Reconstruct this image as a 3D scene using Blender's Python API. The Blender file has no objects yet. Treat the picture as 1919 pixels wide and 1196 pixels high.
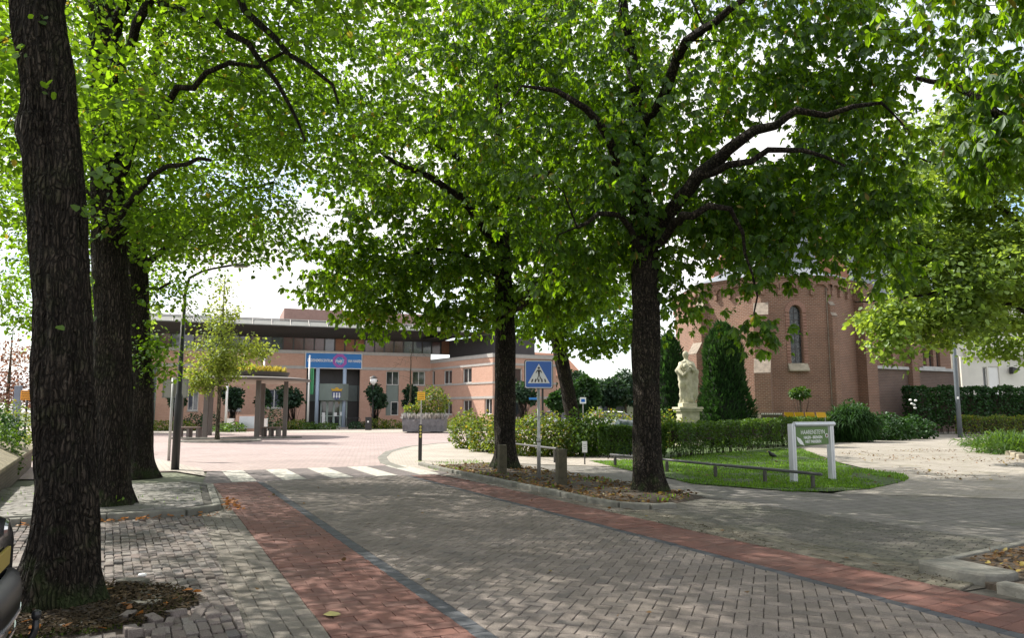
import bpy, math, random
import numpy as np
from mathutils import Vector, Matrix, noise as mnoise
random.seed(7); RS = np.random.RandomState(11)
PI = math.pi
sc = bpy.context.scene
COL = sc.collection
# ------------------------------------------------------------------ camera geometry (used to read real positions)
F = 1386.; CX, CY = 959.5, 598.; H = 1.6
PIT = math.atan((768 - 598) / F)
def ray(px, py):
    x = (px - CX) / F; y = -(py - CY) / F; c, s = math.cos(PIT), math.sin(PIT)
    return (x, c - y * s, s + y * c)
def G(px, py, z=0.):
    d = ray(px, py); t = (z - H) / d[2]; return (d[0] * t, d[1] * t)
def P(px, py, Y):
    d = ray(px, py); t = Y / d[1]; return (d[0] * t, Y, H + d[2] * t)
TV = np.array([-.432, .902]); SV = np.array([.902, .432])      # along / across the road
def ST(s, t): p = SV * s + TV * t; return (float(p[0]), float(p[1]))

# ------------------------------------------------------------------ materials
def nt(name):
    m = bpy.data.materials.new(name); m.use_nodes = True; t = m.node_tree
    b = t.nodes['Principled BSDF']; return m, t, b
def N(t, typ, **kw):
    n = t.nodes.new(typ)
    for k, v in kw.items():
        if k.startswith('i_'):
            key = k[2:].replace('_', ' ')
            n.inputs[int(key) if key.isdigit() else key].default_value = v
        else: setattr(n, k, v)
    return n
def ramp(t, fac, stops):
    r = t.nodes.new('ShaderNodeValToRGB'); e = r.color_ramp.elements
    while len(e) < len(stops): e.new(.5)
    for q, (p, c) in zip(e, stops): q.position = p; q.color = (*c, 1)
    t.links.new(fac, r.inputs[0]); return r.outputs[0]
def mixc(t, fac, a, b, mode='MIX'):
    m = t.nodes.new('ShaderNodeMix'); m.data_type = 'RGBA'; m.blend_type = mode
    if isinstance(fac, (int, float)): m.inputs[0].default_value = fac
    else: t.links.new(fac, m.inputs[0])
    for i, v in ((6, a), (7, b)):
        if isinstance(v, tuple): m.inputs[i].default_value = (*v, 1)
        else: t.links.new(v, m.inputs[i])
    return m.outputs[2]
def bump(t, b, h, dist=.01, strength=1.):
    n = N(t, 'ShaderNodeBump'); n.inputs['Distance'].default_value = dist; n.inputs['Strength'].default_value = strength
    t.links.new(h, n.inputs['Height']); t.links.new(n.outputs[0], b.inputs['Normal'])
def plain(name, c, rough=.6, metal=0., vary=.12, scale=3., bmp=0., bscale=40., spec=.5):
    m, t, b = nt(name); b.inputs['Roughness'].default_value = rough; b.inputs['Metallic'].default_value = metal
    b.inputs['Specular IOR Level'].default_value = spec
    tc = N(t, 'ShaderNodeTexCoord'); no = N(t, 'ShaderNodeTexNoise', i_Scale=scale, i_Detail=6., i_Roughness=.65)
    t.links.new(tc.outputs['Object'], no.inputs['Vector'])
    lo = tuple(v * (1 - vary) for v in c); hi = tuple(min(1, v * (1 + vary)) for v in c)
    t.links.new(ramp(t, no.outputs[0], [(.3, lo), (.7, hi)]), b.inputs['Base Color'])
    if bmp:
        n2 = N(t, 'ShaderNodeTexNoise', i_Scale=bscale, i_Detail=4.); t.links.new(tc.outputs['Object'], n2.inputs['Vector'])
        bump(t, b, n2.outputs[0], bmp)
    return m
def brick(name, c1, c2, mor, w=.22, h=.065, ms=.1, rough=.85, bmp=.006, rot=0., stain=.25, off=.5, sscale=.6, moss=None):
    m, t, b = nt(name); b.inputs['Roughness'].default_value = rough
    uv = N(t, 'ShaderNodeUVMap'); mp = N(t, 'ShaderNodeMapping'); mp.inputs['Rotation'].default_value = (0, 0, rot)
    t.links.new(uv.outputs[0], mp.inputs[0])
    br = N(t, 'ShaderNodeTexBrick'); br.offset = off
    for k, v in (('Scale', 1.), ('Brick Width', w), ('Row Height', h), ('Mortar Size', ms * h), ('Mortar Smooth', .2), ('Bias', 0.)): br.inputs[k].default_value = v
    br.inputs['Color1'].default_value = (*c1, 1); br.inputs['Color2'].default_value = (*c2, 1); br.inputs['Mortar'].default_value = (*mor, 1)
    t.links.new(mp.outputs[0], br.inputs['Vector'])
    tc = N(t, 'ShaderNodeTexCoord'); no = N(t, 'ShaderNodeTexNoise', i_Scale=sscale, i_Detail=8., i_Roughness=.7)
    t.links.new(tc.outputs['Object'], no.inputs['Vector'])
    f = ramp(t, no.outputs[0], [(.3, (1 - stain,) * 3), (.65, (1, 1, 1))])
    col = mixc(t, 1., br.outputs[0], f, 'MULTIPLY')
    n3 = N(t, 'ShaderNodeTexNoise', i_Scale=35., i_Detail=3.); t.links.new(tc.outputs['Object'], n3.inputs['Vector'])
    col = mixc(t, 1., col, ramp(t, n3.outputs[0], [(.3, (.8,) * 3), (.7, (1.1,) * 3)]), 'MULTIPLY')
    if moss:
        n4 = N(t, 'ShaderNodeTexNoise', i_Scale=.9, i_Detail=8., i_Roughness=.75); t.links.new(tc.outputs['Object'], n4.inputs['Vector'])
        col = mixc(t, ramp(t, n4.outputs[0], [(.5, (0, 0, 0)), (.72, (.7,) * 3)]), col, moss)
    t.links.new(col, b.inputs['Base Color'])
    inv = N(t, 'ShaderNodeMath', operation='SUBTRACT'); inv.inputs[0].default_value = 1.; t.links.new(br.outputs['Fac'], inv.inputs[1])
    ad = N(t, 'ShaderNodeMath', operation='MULTIPLY_ADD'); t.links.new(n3.outputs[0], ad.inputs[0]); ad.inputs[1].default_value = .35; t.links.new(inv.outputs[0], ad.inputs[2])
    bump(t, b, ad.outputs[0], bmp); return m
def paver_mat(name, cols, rough=.8, grain=.25, dirt=(.09, .085, .07), dirtamt=.5, gscale=260.):
    m, t, b = nt(name); b.inputs['Roughness'].default_value = rough; b.inputs['Specular IOR Level'].default_value = .35
    g = N(t, 'ShaderNodeNewGeometry'); col = ramp(t, g.outputs['Random Per Island'], [(i / max(1, len(cols) - 1), c) for i, c in enumerate(cols)])
    tc = N(t, 'ShaderNodeTexCoord')
    n1 = N(t, 'ShaderNodeTexNoise', i_Scale=gscale, i_Detail=2., i_Roughness=.8); t.links.new(tc.outputs['Object'], n1.inputs['Vector'])
    col = mixc(t, 1., col, ramp(t, n1.outputs[0], [(.35, (1 - grain,) * 3), (.66, (1 + grain * 1.3,) * 3)]), 'MULTIPLY')
    n2 = N(t, 'ShaderNodeTexNoise', i_Scale=.9, i_Detail=9., i_Roughness=.72); t.links.new(tc.outputs['Object'], n2.inputs['Vector'])
    col = mixc(t, ramp(t, n2.outputs[0], [(.42, (0, 0, 0)), (.75, (dirtamt,) * 3)]), col, dirt)
    t.links.new(col, b.inputs['Base Color'])
    n3 = N(t, 'ShaderNodeTexNoise', i_Scale=120., i_Detail=4.); t.links.new(tc.outputs['Object'], n3.inputs['Vector'])
    bump(t, b, n3.outputs[0], .003); return m
def leaf_mat(name, refl, trans, k=.5, vary=.45, gloss=.12, big=.5, yellow=None):
    m = bpy.data.materials.new(name); m.use_nodes = True; t = m.node_tree; t.nodes.clear()
    out = N(t, 'ShaderNodeOutputMaterial'); g = N(t, 'ShaderNodeNewGeometry'); tc = N(t, 'ShaderNodeTexCoord')
    no = N(t, 'ShaderNodeTexNoise', i_Scale=big, i_Detail=2.); t.links.new(tc.outputs['Object'], no.inputs['Vector'])
    v1 = ramp(t, g.outputs['Random Per Island'], [(0, (1 - vary,) * 3), (1, (1 + vary,) * 3)])
    v2 = ramp(t, no.outputs[0], [(.3, (.8, .85, .9)), (.7, (1.2, 1.12, .9))])
    v = mixc(t, 1., v1, v2, 'MULTIPLY')
    cr = mixc(t, 1., v, refl, 'MULTIPLY'); ct = mixc(t, 1., v, trans, 'MULTIPLY')
    if yellow:
        w = ramp(t, g.outputs['Random Per Island'], [(1 - yellow, (0, 0, 0)), (min(1, 1 - yellow + .01), (1, 1, 1))])
        cr = mixc(t, w, cr, (.22, .16, .03)); ct = mixc(t, w, ct, (.5, .38, .04))
    d = N(t, 'ShaderNodeBsdfDiffuse'); tr = N(t, 'ShaderNodeBsdfTranslucent'); gl = N(t, 'ShaderNodeBsdfGlossy', i_Roughness=.55)
    t.links.new(cr, d.inputs[0]); t.links.new(ct, tr.inputs[0]); gl.inputs[0].default_value = (.75, .85, .8, 1)
    m1 = N(t, 'ShaderNodeMixShader'); m1.inputs[0].default_value = k; t.links.new(d.outputs[0], m1.inputs[1]); t.links.new(tr.outputs[0], m1.inputs[2])
    lw = N(t, 'ShaderNodeFresnel'); lw.inputs[0].default_value = 1.4
    ml = N(t, 'ShaderNodeMath', operation='MULTIPLY'); ml.inputs[1].default_value = gloss * 8; t.links.new(lw.outputs[0], ml.inputs[0]); ml.use_clamp = True
    mm = N(t, 'ShaderNodeMath', operation='MINIMUM'); mm.inputs[1].default_value = .05; t.links.new(ml.outputs[0], mm.inputs[0])
    m2 = N(t, 'ShaderNodeMixShader'); t.links.new(mm.outputs[0], m2.inputs[0]); t.links.new(m1.outputs[0], m2.inputs[1]); t.links.new(gl.outputs[0], m2.inputs[2])
    t.links.new(m2.outputs[0], out.inputs[0]); return m
def bark_mat(name, c1, c2, moss=(.05, .075, .02), mamt=.3, zs=.18, sc_=14., mossfade=None):
    m, t, b = nt(name); b.inputs['Roughness'].default_value = .9; b.inputs['Specular IOR Level'].default_value = .2
    tc = N(t, 'ShaderNodeTexCoord'); mp = N(t, 'ShaderNodeMapping'); mp.inputs['Scale'].default_value = (1, 1, zs); t.links.new(tc.outputs['Object'], mp.inputs[0])
    n1 = N(t, 'ShaderNodeTexNoise', i_Scale=sc_, i_Detail=8., i_Roughness=.7, i_Distortion=.6); t.links.new(mp.outputs[0], n1.inputs['Vector'])
    n5 = N(t, 'ShaderNodeTexNoise', i_Scale=1.3, i_Detail=5.); t.links.new(tc.outputs['Object'], n5.inputs['Vector'])
    col = ramp(t, n1.outputs[0], [(.34, c1), (.62, c2)])
    col = mixc(t, 1., col, ramp(t, n5.outputs[0], [(.35, (.7, .7, .7)), (.7, (1.25, 1.2, 1.15))]), 'MULTIPLY')
    n2 = N(t, 'ShaderNodeTexNoise', i_Scale=2.2, i_Detail=8., i_Roughness=.7); t.links.new(tc.outputs['Object'], n2.inputs['Vector'])
    col = mixc(t, ramp(t, n2.outputs[0], [(.52, (0, 0, 0)), (.7, (mamt,) * 3)]), col, moss)
    mp2 = N(t, 'ShaderNodeMapping'); mp2.inputs['Scale'].default_value = (1, 1, zs * 1.6); nd = N(t, 'ShaderNodeTexNoise', i_Scale=5., i_Detail=5.); t.links.new(tc.outputs['Object'], nd.inputs['Vector'])
    va = N(t, 'ShaderNodeVectorMath', operation='MULTIPLY_ADD'); va.inputs[1].default_value = (.09, .09, .5); t.links.new(nd.outputs['Color'], va.inputs[0]); t.links.new(tc.outputs['Object'], va.inputs[2]); t.links.new(va.outputs[0], mp2.inputs[0])
    vo = N(t, 'ShaderNodeTexVoronoi', feature='DISTANCE_TO_EDGE', i_Scale=sc_ * 1.15); t.links.new(mp2.outputs[0], vo.inputs['Vector'])
    cr = ramp(t, vo.outputs['Distance'], [(.0, (.18,) * 3), (.28, (1.15,) * 3)]); col = mixc(t, 1., col, cr, 'MULTIPLY')
    sx = N(t, 'ShaderNodeSeparateXYZ'); t.links.new(tc.outputs['Object'], sx.inputs[0]); n6 = N(t, 'ShaderNodeTexNoise', i_Scale=5., i_Detail=7.); t.links.new(tc.outputs['Object'], n6.inputs['Vector'])
    ma = N(t, 'ShaderNodeMath', operation='MULTIPLY_ADD'); t.links.new(sx.outputs[2], ma.inputs[0]); ma.inputs[1].default_value = -.30; t.links.new(n6.outputs[0], ma.inputs[2])
    col = mixc(t, ramp(t, ma.outputs[0], [(.40, (0, 0, 0)), (.62, (.75,) * 3)]), col, (.035, .055, .016))
    n7 = N(t, 'ShaderNodeTexNoise', i_Scale=26., i_Detail=3.); t.links.new(tc.outputs['Object'], n7.inputs['Vector']); col = mixc(t, ramp(t, n7.outputs[0], [(.66, (0, 0, 0)), (.72, (.5,) * 3)]), col, (.13, .13, .105))
    ha = N(t, 'ShaderNodeMath', operation='ADD'); t.links.new(n1.outputs[0], ha.inputs[0]); t.links.new(cr, ha.inputs[1])
    t.links.new(col, b.inputs['Base Color']); bump(t, b, ha.outputs[0], .045); return m

M = {}
M['asph'] = plain('asphalt_base', (.075, .07, .06), .9, bmp=.004)
M['sand'] = plain('joint_sand', (.05, .046, .038), .95, vary=.35, scale=6, bmp=.004)
M['herr'] = paver_mat('grey_concrete_paver', [(0.14, 0.119, 0.106), (0.189, 0.162, 0.144), (0.153, 0.131, 0.117), (0.211, 0.18, 0.16), (0.126, 0.112, 0.104)], grain=.5, gscale=170., dirt=(0.081, 0.0702, 0.054), dirtamt=.62)
M['red'] = paver_mat('red_paver', [(0.138, 0.0644, 0.0524), (0.166, 0.0754, 0.0589), (0.115, 0.058, 0.0488), (0.179, 0.0846, 0.0672)], grain=.3, gscale=200., dirt=(0.11, 0.0828, 0.069), dirtamt=.5)
M['dark'] = paver_mat('dark_gutter_paver', [(.055, .06, .07), (.075, .08, .09), (.05, .053, .06)], grain=.25, dirtamt=.3)
M['greyst'] = paver_mat('worn_grey_paver', [(0.135, 0.123, 0.107), (0.172, 0.156, 0.135), (0.115, 0.102, 0.0902)], grain=.4, gscale=140., dirt=(0.107, 0.0902, 0.0656), dirtamt=.95)
M['bay'] = paver_mat('old_clay_paver', [(0.117, 0.0975, 0.0897), (0.164, 0.136, 0.125), (0.101, 0.0936, 0.0936), (0.144, 0.113, 0.101), (0.187, 0.168, 0.156)], grain=.35, gscale=150., dirt=(0.0546, 0.0585, 0.0312))
M['apron'] = paver_mat('mossy_dark_paver', [(.10, .092, .08), (.13, .12, .105), (.085, .08, .07)], grain=.35, dirt=(.06, .068, .038), dirtamt=.8)
M['border'] = paver_mat('mossy_border_set', [(.125, .112, .088), (.165, .148, .118), (.10, .095, .072)], grain=.4, dirt=(.06, .06, .035), dirtamt=.9)
M['walk'] = paver_mat('grey_sidewalk_paver', [(0.172, 0.164, 0.156), (0.234, 0.218, 0.207), (0.156, 0.148, 0.14), (0.203, 0.191, 0.179)], grain=.22, dirt=(0.0624, 0.0702, 0.0351), dirtamt=.8)
M['plaza'] = brick('pink_plaza_brick', (.42, .32, .305), (.34, .265, .255), (.27, .23, .21), .22, .11, .12, rot=.6, bmp=.008, stain=.28, sscale=.35)
M['palebrick'] = brick('pale_paving', (.46, .41, .36), (.40, .355, .31), (.22, .2, .17), .3, .15, .08, rot=-.5, stain=.3, sscale=.5)
M['path'] = brick('grey_path_tile', (0.191, 0.178, 0.162), (0.234, 0.217, 0.196), (0.102, 0.0935, 0.0765), .3, .3, .04, rot=-.447, stain=.35, bmp=.004, off=.5, sscale=.8, moss=(0.0765, 0.085, 0.0425))
M['drive'] = brick('pale_drive_paving', (.33, .30, .26), (.39, .355, .31), (.22, .2, .16), .21, .105, .06, rot=-.1, stain=.35, bmp=.004, sscale=.7, moss=(.15, .14, .08))
M['white_paint'] = plain('worn_white_road_paint', (.40, .385, .35), .85, vary=.35, scale=11, bmp=.003)
M['kerb'] = plain('concrete_kerb', (0.16, 0.156, 0.136), .9, vary=.35, scale=4, bmp=.006)
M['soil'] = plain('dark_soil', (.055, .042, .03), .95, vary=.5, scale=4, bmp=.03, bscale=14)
M['lawn'] = plain('lawn_base', (.05, .085, .02), .95, vary=.5, scale=2.5, bmp=.01)
M['field'] = plain('far_ground', (.1, .11, .07), .95, vary=.3, scale=.2)
M['grass'] = leaf_mat('grass_blade', (.095, .2, .014), (.2, .38, .015), .4, gloss=.05, big=.9)
M['dirt'] = leaf_mat('dirt_crumb', (.05, .04, .03), (.02, .02, .01), .1, gloss=.0)
M['mossy'] = leaf_mat('moss_tuft', (.06, .09, .015), (.10, .14, .02), .3, gloss=.02, big=3.)
M['litter'] = leaf_mat('dry_leaf', (.16, .085, .035), (.16, .08, .03), .25, vary=.6, gloss=.03, yellow=.12)
M['orangeleaf'] = leaf_mat('orange_dry_leaf', (.38, .15, .04), (.3, .12, .03), .3, vary=.45, gloss=.03)
M['chest'] = leaf_mat('chestnut_leaf', (.032, .07, .012), (.27, .48, .010), .5, gloss=.05, yellow=.02)
M['lime'] = leaf_mat('lime_leaf', (.05, .105, .016), (.27, .47, .015), .5, gloss=.04, yellow=.02)
M['maple'] = leaf_mat('pale_green_leaf', (.12, .19, .035), (.34, .48, .05), .5, gloss=.05)
M['young'] = leaf_mat('yellow_green_leaf', (.12, .17, .03), (.36, .44, .05), .5, gloss=.06)
M['dkshrub'] = leaf_mat('dark_blue_green_leaf', (.025, .055, .03), (.05, .11, .03), .3, gloss=.03)
M['hedge'] = leaf_mat('beech_hedge_leaf', (.04, .085, .014), (.13, .24, .015), .4, gloss=.04)
M['laurel'] = leaf_mat('laurel_leaf', (.025, .065, .018), (.05, .13, .015), .3, gloss=.03)
M['yew'] = leaf_mat('yew_needle', (.025, .065, .02), (.05, .13, .02), .3, gloss=.05, vary=.5)
M['ltshrub'] = leaf_mat('light_shrub_leaf', (.075, .12, .022), (.22, .30, .03), .45, gloss=.02, yellow=.1)
M['redtree'] = leaf_mat('reddish_leaf', (.2, .1, .075), (.3, .15, .1), .4, gloss=.05)
M['heather'] = leaf_mat('silver_heather', (.42, .40, .42), (.4, .4, .4), .3, gloss=.03)
M['sedum'] = leaf_mat('sedum_roof_plant', (.34, .28, .05), (.5, .4, .06), .4, gloss=.03)
M['bark1'] = bark_mat('lime_bark', (.014, .011, .009), (.082, .067, .054), mamt=.45, sc_=27, zs=.13)
M['bark2'] = bark_mat('chestnut_bark', (.014, .011, .009), (.082, .067, .053), mamt=.3, zs=.35, sc_=17)
M['bark3'] = bark_mat('young_bark', (.09, .08, .05), (.18, .16, .11), mamt=.2)
M['brickth'] = brick('salmon_brick', (.66, .375, .275), (.60, .315, .225), (.5, .39, .32), .22, .065, .16, bmp=.004, stain=.12)
M['brickor'] = brick('orange_brick', (.42, .18, .10), (.35, .145, .085), (.3, .19, .14), .22, .08, .14, bmp=.004, stain=.1)
M['brickch'] = brick('church_brick', (.26, .122, .078), (.19, .09, .06), (.33, .245, .185), .27, .105, .16, bmp=.008, stain=.3)
M['brickdk'] = brick('dark_church_brick', (.16, .095, .072), (.12, .075, .06), (.22, .175, .15), .27, .105, .15, bmp=.008, stain=.3)
M['slate'] = brick('slate_roof', (.19, .215, .25), (.25, .275, .31), (.1, .11, .13), .3, .16, .07, rough=.5, bmp=.008, stain=.2)
M['band'] = plain('concrete_band', (.42, .40, .38), .8, vary=.1)
M['stone'] = plain('pale_stone', (.44, .42, .31), .85, vary=.3, scale=5, bmp=.01, bscale=20)
M['sillst'] = plain('sill_stone', (.42, .42, .41), .8, vary=.2)
M['wall_white'] = plain('white_render', (.66, .64, .58), .85, vary=.07, scale=1.)
M['glass'] = plain('window_glass', (.03, .035, .04), .04, vary=.3, scale=.8, spec=1.)
M['glassb'] = plain('sky_reflecting_glass', (.10, .11, .14), .06, vary=.3, scale=.5, spec=1.)
M['glassr'] = plain('violet_glass', (.14, .075, .08), .1, vary=.25, scale=.5, spec=.8)
M['frame'] = plain('pale_green_frame', (.3, .37, .34), .5)
M['framew'] = plain('white_frame', (.62, .62, .6), .5)
M['framed'] = plain('dark_frame', (.055, .05, .052), .5)
M['panel'] = plain('grey_green_panel', (.19, .235, .215), .45, vary=.06)
M['bluecol'] = plain('pale_blue_column', (.42, .52, .66), .5, vary=.05)
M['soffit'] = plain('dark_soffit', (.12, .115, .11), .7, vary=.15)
M['roofgrey'] = plain('grey_roof_panel', (.17, .175, .165), .6, vary=.15)
M['metal'] = plain('galvanised_metal', (.38, .38, .37), .45, .6, vary=.15, scale=12)
M['alu'] = plain('anodised_aluminium', (.56, .58, .62), .35, .45, vary=.06)
M['black'] = plain('black_paint', (.022, .022, .024), .45, vary=.2)
M['blackp'] = plain('worn_black_post', (.05, .045, .04), .6, vary=.4, scale=9, bmp=.004)
M['wood'] = plain('mossy_oak_post', (.075, .066, .042), .9, vary=.45, scale=6, bmp=.015, bscale=30)
M['railw'] = plain('weathered_rail', (.075, .075, .08), .5, vary=.35, scale=9)
M['blue'] = plain('traffic_sign_blue', (.012, .12, .50), .35, vary=.04)
M['bannerblue'] = plain('banner_blue', (.03, .19, .52), .6, vary=.05)
M['purple'] = plain('banner_purple', (.36, .1, .4), .6, vary=.05)
M['signwhite'] = plain('sign_white', (.78, .79, .8), .4, vary=.03)
M['signgreen'] = plain('sign_green', (.075, .16, .03), .45, vary=.05)
M['yellow'] = plain('yellow_panel', (.75, .43, .02), .5, vary=.06)
M['orange'] = plain('orange_panel', (.8, .32, .02), .5, vary=.06)
M['ink'] = plain('dark_lettering', (.03, .025, .02), .6)
M['white'] = plain('white_paint', (.75, .75, .74), .5, vary=.05)
M['planter'] = plain('lead_grey_planter', (.15, .15, .16), .6, vary=.45, scale=3)
M['shelter'] = plain('taupe_steel', (.115, .10, .09), .5, vary=.1)
M['cream'] = plain('cream_soffit', (.55, .46, .38), .7, vary=.05)
M['benchw'] = plain('bench_plank', (.16, .12, .10), .8, vary=.2)
M['carpaint'] = plain('dark_blue_grey_car_paint', (.035, .04, .05), .18, .55, vary=.05)
M['carplastic'] = plain('black_bumper_plastic', (.011, .012, .015), .28, vary=.2, bmp=.001, bscale=200)
M['chrome'] = plain('chrome_trim', (.6, .6, .62), .15, 1., vary=.03)
M['plate'] = plain('yellow_number_plate', (.36, .27, .06), .5, vary=.05)
M['redlamp'] = plain('red_tail_lamp', (.4, .01, .01), .15, vary=.1)
M['rubber'] = plain('tyre_rubber', (.02, .02, .02), .85)
M['tarp'] = plain('dark_green_tarpaulin', (.025, .06, .05), .3, vary=.4, scale=3, bmp=.02, bscale=7)
M['teal'] = plain('turquoise_awning', (.1, .5, .5), .6)
M['flagg'] = plain('green_flag', (.07, .3, .14), .8)
M['bird'] = plain('black_feathers', (.012, .012, .015), .45)
M['pot'] = plain('stone_edging', (.33, .29, .22), .9, vary=.35, bmp=.01)
M['capst'] = plain('weathered_cap_stone', (.24, .20, .16), .9, vary=.35, scale=4)
M['wallcap'] = plain('mossy_wall_coping', (.21, .18, .12), .9, vary=.45, scale=3, bmp=.01)
M['wallst'] = brick('old_wall_brick', (.15, .115, .085), (.12, .10, .075), (.09, .08, .06), .22, .065, .14, stain=.4)
M['gold'] = plain('gilt_crown', (.6, .36, .04), .4, .3)
M['brass'] = plain('yellow_reflector', (.55, .5, .12), .3)
def tracery():
    m, t, b = nt('leaded_glass'); b.inputs['Roughness'].default_value = .2
    uv = N(t, 'ShaderNodeUVMap'); v = N(t, 'ShaderNodeTexVoronoi', feature='DISTANCE_TO_EDGE', i_Scale=4.5); t.links.new(uv.outputs[0], v.inputs['Vector'])
    t.links.new(ramp(t, v.outputs['Distance'], [(.02, (.16, .165, .16)), (.04, (.02, .024, .028))]), b.inputs['Base Color']); return m
M['lead'] = tracery()

# ------------------------------------------------------------------ objects
ORG = {}
def tag(o, label=None, cat=None, group=None, kind=None):
    if label: o['label'] = label
    if cat: o['category'] = cat
    if group: o['group'] = group
    if kind: o['kind'] = kind
    return o
def thing(name, label, cat, loc=(0, 0, 0), group=None):
    o = bpy.data.objects.new(name, None); COL.objects.link(o); o.location = loc; o.empty_display_size = .2
    ORG[o] = np.array(loc, float); return tag(o, label, cat, group)
def uvmesh(me):
    nl = len(me.loops); 
    if nl == 0: return
    co = np.empty(len(me.vertices) * 3); me.vertices.foreach_get('co', co); co = co.reshape(-1, 3)
    li = np.empty(nl, np.int32); me.loops.foreach_get('vertex_index', li)
    nf = len(me.polygons); nr = np.empty(nf * 3); me.polygons.foreach_get('normal', nr); nr = nr.reshape(-1, 3)
    lt = np.empty(nf, np.int32); me.polygons.foreach_get('loop_total', lt)
    nn = np.repeat(nr, lt, axis=0); p = co[li]
    h = np.hypot(nn[:, 0], nn[:, 1]) + 1e-9; tx, ty = -nn[:, 1] / h, nn[:, 0] / h
    flat = np.abs(nn[:, 2]) > .85
    sl = np.sqrt(np.maximum(1e-6, 1 - nn[:, 2] ** 2))
    u = np.where(flat, p[:, 0], p[:, 0] * tx + p[:, 1] * ty); v = np.where(flat, p[:, 1], p[:, 2] / sl)
    uv = me.uv_layers.new(name='UVMap'); uv.data.foreach_set('uv', np.stack([u, v], 1).ravel())
def link(name, me, mat, parent=None, smooth=False, bev=0):
    for mm in (mat if isinstance(mat, (list, tuple)) else [mat]): me.materials.append(M[mm] if isinstance(mm, str) else mm)
    o = bpy.data.objects.new(name, me); COL.objects.link(o)
    if parent is not None:
        o.parent = parent; ORG[o] = ORG[parent]
        if np.abs(ORG[parent]).max() > 0:
            v = np.empty(len(me.vertices) * 3); me.vertices.foreach_get('co', v); v = v.reshape(-1, 3) - ORG[parent]; me.vertices.foreach_set('co', v.ravel())
    else: ORG[o] = np.zeros(3)
    if smooth: me.polygons.foreach_set('use_smooth', [True] * len(me.polygons))
    if bev:
        b = o.modifiers.new('b', 'BEVEL'); b.width = bev; b.segments = 2; b.limit_method = 'ANGLE'
    return o
class MB:
    def __init__(s): s.v = []; s.f = []; s.m = []; s.cur = 0
    def mat(s, i): s.cur = i; return s
    def add(s, vs, fs):
        b = len(s.v); s.v += [tuple(map(float, q)) for q in vs]; s.f += [tuple(i + b for i in f) for f in fs]; s.m += [s.cur] * len(fs); return s
    def box(s, c, d, rz=0., ax=None):
        x, y, z = (q / 2 for q in d); co, si = math.cos(rz), math.sin(rz); vs = []
        for a in (-x, x):
            for b_ in (-y, y):
                for e in (-z, z):
                    if ax is not None: vs.append(tuple(c[k] + a * ax[0][k] + b_ * ax[1][k] + e * ax[2][k] for k in range(3)))
                    else: vs.append((c[0] + a * co - b_ * si, c[1] + a * si + b_ * co, c[2] + e))
        return s.add(vs, [(0, 1, 3, 2), (4, 6, 7, 5), (0, 4, 5, 1), (2, 3, 7, 6), (0, 2, 6, 4), (1, 5, 7, 3)])
    def quad(s, *p): return s.add(p, [tuple(range(len(p)))])
    def tube(s, pts, rad, n=8, caps=True, squash=1.):
        pts = [Vector(p) for p in pts]; k = len(pts)
        if isinstance(rad, (int, float)): rad = [rad] * k
        vs = []; up = Vector((0, 0, 1)); prev = None
        for i, p in enumerate(pts):
            d = (pts[min(i + 1, k - 1)] - pts[max(i - 1, 0)]); d = d.normalized() if d.length > 1e-9 else Vector((0, 0, 1))
            if prev is None:
                a = d.cross(up if abs(d.z) < .95 else Vector((1, 0, 0))).normalized()
            else: a = (prev - d * prev.dot(d)).normalized()
            prev = a; b = d.cross(a)
            for j in range(n):
                t = 2 * PI * j / n; vs.append(p + a * (math.cos(t) * rad[i]) + b * (math.sin(t) * rad[i] * squash))
        fs = [(i * n + j, i * n + (j + 1) % n, (i + 1) * n + (j + 1) % n, (i + 1) * n + j) for i in range(k - 1) for j in range(n)]
        if caps: fs += [tuple(range(n - 1, -1, -1)), tuple((k - 1) * n + j for j in range(n))]
        return s.add(vs, fs)
    def prism(s, poly, z0, z1):
        n = len(poly); ar = sum(poly[i][0] * poly[(i + 1) % n][1] - poly[(i + 1) % n][0] * poly[i][1] for i in range(n))
        if ar < 0: poly = poly[::-1]
        vs = [(x, y, z0) for x, y in poly] + [(x, y, z1) for x, y in poly]
        return s.add(vs, [tuple(range(n - 1, -1, -1)), tuple(range(n, 2 * n))] + [(i, (i + 1) % n, n + (i + 1) % n, n + i) for i in range(n)])
    def lathe(s, prof, c, n=24):
        vs = [(c[0] + r * math.cos(2 * PI * j / n), c[1] + r * math.sin(2 * PI * j / n), c[2] + z) for r, z in prof for j in range(n)]
        k = len(prof); fs = [(i * n + j, i * n + (j + 1) % n, (i + 1) * n + (j + 1) % n, (i + 1) * n + j) for i in range(k - 1) for j in range(n)]
        fs += [tuple(range(n - 1, -1, -1)), tuple((k - 1) * n + j for j in range(n))]
        return s.add(vs, fs)
    def ext(s, pts, o, U, V, Wn, t0, t1):      # extrude a 2-D outline given in frame U,V along Wn
        n = len(pts); o, U, V, Wn = map(Vector, (o, U, V, Wn))
        vs = [o + U * a + V * b + Wn * t for t in (t0, t1) for a, b in pts]
        return s.add(vs, [tuple(range(n - 1, -1, -1)), tuple(range(n, 2 * n))] + [(i, (i + 1) % n, n + (i + 1) % n, n + i) for i in range(n)])
    def build(s, name, mat, parent=None, smooth=False, bev=0):
        me = bpy.data.meshes.new(name); me.from_pydata(s.v, [], s.f); me.polygons.foreach_set('material_index', s.m); me.update(); uvmesh(me)
        return link(name, me, mat, parent, smooth, bev)
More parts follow.
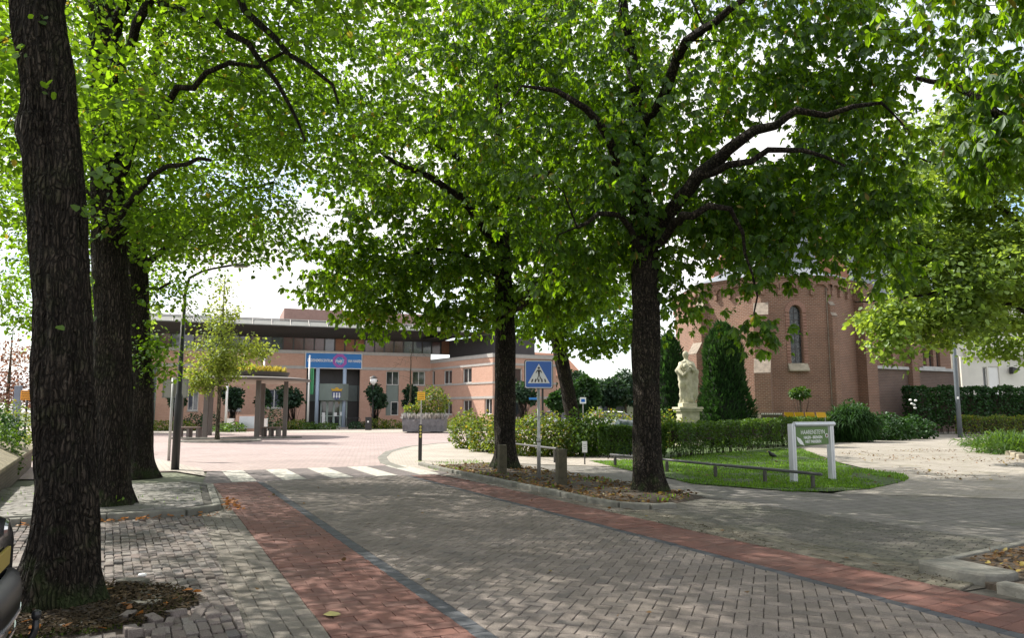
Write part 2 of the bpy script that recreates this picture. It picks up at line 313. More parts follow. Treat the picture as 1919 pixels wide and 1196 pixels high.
def npmesh(name, V, Fq, mat, parent=None, smooth=False):
    V = np.ascontiguousarray(V, dtype=np.float32); Fq = np.ascontiguousarray(Fq, dtype=np.int32); k = Fq.shape[1]
    me = bpy.data.meshes.new(name); me.vertices.add(len(V)); me.vertices.foreach_set('co', V.ravel())
    me.loops.add(Fq.size); me.loops.foreach_set('vertex_index', Fq.ravel())
    me.polygons.add(len(Fq)); me.polygons.foreach_set('loop_start', np.arange(0, Fq.size, k, dtype=np.int32)); me.polygons.foreach_set('loop_total', np.full(len(Fq), k, np.int32))
    me.update(calc_edges=True); me.validate(); return link(name, me, mat, parent, smooth)
def text(s, size, mat, parent, o, U, V, ext=.003, align='LEFT', name='lettering', squeeze=1., bold=0.):
    cu = bpy.data.curves.new('t', 'FONT'); cu.body = s; cu.size = size; cu.extrude = ext; cu.align_x = align; cu.offset = bold; cu.resolution_u = 3
    ob = bpy.data.objects.new('t', cu); COL.objects.link(ob); bpy.context.view_layer.update()
    me = bpy.data.meshes.new_from_object(ob.evaluated_get(bpy.context.evaluated_depsgraph_get())); bpy.data.objects.remove(ob)
    U, V = Vector(U).normalized(), Vector(V).normalized(); W = U.cross(V)
    for v in me.vertices: v.co = Vector(o) + U * (v.co.x * squeeze) + V * v.co.y + W * v.co.z
    me.name = name; return link(name, me, mat, parent)
def sheet(name, poly, z, mat, kind='structure', label=None, cat=None):
    m = MB(); m.quad(*[(x, y, z) for x, y in (poly if sum(poly[i][0] * poly[(i + 1) % len(poly)][1] - poly[(i + 1) % len(poly)][0] * poly[i][1] for i in range(len(poly))) > 0 else poly[::-1])])
    o = m.build(name, mat); return tag(o, label, cat, kind=kind)
def unit(v): v = np.asarray(v, float); return v / (np.linalg.norm(v, axis=-1, keepdims=True) + 1e-9)

# ------------------------------------------------------------------ paving made of real stones
def clip(poly, reg):
    n = len(reg)
    for i in range(n):
        a, b = reg[i], reg[(i + 1) % n]; out = []
        def side(p): return (b[0] - a[0]) * (p[1] - a[1]) - (b[1] - a[1]) * (p[0] - a[0])
        for j in range(len(poly)):
            p, q = poly[j], poly[(j + 1) % len(poly)]; sp, sq = side(p), side(q)
            if sp >= 0: out.append(p)
            if (sp >= 0) != (sq >= 0):
                t = sp / (sp - sq); out.append((p[0] + (q[0] - p[0]) * t, p[1] + (q[1] - p[1]) * t))
        poly = out
        if len(poly) < 3: return []
    return poly
def paving(name, reg, tiles, mat, z=0.012, gap=.004, bev=.006, zj=.0015, tilt=.01, parent=None, dz=None, base=True, hole=None):
    ar = sum(reg[i][0] * reg[(i + 1) % len(reg)][1] - reg[(i + 1) % len(reg)][0] * reg[i][1] for i in range(len(reg)))
    if ar < 0: reg = reg[::-1]
    mb = MB(); rr = random.Random(len(name) * 7 + len(reg))
    xs = [p[0] for p in reg]; ys = [p[1] for p in reg]; bx = (min(xs), max(xs), min(ys), max(ys))
    for T in tiles:
        cx = sum(p[0] for p in T) / len(T); cy = sum(p[1] for p in T) / len(T)
        if cx < bx[0] - .3 or cx > bx[1] + .3 or cy < bx[2] - .3 or cy > bx[3] + .3: continue
        if hole and hole(cx, cy): continue
        p = clip(T, reg)
        if len(p) < 3: continue
        a2 = abs(sum(p[i][0] * p[(i + 1) % len(p)][1] - p[(i + 1) % len(p)][0] * p[i][1] for i in range(len(p))))
        if a2 < .0012: continue
        cx = sum(q[0] for q in p) / len(p); cy = sum(q[1] for q in p) / len(p)
        r = [math.hypot(q[0] - cx, q[1] - cy) for q in p]; tx, ty = rr.gauss(0, tilt), rr.gauss(0, tilt)
        z0 = z + rr.gauss(0, zj) + (dz(cx, cy) if dz else .008 * mnoise.noise(Vector((cx * .7, cy * .7, 1)))); n = len(p); vs = []
        for ins, zz in ((gap, -.03), (gap, -bev), (gap + bev, 0)):
            for q, rd in zip(p, r):
                k = max(.2, 1 - ins * 1.35 / rd) if rd > 1e-6 else 1
                x, y = cx + (q[0] - cx) * k, cy + (q[1] - cy) * k
                vs.append((x, y, z0 + zz + (x - cx) * tx + (y - cy) * ty))
        fs = [tuple(range(2 * n, 3 * n))]
        for L in (0, 1): fs += [(L * n + i, L * n + (i + 1) % n, (L + 1) * n + (i + 1) % n, (L + 1) * n + i) for i in range(n)]
        mb.add(vs, fs)
    o = mb.build(name, mat, parent)
    return tag(o, kind='structure')
def xf(pts, o, ang):
    c, s = math.cos(ang), math.sin(ang); return [(o[0] + x * c - y * s, o[1] + x * s + y * c) for x, y in pts]
def herring(W, o, ang, n):
    out = []
    for x in range(-n, n):
        for y in range(-n, n):
            c = (x - y) % 4
            if c == 0: out.append(xf([(x * W, y * W), ((x + 2) * W, y * W), ((x + 2) * W, (y + 1) * W), (x * W, (y + 1) * W)], o, ang))
            elif c == 3: out.append(xf([(x * W, y * W), ((x + 1) * W, y * W), ((x + 1) * W, (y + 2) * W), (x * W, (y + 2) * W)], o, ang))
    return out
def bond(L, W, o, ang, nx, ny, jit=0.):
    out = []; rr = random.Random(int(L * 1000 + nx))
    for j in range(-ny, ny):
        sh = (j % 2) * .5 * L + rr.uniform(-jit, jit) * L; x = -nx * L + sh
        while x < nx * L:
            l = L * (1 + rr.uniform(-jit, jit) * .8)
            a = [rr.uniform(-jit, jit) * W * .35 for _ in range(4)]
            out.append(xf([(x, j * W + a[0]), (x + l, j * W + a[1]), (x + l, (j + 1) * W + a[2]), (x, (j + 1) * W + a[3])], o, ang)); x += l
    return out
RA = math.atan2(TV[1], TV[0])     # road heading
sheet('ground', [(-260, -60), (260, -60), (260, 420), (-260, 420)], -.035, 'field')
sheet('road_bed', [ST(-6, -6), ST(11.5, -6), ST(11.5, 17.6), ST(-6, 17.6)], -.008, 'sand')
t0, t1 = -3.5, 17.55
C0 = ST(3.9, 8)
paving('road', [ST(2.26, t0), ST(5.55, t0), ST(5.55, t1), ST(2.26, t1)], herring(.106, C0, RA + PI / 4, 112), 'herr', gap=.0035)
paving('cycle_lane', [ST(1.2, t0), ST(2.12, t0), ST(2.12, t1), ST(1.2, t1)], bond(.3, .15, ST(1.66, 8), RA - PI / 2 - .02, 4, 80), 'red', gap=.0025, bev=.004)
paving('cycle_lane', [ST(5.68, t0), ST(6.5, t0), ST(6.5, t1), ST(5.68, t1)], bond(.3, .15, ST(6.1, 8), RA - PI / 2 + .12, 4, 80), 'red', gap=.0025, bev=.004)
paving('gutter', [ST(2.12, t0), ST(2.26, t0), ST(2.26, t1), ST(2.12, t1)], bond(.2, .14, ST(2.12, 8), RA, 62, 2), 'dark', z=.010, gap=.002)
paving('gutter', [ST(5.55, t0), ST(5.68, t0), ST(5.68, t1), ST(5.55, t1)], bond(.2, .13, ST(5.55, 8), RA, 62, 2), 'dark', z=.010, gap=.002)
paving('pavement', [ST(.6, t0), ST(1.2, t0), ST(1.2, t1), ST(.75, t1)], bond(.2, .12, ST(.6, 8), RA, 60, 6, .12), 'greyst', gap=.002, tilt=.02)
paving('pavement', [ST(6.5, 10.1), ST(6.88, 10.1), ST(6.88, t1), ST(6.5, t1)], bond(.2, .12, ST(6.5, 8), RA, 60, 4, .12), 'greyst', gap=.002, tilt=.02)
# tree pit of the nearest lime
PIT1 = (-3.7, 6.2)
def inpit(x, y):
    dx, dy = x - PIT1[0] - .18, y - PIT1[1] + .08
    return (dx / 1.0) ** 2 + (dy / .82) ** 2 < 1 or (x + 6.5) ** 2 / .9 + (y - 11.9) ** 2 / .8 < 1
def baybump(x, y): return .02 * mnoise.noise(Vector((x * .9, y * .9, 3))) + (.035 * math.exp(-((x + 2.3) ** 2 + (y - 5.9) ** 2) / .3))
paving('parking_bay', [ST(-5.8, t0), ST(.6, t0), ST(.72, 12.3), ST(-5.8, 12.1)], bond(.19, .085, ST(0, 8), RA + .05, 60, 74, .28), 'bay', z=.012, gap=.004, bev=.008, zj=.005, tilt=.035, dz=baybump, hole=inpit)
mb = MB(); mb.lathe([(1.0, -.02), (.95, .005), (.6, .03), (.3, .05), (.05, .06)], (PIT1[0] + .18, PIT1[1] - .08, 0), 32); mb.lathe([(.95, -.02), (.9, .0), (.4, .04), (.05, .05)], (-6.5, 11.9, 0), 24)
tag(mb.build('soil', 'soil', smooth=True), kind='structure')
# raised island with the two further limes, kerbed
IS = [ST(-5.8, 12.45), ST(.5, 12.6), ST(.9, 12.95), ST(1.0, 16.4), ST(.55, 17.3), ST(-5.8, 17.9)]
mb = MB(); mb.prism(IS, -.03, .085); tag(mb.build('sidewalk_bed', 'sand'), kind='structure')
paving('sidewalk', [ST(-5.7, 12.55), ST(.4, 12.7), ST(.78, 13.05), ST(.88, 16.3), ST(.45, 17.2), ST(-5.7, 17.8)], bond(.2, .1, ST(-2, 15), RA + .9, 34, 60, .1), 'walk', z=.1, gap=.003, zj=.003, tilt=.02, hole=lambda x, y: (x + 8.85) ** 2 + (y - 18.1) ** 2 < .3)
def kerbline(name, pts, w, h, label, z0=-.03, seg=1.0, mat='kerb', group=None):
    """kerb stones laid end to end along pts"""
    t = MB(); pts = [np.array(p, float) for p in pts]
    for a, b in zip(pts[:-1], pts[1:]):
        d = b - a; L = np.linalg.norm(d); n = max(1, int(round(L / seg))); ang = math.atan2(d[1], d[0])
        for k in range(n):
            c = a + d * (k + .5) / n; t.box((c[0], c[1], (z0 + h) / 2 + random.uniform(-.004, .004)), (L / n - .008, w, h - z0), ang + random.uniform(-.008, .008))
    return tag(t.build(name, mat, bev=.02), kind='structure')
kerbline('kerb', [ST(-5.8, 12.42), ST(.5, 12.5), ST(.97, 12.9), ST(1.08, 16.4), ST(.6, 17.4)], .13, .105, '')
# zebra crossing area
sheet('road', [ST(1.0, 17.5), ST(7.0, 17.5), ST(7.3, 21.1), ST(1.3, 21.0)], .004, brick('crossing_brick', (.14, .118, .118), (.18, .15, .145), (.08, .07, .065), .21, .105, .08, rot=.2, stain=.3))
for k in range(5):
    s0 = 1.62 + 1.09 * k
    paving('zebra_stripe', [ST(s0, 17.7), ST(s0 + .52, 17.7), ST(s0 + .55, 20.9), ST(s0 + .03, 20.9)], bond(.21, .105, ST(s0, 19), RA, 20, 8), 'white_paint', z=.014, gap=.0015, bev=.003, zj=.0008)
# plaza and pavements
sheet('plaza', [G(160, 897), G(300, 884), G(420, 883), ST(1.0, 20.9), ST(7.2, 21.1), G(800, 878), (6, 33), (12, 45), (18, 60), (18, 72), (-60, 72), (-75, 45), (-40, 20), (-14, 17)], -.004, 'plaza')
arc = [(800, 884), (752, 878), (722, 868), (716, 858), (728, 848), (765, 838), (820, 832), (885, 829)]
AG = [G(*p) for p in arc]
sheet('sidewalk', AG + [(2.0, 36), (6, 30), (3, 21), G(905, 868), G(870, 884)], .012, 'palebrick')
kerbline('kerb', AG[1:], .3, .02, '', seg=.6)
sheet('pavement', [G(180, 884), G(262, 882), G(330, 884), G(385, 893), G(380, 880), G(300, 862), G(200, 850), G(150, 856), G(140, 880)], .0035, 'palebrick')
sheet('pavement', [(-62, 56), (-30, 50), (-9, 52), (4, 54), (6, 70), (-62, 70)], .0045, 'palebrick')
# right-hand bed, kerb, path, lawn, drive
KB = [ST(6.95, 20.6), ST(6.85, 18.5), ST(6.85, 11.2), ST(6.95, 10.4), ST(7.25, 10.0), ST(7.7, 9.95)]
kerbline('kerb', KB, .14, .10, '', seg=.9)
mb = MB(); bed = [ST(6.92, 19.8), ST(6.92, 10.6), ST(7.3, 10.1), ST(8.0, 10.35), ST(9.1, 11.0), ST(9.25, 14), ST(9.2, 19.6), ST(8.4, 20.6)]
gx = []
for i in range(46):
    for j in range(16):
        t = 10.1 + (19.9 - 10.1) * i / 45; s = 6.9 + (9.2 - 6.9) * j / 15
        if t < 11: s = 6.9 + (9.2 - 6.9) * j / 15 * 1.0
        p = ST(s, t + (s - 6.9) * .35 * max(0, (11.5 - t) / 1.4)); z = .035 + .05 * math.sin(PI * j / 15) + .035 * mnoise.noise(Vector((p[0] * 2.3, p[1] * 2.3, 0)))
        gx.append((p[0], p[1], z if 0 < j < 15 and 0 < i < 45 else -.01))
mb.add(gx, [(i * 16 + j, i * 16 + j + 1, (i + 1) * 16 + j + 1, (i + 1) * 16 + j) for i in range(45) for j in range(15)][:])
tag(mb.build('soil', 'soil', smooth=True), kind='structure')
sheet('footpath', [ST(9.2, 11.0), ST(9.2, 20), G(885, 868), (-1, 33), (3.3, 26), G(1245, 897), G(1400, 915), G(1560, 926), (9.2, 13.5), (16, 12), (16, 2), ST(9.3, 4)], .0, 'path')
sheet('driveway_bed', [ST(6.5, 4.4), ST(6.5, 10.1), ST(7.7, 10.05), ST(9.3, 10.9), ST(9.3, 4.4)], .002, 'sand')
paving('driveway', [ST(7.15, 4.6), ST(7.15, 10.0), ST(9.25, 10.9), ST(9.3, 4.6)], bond(.21, .105, ST(8, 8), RA + .4, 40, 60), 'apron', z=.014, gap=.002, tilt=.012)
paving('driveway', [ST(6.5, 4.4), ST(6.5, 10.1), ST(7.15, 10.0), ST(7.15, 4.6)], bond(.2, .13, ST(6.5, 8), RA + .0, 30, 20, .15), 'border', z=.016, gap=.004, bev=.009, tilt=.035, zj=.004)
LAWN = [G(1235, 893), G(1300, 908), G(1400, 916), G(1480, 922), G(1560, 923), G(1630, 918), G(1685, 906), G(1703, 898), G(1690, 890), G(1640, 884), G(1585, 873), G(1540, 858), G(1500, 842), G(1400, 846), G(1250, 858), G(1180, 864), (2.4, 23.5), (3.0, 20.2)]
sheet('drive', [G(1440, 836), G(1500, 828), G(1640, 812), G(1800, 808), G(1925, 806), (38, 40), (22, 16), (16, 12), (9.2, 13.5), G(1560, 926), G(1703, 898)], .006, 'drive')
sheet('lawn', LAWN, .018, 'lawn')
sheet('lawn', [(2, 24), (5, 24.2), (12, 31.8), (26, 48), (38, 66), (10, 66), (-1, 33)], .008, 'lawn')
sheet('lawn', [(-75, 72), (-12, 71.9), (6, 72), (0, 110), (-75, 110)], -.001, 'lawn')
# second bed at the right edge with its kerb stones
mb = MB(); mb.prism([(4.6, 7.95), (7.6, 9.85), (9.5, 6), (7.0, 1.5), ST(6.85, -3.), ST(6.85, 4.4), (4.5, 7.3)], -.02, .045); tag(mb.build('soil', 'soil'), kind='structure')
kerbline('kerb', [(4.55, 8.0), (7.6, 9.95)], .1, .06, '', seg=1.)
mb = MB(); cpt = [(-.40, -.20), (.3, -.24), (.34, -.1), (.34, .20), (-.1, .24), (-.32, .18), (-.42, 0)]
mb.prism(xf([(a, b) for a, b in cpt], (4.33, 7.33), -1.12 + PI), -.03, .12); tag(mb.build('kerb', 'kerb', bev=.03), kind='structure')
kerbline('kerb', [ST(6.82, 4.25), ST(6.82, -3)], .14, .09, '', seg=.95)

# ------------------------------------------------------------------ foliage
UPV = np.array([0, 0, 1.])
def frame_for(D, Nn):
    D = unit(D); S = unit(np.cross(Nn, D)); Nn = np.cross(D, S); return D, S, Nn
def fan_leaves(C, D, Nn, size, nl=6, droop=.85, fold=.12, width=.40):
    """palmate leaves: nl leaflets fanned round C"""
    D, S, Nn = frame_for(D, Nn); n = len(C); V = []; sz = size[:, None]
    angs = np.linspace(-1.9, 1.9, nl)
    for k, a in enumerate(angs):
        a = a + RS.normal(0, .1, n); ln = (sz * (1 - .38 * abs(angs[k]) / 1.9)) * RS.uniform(.85, 1.12, (n, 1))
        d = np.cos(a)[:, None] * D + np.sin(a)[:, None] * S - UPV * (droop * RS.uniform(.4, 1.6, (n, 1))); d = unit(d)
        s = unit(np.cross(Nn + RS.normal(0, .18, (n, 3)), d)); m = np.cross(d, s); w = ln * width
        lo = C - UPV * 0
        V.append(np.stack([lo, lo + d * ln * .38 + s * w * .32 + m * w * fold, lo + d * ln * .7 + s * w * .52 + m * w * fold * .8 - UPV * ln * .04, lo + d * ln - UPV * ln * .10,
                           lo + d * ln * .7 - s * w * .52 + m * w * fold * .8 - UPV * ln * .04, lo + d * ln * .38 - s * w * .32 + m * w * fold], 1))
    V = np.concatenate(V, 0).reshape(-1, 3); b = np.arange(len(V) // 6)[:, None] * 6
    return V, np.concatenate([b + np.array([0, 1, 2, 3]), b + np.array([0, 3, 4, 5])], 0)
def oval_leaves(C, D, Nn, size, width=.42, fold=.12, curl=.1):
    D, S, Nn = frame_for(D, Nn); sz = size[:, None]; w = sz * width
    V = np.stack([C, C + D * sz * .28 + S * w + Nn * w * fold, C + D * sz * .68 + S * w * .78 + Nn * w * fold - UPV * sz * curl * .5, C + D * sz - UPV * sz * curl,
                  C + D * sz * .68 - S * w * .78 + Nn * w * fold - UPV * sz * curl * .5, C + D * sz * .28 - S * w + Nn * w * fold], 1).reshape(-1, 3)
    b = np.arange(len(C))[:, None] * 6
    return V, np.concatenate([b + np.array([0, 1, 2, 3]), b + np.array([0, 3, 4, 5])], 0)
def strips(C, D, size, width=.12, bend=.3):
    n = len(C); D = unit(D); S = unit(np.cross(D, UPV + RS.normal(0, .3, (n, 3)))); sz = size[:, None]; w = sz * width
    V = np.stack([C - S * w, C + S * w, C + D * sz * .6 + S * w * .7, C + D * sz - UPV * sz * bend, C + D * sz * .6 - S * w * .7], 1)
    V = np.stack([V[:, 0], V[:, 1], V[:, 2], V[:, 3], V[:, 4]], 1).reshape(-1, 3); b = np.arange(n)[:, None] * 5
    F1 = b + np.array([0, 1, 2, 4]); F2 = b + np.array([4, 2, 3, 3])
    return V, F1, b + np.array([4, 2, 3])
def build_leaves(name, kind, C, D, Nn, size, mat, parent=None, **kw):
    if kind == 'fan': V, Fq = fan_leaves(C, D, Nn, size, **kw)
    elif kind == 'oval': V, Fq = oval_leaves(C, D, Nn, size, **kw)
    else:
        V, F1, F2 = strips(C, D, size, **kw)
        return npmesh(name, V, np.concatenate([F1[:, [0, 1, 2]], F1[:, [0, 2, 3]], F2], 0), mat, parent)
    return npmesh(name, V, Fq, mat, parent)
CL = -.04
def inlobe(lobes, ntot):
    ntot = ntot * 1.35
    vol = np.array([l[3] if len(l) > 3 else 1. for l in lobes]) * np.array([np.prod(l[1]) ** (2 / 3) for l in lobes]); cnt = (vol / vol.sum() * ntot).astype(int) + 1; out = []
    for l, c in zip(lobes, cnt):
        d = unit(RS.normal(0, 1, (c, 3))); r = RS.uniform(.12, 1, (c, 1)) ** .45
        q = np.array(l[0]) + d * r * np.array(l[1]); nzv = np.array([mnoise.noise(Vector(v * .75)) + .8 * mnoise.noise(Vector(v * np.array([.42, .42, .8]) + 7)) for v in q]); keep = nzv > CL - .3 * RS.uniform(0, 1, c); d, r = d[keep], r[keep]
        r = r * (1 + .16 * np.sin(d[:, :1] * 7 + l[0][0]) * np.cos(d[:, 1:2] * 6 + 1) )
        out.append(np.array(l[0]) + d * r * np.array(l[1]))
    return np.concatenate(out, 0)
def ridged_trunk(pts, n, step, ridge, rfreq, flare=.5, burls=(), seed=0, topclosed=True):
    pts = [np.array(p, float) for p in pts]; cum = [0]
    for a, b in zip(pts[:-1], pts[1:]): cum.append(cum[-1] + np.linalg.norm(b[:3] - a[:3]))
    k = int(cum[-1] / step) + 1; V = []; 
    for i in range(k + 1):
        s = cum[-1] * i / k; j = max(0, min(len(pts) - 2, int(np.searchsorted(cum, s)) - 1)); f = (s - cum[j]) / (cum[j + 1] - cum[j]); f = min(1, max(0, f))
        g = f * f * (3 - 2 * f) * .5 + f * .5; c = pts[j] * (1 - g) + pts[j + 1] * g
        for q in range(n):
            a = 2 * PI * q / n; z = c[2]; r = c[3]
            h = max(0, 1 - (z) / .9); fl = h ** 2.6
            r *= 1 + flare * fl * (.75 + .55 * math.sin(a * 5 + seed) * math.sin(a * 2 + 1.3 * seed))
            v = mnoise.noise(Vector((math.cos(a) * rfreq, math.sin(a) * rfreq, z * 1.1 + seed * 5))); v2 = mnoise.noise(Vector((math.cos(a) * rfreq * 2.3, math.sin(a) * rfreq * 2.3, z * 2.7 + 9)))
            w = mnoise.noise(Vector((math.cos(a) * 1.2, math.sin(a) * 1.2, z * .8 + seed)))
            r += ridge * (1 - 2.4 * abs(v)) + ridge * .5 * (v2 * 2) + .05 * w * c[3] / .25
            for (ba, bz, br, bs) in burls:
                dd = ((math.remainder(a - ba, 2 * PI)) * c[3]) ** 2 + (z - bz) ** 2; r += bs * math.exp(-dd / br ** 2)
            V.append((c[0] + math.cos(a) * r, c[1] + math.sin(a) * r, z))
    V = np.array(V); i, q = np.meshgrid(np.arange(k), np.arange(n), indexing='ij'); i = i.ravel(); q = q.ravel(); q2 = (q + 1) % n
    return V, np.stack([i * n + q, i * n + q2, (i + 1) * n + q2, (i + 1) * n + q], 1)
class Tree:
    def __init__(s, name, label, cat, base, group=None):
        s.root = thing(name, label, cat, (base[0], base[1], 0), group); s.pos = []; s.par = []; s.rad = []; s.chains = []
    def limb(s, pts, attach=-1, sub=.3, jit=.04):
        """pts: list of (x,y,z,r); smooth resample and register nodes"""
        pts = [np.array(p, float) for p in pts]; prev = attach; ch = [] if attach < 0 else [attach]; ids = []
        for q in range(len(pts) - 1):
            p0 = pts[max(q - 1, 0)]; p1 = pts[q]; p2 = pts[q + 1]; p3 = pts[min(q + 2, len(pts) - 1)]; L = np.linalg.norm((p2 - p1)[:3]); n = max(1, int(L / sub))
            for i in range(n if q < len(pts) - 2 else n + 1):
                t = i / n; c = .5 * ((2 * p1) + (-p0 + p2) * t + (2 * p0 - 5 * p1 + 4 * p2 - p3) * t * t + (-p0 + 3 * p1 - 3 * p2 + p3) * t ** 3)
                c = c.copy(); c[:3] += RS.normal(0, jit, 3) * (0 if (i == 0 and q == 0) else 1) * min(1, .1 / max(.03, c[3]))
                s.pos.append(c[:3]); s.rad.append(max(.004, c[3])); s.par.append(prev); prev = len(s.pos) - 1; ch.append(prev); ids.append(prev)
        s.chains.append(ch); return ids
    def grow(s, tips, seg=.38, rtip=.006, rise=.12, thick=.016, droop=0.):
        P0 = np.array(s.pos); d0 = np.array([np.min(np.sum((P0 - t) ** 2, 1)) for t in tips]); order = np.argsort(d0); ends = []
        A = np.zeros((len(P0) + len(tips) * 14, 3)); A[:len(P0)] = P0; n = len(P0)
        base = P0[0]
        for k in order:
            t = tips[k]; dv = A[:n] - t; d2 = np.sum(dv ** 2, 1)
            out = np.sum((A[:n, :2] - base[:2]) ** 2, 1); lim = (t[0] - base[0]) ** 2 + (t[1] - base[1]) ** 2
            d2 = d2 * (1 + .8 * (out > lim * 1.05 + .3)) + np.maximum(0, A[:n, 2] - t[2]) ** 2 * (.5 - droop)
            j = int(np.argmin(d2)); a = A[j]; L = math.sqrt(np.sum((t - a) ** 2))
            if L < .12: ends.append((t, t - a, j)); continue
            m = min(10, max(1, int(L / seg))); ch = [j]; prev = j; off = RS.normal(0, .09 * L, 3) + UPV * rise * L
            r0 = min(s.rad[j] * .7, thick * L + rtip)
            for i in range(1, m + 1):
                f = i / m; c = a + (t - a) * f + off * 4 * f * (1 - f) * .6 + RS.normal(0, .02, 3) * (f < 1)
                if n >= len(A): A = np.concatenate([A, np.zeros((4000, 3))])
                A[n] = c; s.pos.append(c); s.rad.append(r0 * (1 - f) + rtip * f); s.par.append(prev); prev = n; ch.append(prev); n += 1
            s.chains.append(ch); ends.append((t, t - A[ch[-2]], prev))
        s.ends = ends; return ends
    def wood(s, mat, name='branches', sides=5, trunk=None, trunkmat=None):
        V = []; Fq = []; b = 0
        for ch in s.chains:
            if len(ch) < 2: continue
            p = np.array([s.pos[i] for i in ch]); r = np.array([s.rad[i] for i in ch]); kp_ = np.concatenate([[True], np.linalg.norm(np.diff(p, axis=0), axis=1) > 1e-4]); p, r = p[kp_], r[kp_]
            if len(p) < 2: continue
            if ch[0] != -1 and len(ch) > 1: r[0] = min(r[0], r[1] * 1.5)
            sd = 10 if r.max() > .06 else (sides if r.max() > .012 else 3)
            T = unit(np.gradient(p, axis=0)); a = unit(np.cross(T, np.where(np.abs(T[:, 2:3]) > .9, [[1., 0, 0]], [[0, 0, 1.]]))); c = np.cross(T, a)
            for i in range(1, len(p)):
                a[i] = unit(a[i - 1] - T[i] * np.dot(a[i - 1], T[i])); c[i] = np.cross(T[i], a[i])
            th = 2 * PI * np.arange(sd) / sd
            R = r[:, None] * (1 + (.10 * np.sin(th[None] * 3 + p[:, :1] * 9) if sd == 10 else 0))
            vv = p[:, None] + a[:, None] * (np.cos(th)[None, :, None] * R[..., None]) + c[:, None] * (np.sin(th)[None, :, None] * R[..., None])
            V.append(vv.reshape(-1, 3)); k = len(p); i, q = np.meshgrid(np.arange(k - 1), np.arange(sd), indexing='ij'); i = i.ravel(); q = q.ravel(); q2 = (q + 1) % sd
            Fq.append(b + np.stack([i * sd + q, i * sd + q2, (i + 1) * sd + q2, (i + 1) * sd + q], 1)); b += k * sd
        npmesh(name, np.concatenate(V), np.concatenate(Fq), mat, s.root, True)
        if trunk is not None: npmesh('trunk', trunk[0], trunk[1], trunkmat or mat, s.root, True)
    def leaves(s, kind, mat, per, spread, size, jit=.3, name='crown', updir=.8, out=.6, down=.25, extra=.5, **kw):
        C = []; D = []
        for (t, d, j) in s.ends:
            n = RS.poisson(per)
            if n == 0: continue
            d = unit(d); f = RS.uniform(-extra, .12, (n, 1)); q = t + d * f + RS.normal(0, spread, (n, 3)) * np.array([1, 1, .5])
            C.append(q); D.append(unit(q - (t + d * f)) + d * .4)
        C = np.concatenate(C); D = np.concatenate(D); n = len(C)
        D = unit(D * out + RS.normal(0, jit, (n, 3)) - UPV * down); Nn = unit(UPV * updir + RS.normal(0, .45, (n, 3)))
        return build_leaves(name, kind, C, D, Nn, size * RS.uniform(.45, 1.4, n), mat, s.root, **kw)
def onpix(px, py, Y, r): x, y, z = P(px, py, Y); return (x, y, z, r)

def lime_tree(base, tr, label, lobes, ntips, per, burls=(), seed=0, limbs=(), n=72, ridge=.014, top=None, leafsize=.085, extra_leaf=None, step=.05):
    T = Tree('lime_tree', label, 'tree', base, 'old trees lining the left side of the street')
    ids = T.limb(tr, sub=.4, jit=.0)
    for L in limbs:
        j = min(ids, key=lambda i: abs(T.pos[i][2] - L[0][2])); T.limb([tuple(T.pos[j]) + (L[0][3],)] + list(L[1:]), j)
    T.grow(inlobe(lobes, ntips), droop=.2)
    T.chains[0] = [-1]     # the trunk itself is the ridged mesh
    T.wood('bark1', trunk=ridged_trunk(tr, n, step, ridge, 4.2, .55, burls, seed)); T.leaves('oval', 'lime', per, .2, leafsize, extra=.7, curl=.15)
    return T
def zt(py, Y): return P(960, py, Y)[2]
# T1: nearest trunk, leaning at the top
b1 = (-3.72, 6.25)
def trk(px, py, Y, r): return onpix(px, py, Y, r)
T1 = lime_tree(b1, [(b1[0] + .02, b1[1], -.05, .25), (b1[0] + .03, b1[1], .35, .235), trk(121, 900, 6.3, .21), trk(119, 620, 6.3, .2), trk(106, 380, 6.3, .2), trk(90, 180, 6.3, .205), trk(72, 0, 6.35, .2), (-4.1, 6.4, 6.5, .17), (-3.9, 6.5, 9.5, .1), (-3.8, 6.5, 12.5, .03)],
    'thick furrowed lime trunk nearest the camera, mossy at the foot, beside the parked car', [((-3.4, 7.0, 9.6), (4.2, 4.2, 3.6)), ((-2.6, 6.4, 7.4), (3.6, 3.4, 1.6), .6), ((-6.5, 8.6, 5.4), (2.2, 2.2, 1.3), .6)], 900, 38,
    burls=((PI * 1.15, zt(250, 6.3), .16, .05), (0., zt(740, 6.3), .07, .03), (PI * 1.5, zt(240, 6.3), .1, .03)), seed=1, n=150, ridge=.024, step=.03,
    limbs=[[(0, 0, 5.6, .09), (-2.6, 7.4, 7.0, .07), (-1., 8.2, 7.9, .04)], [(0, 0, 6.2, .08), (-5.6, 7.3, 7.5, .05), (-7, 8, 8.2, .03)], [(0, 0, 7.5, .07), (-2.5, 5.3, 9, .04)]])
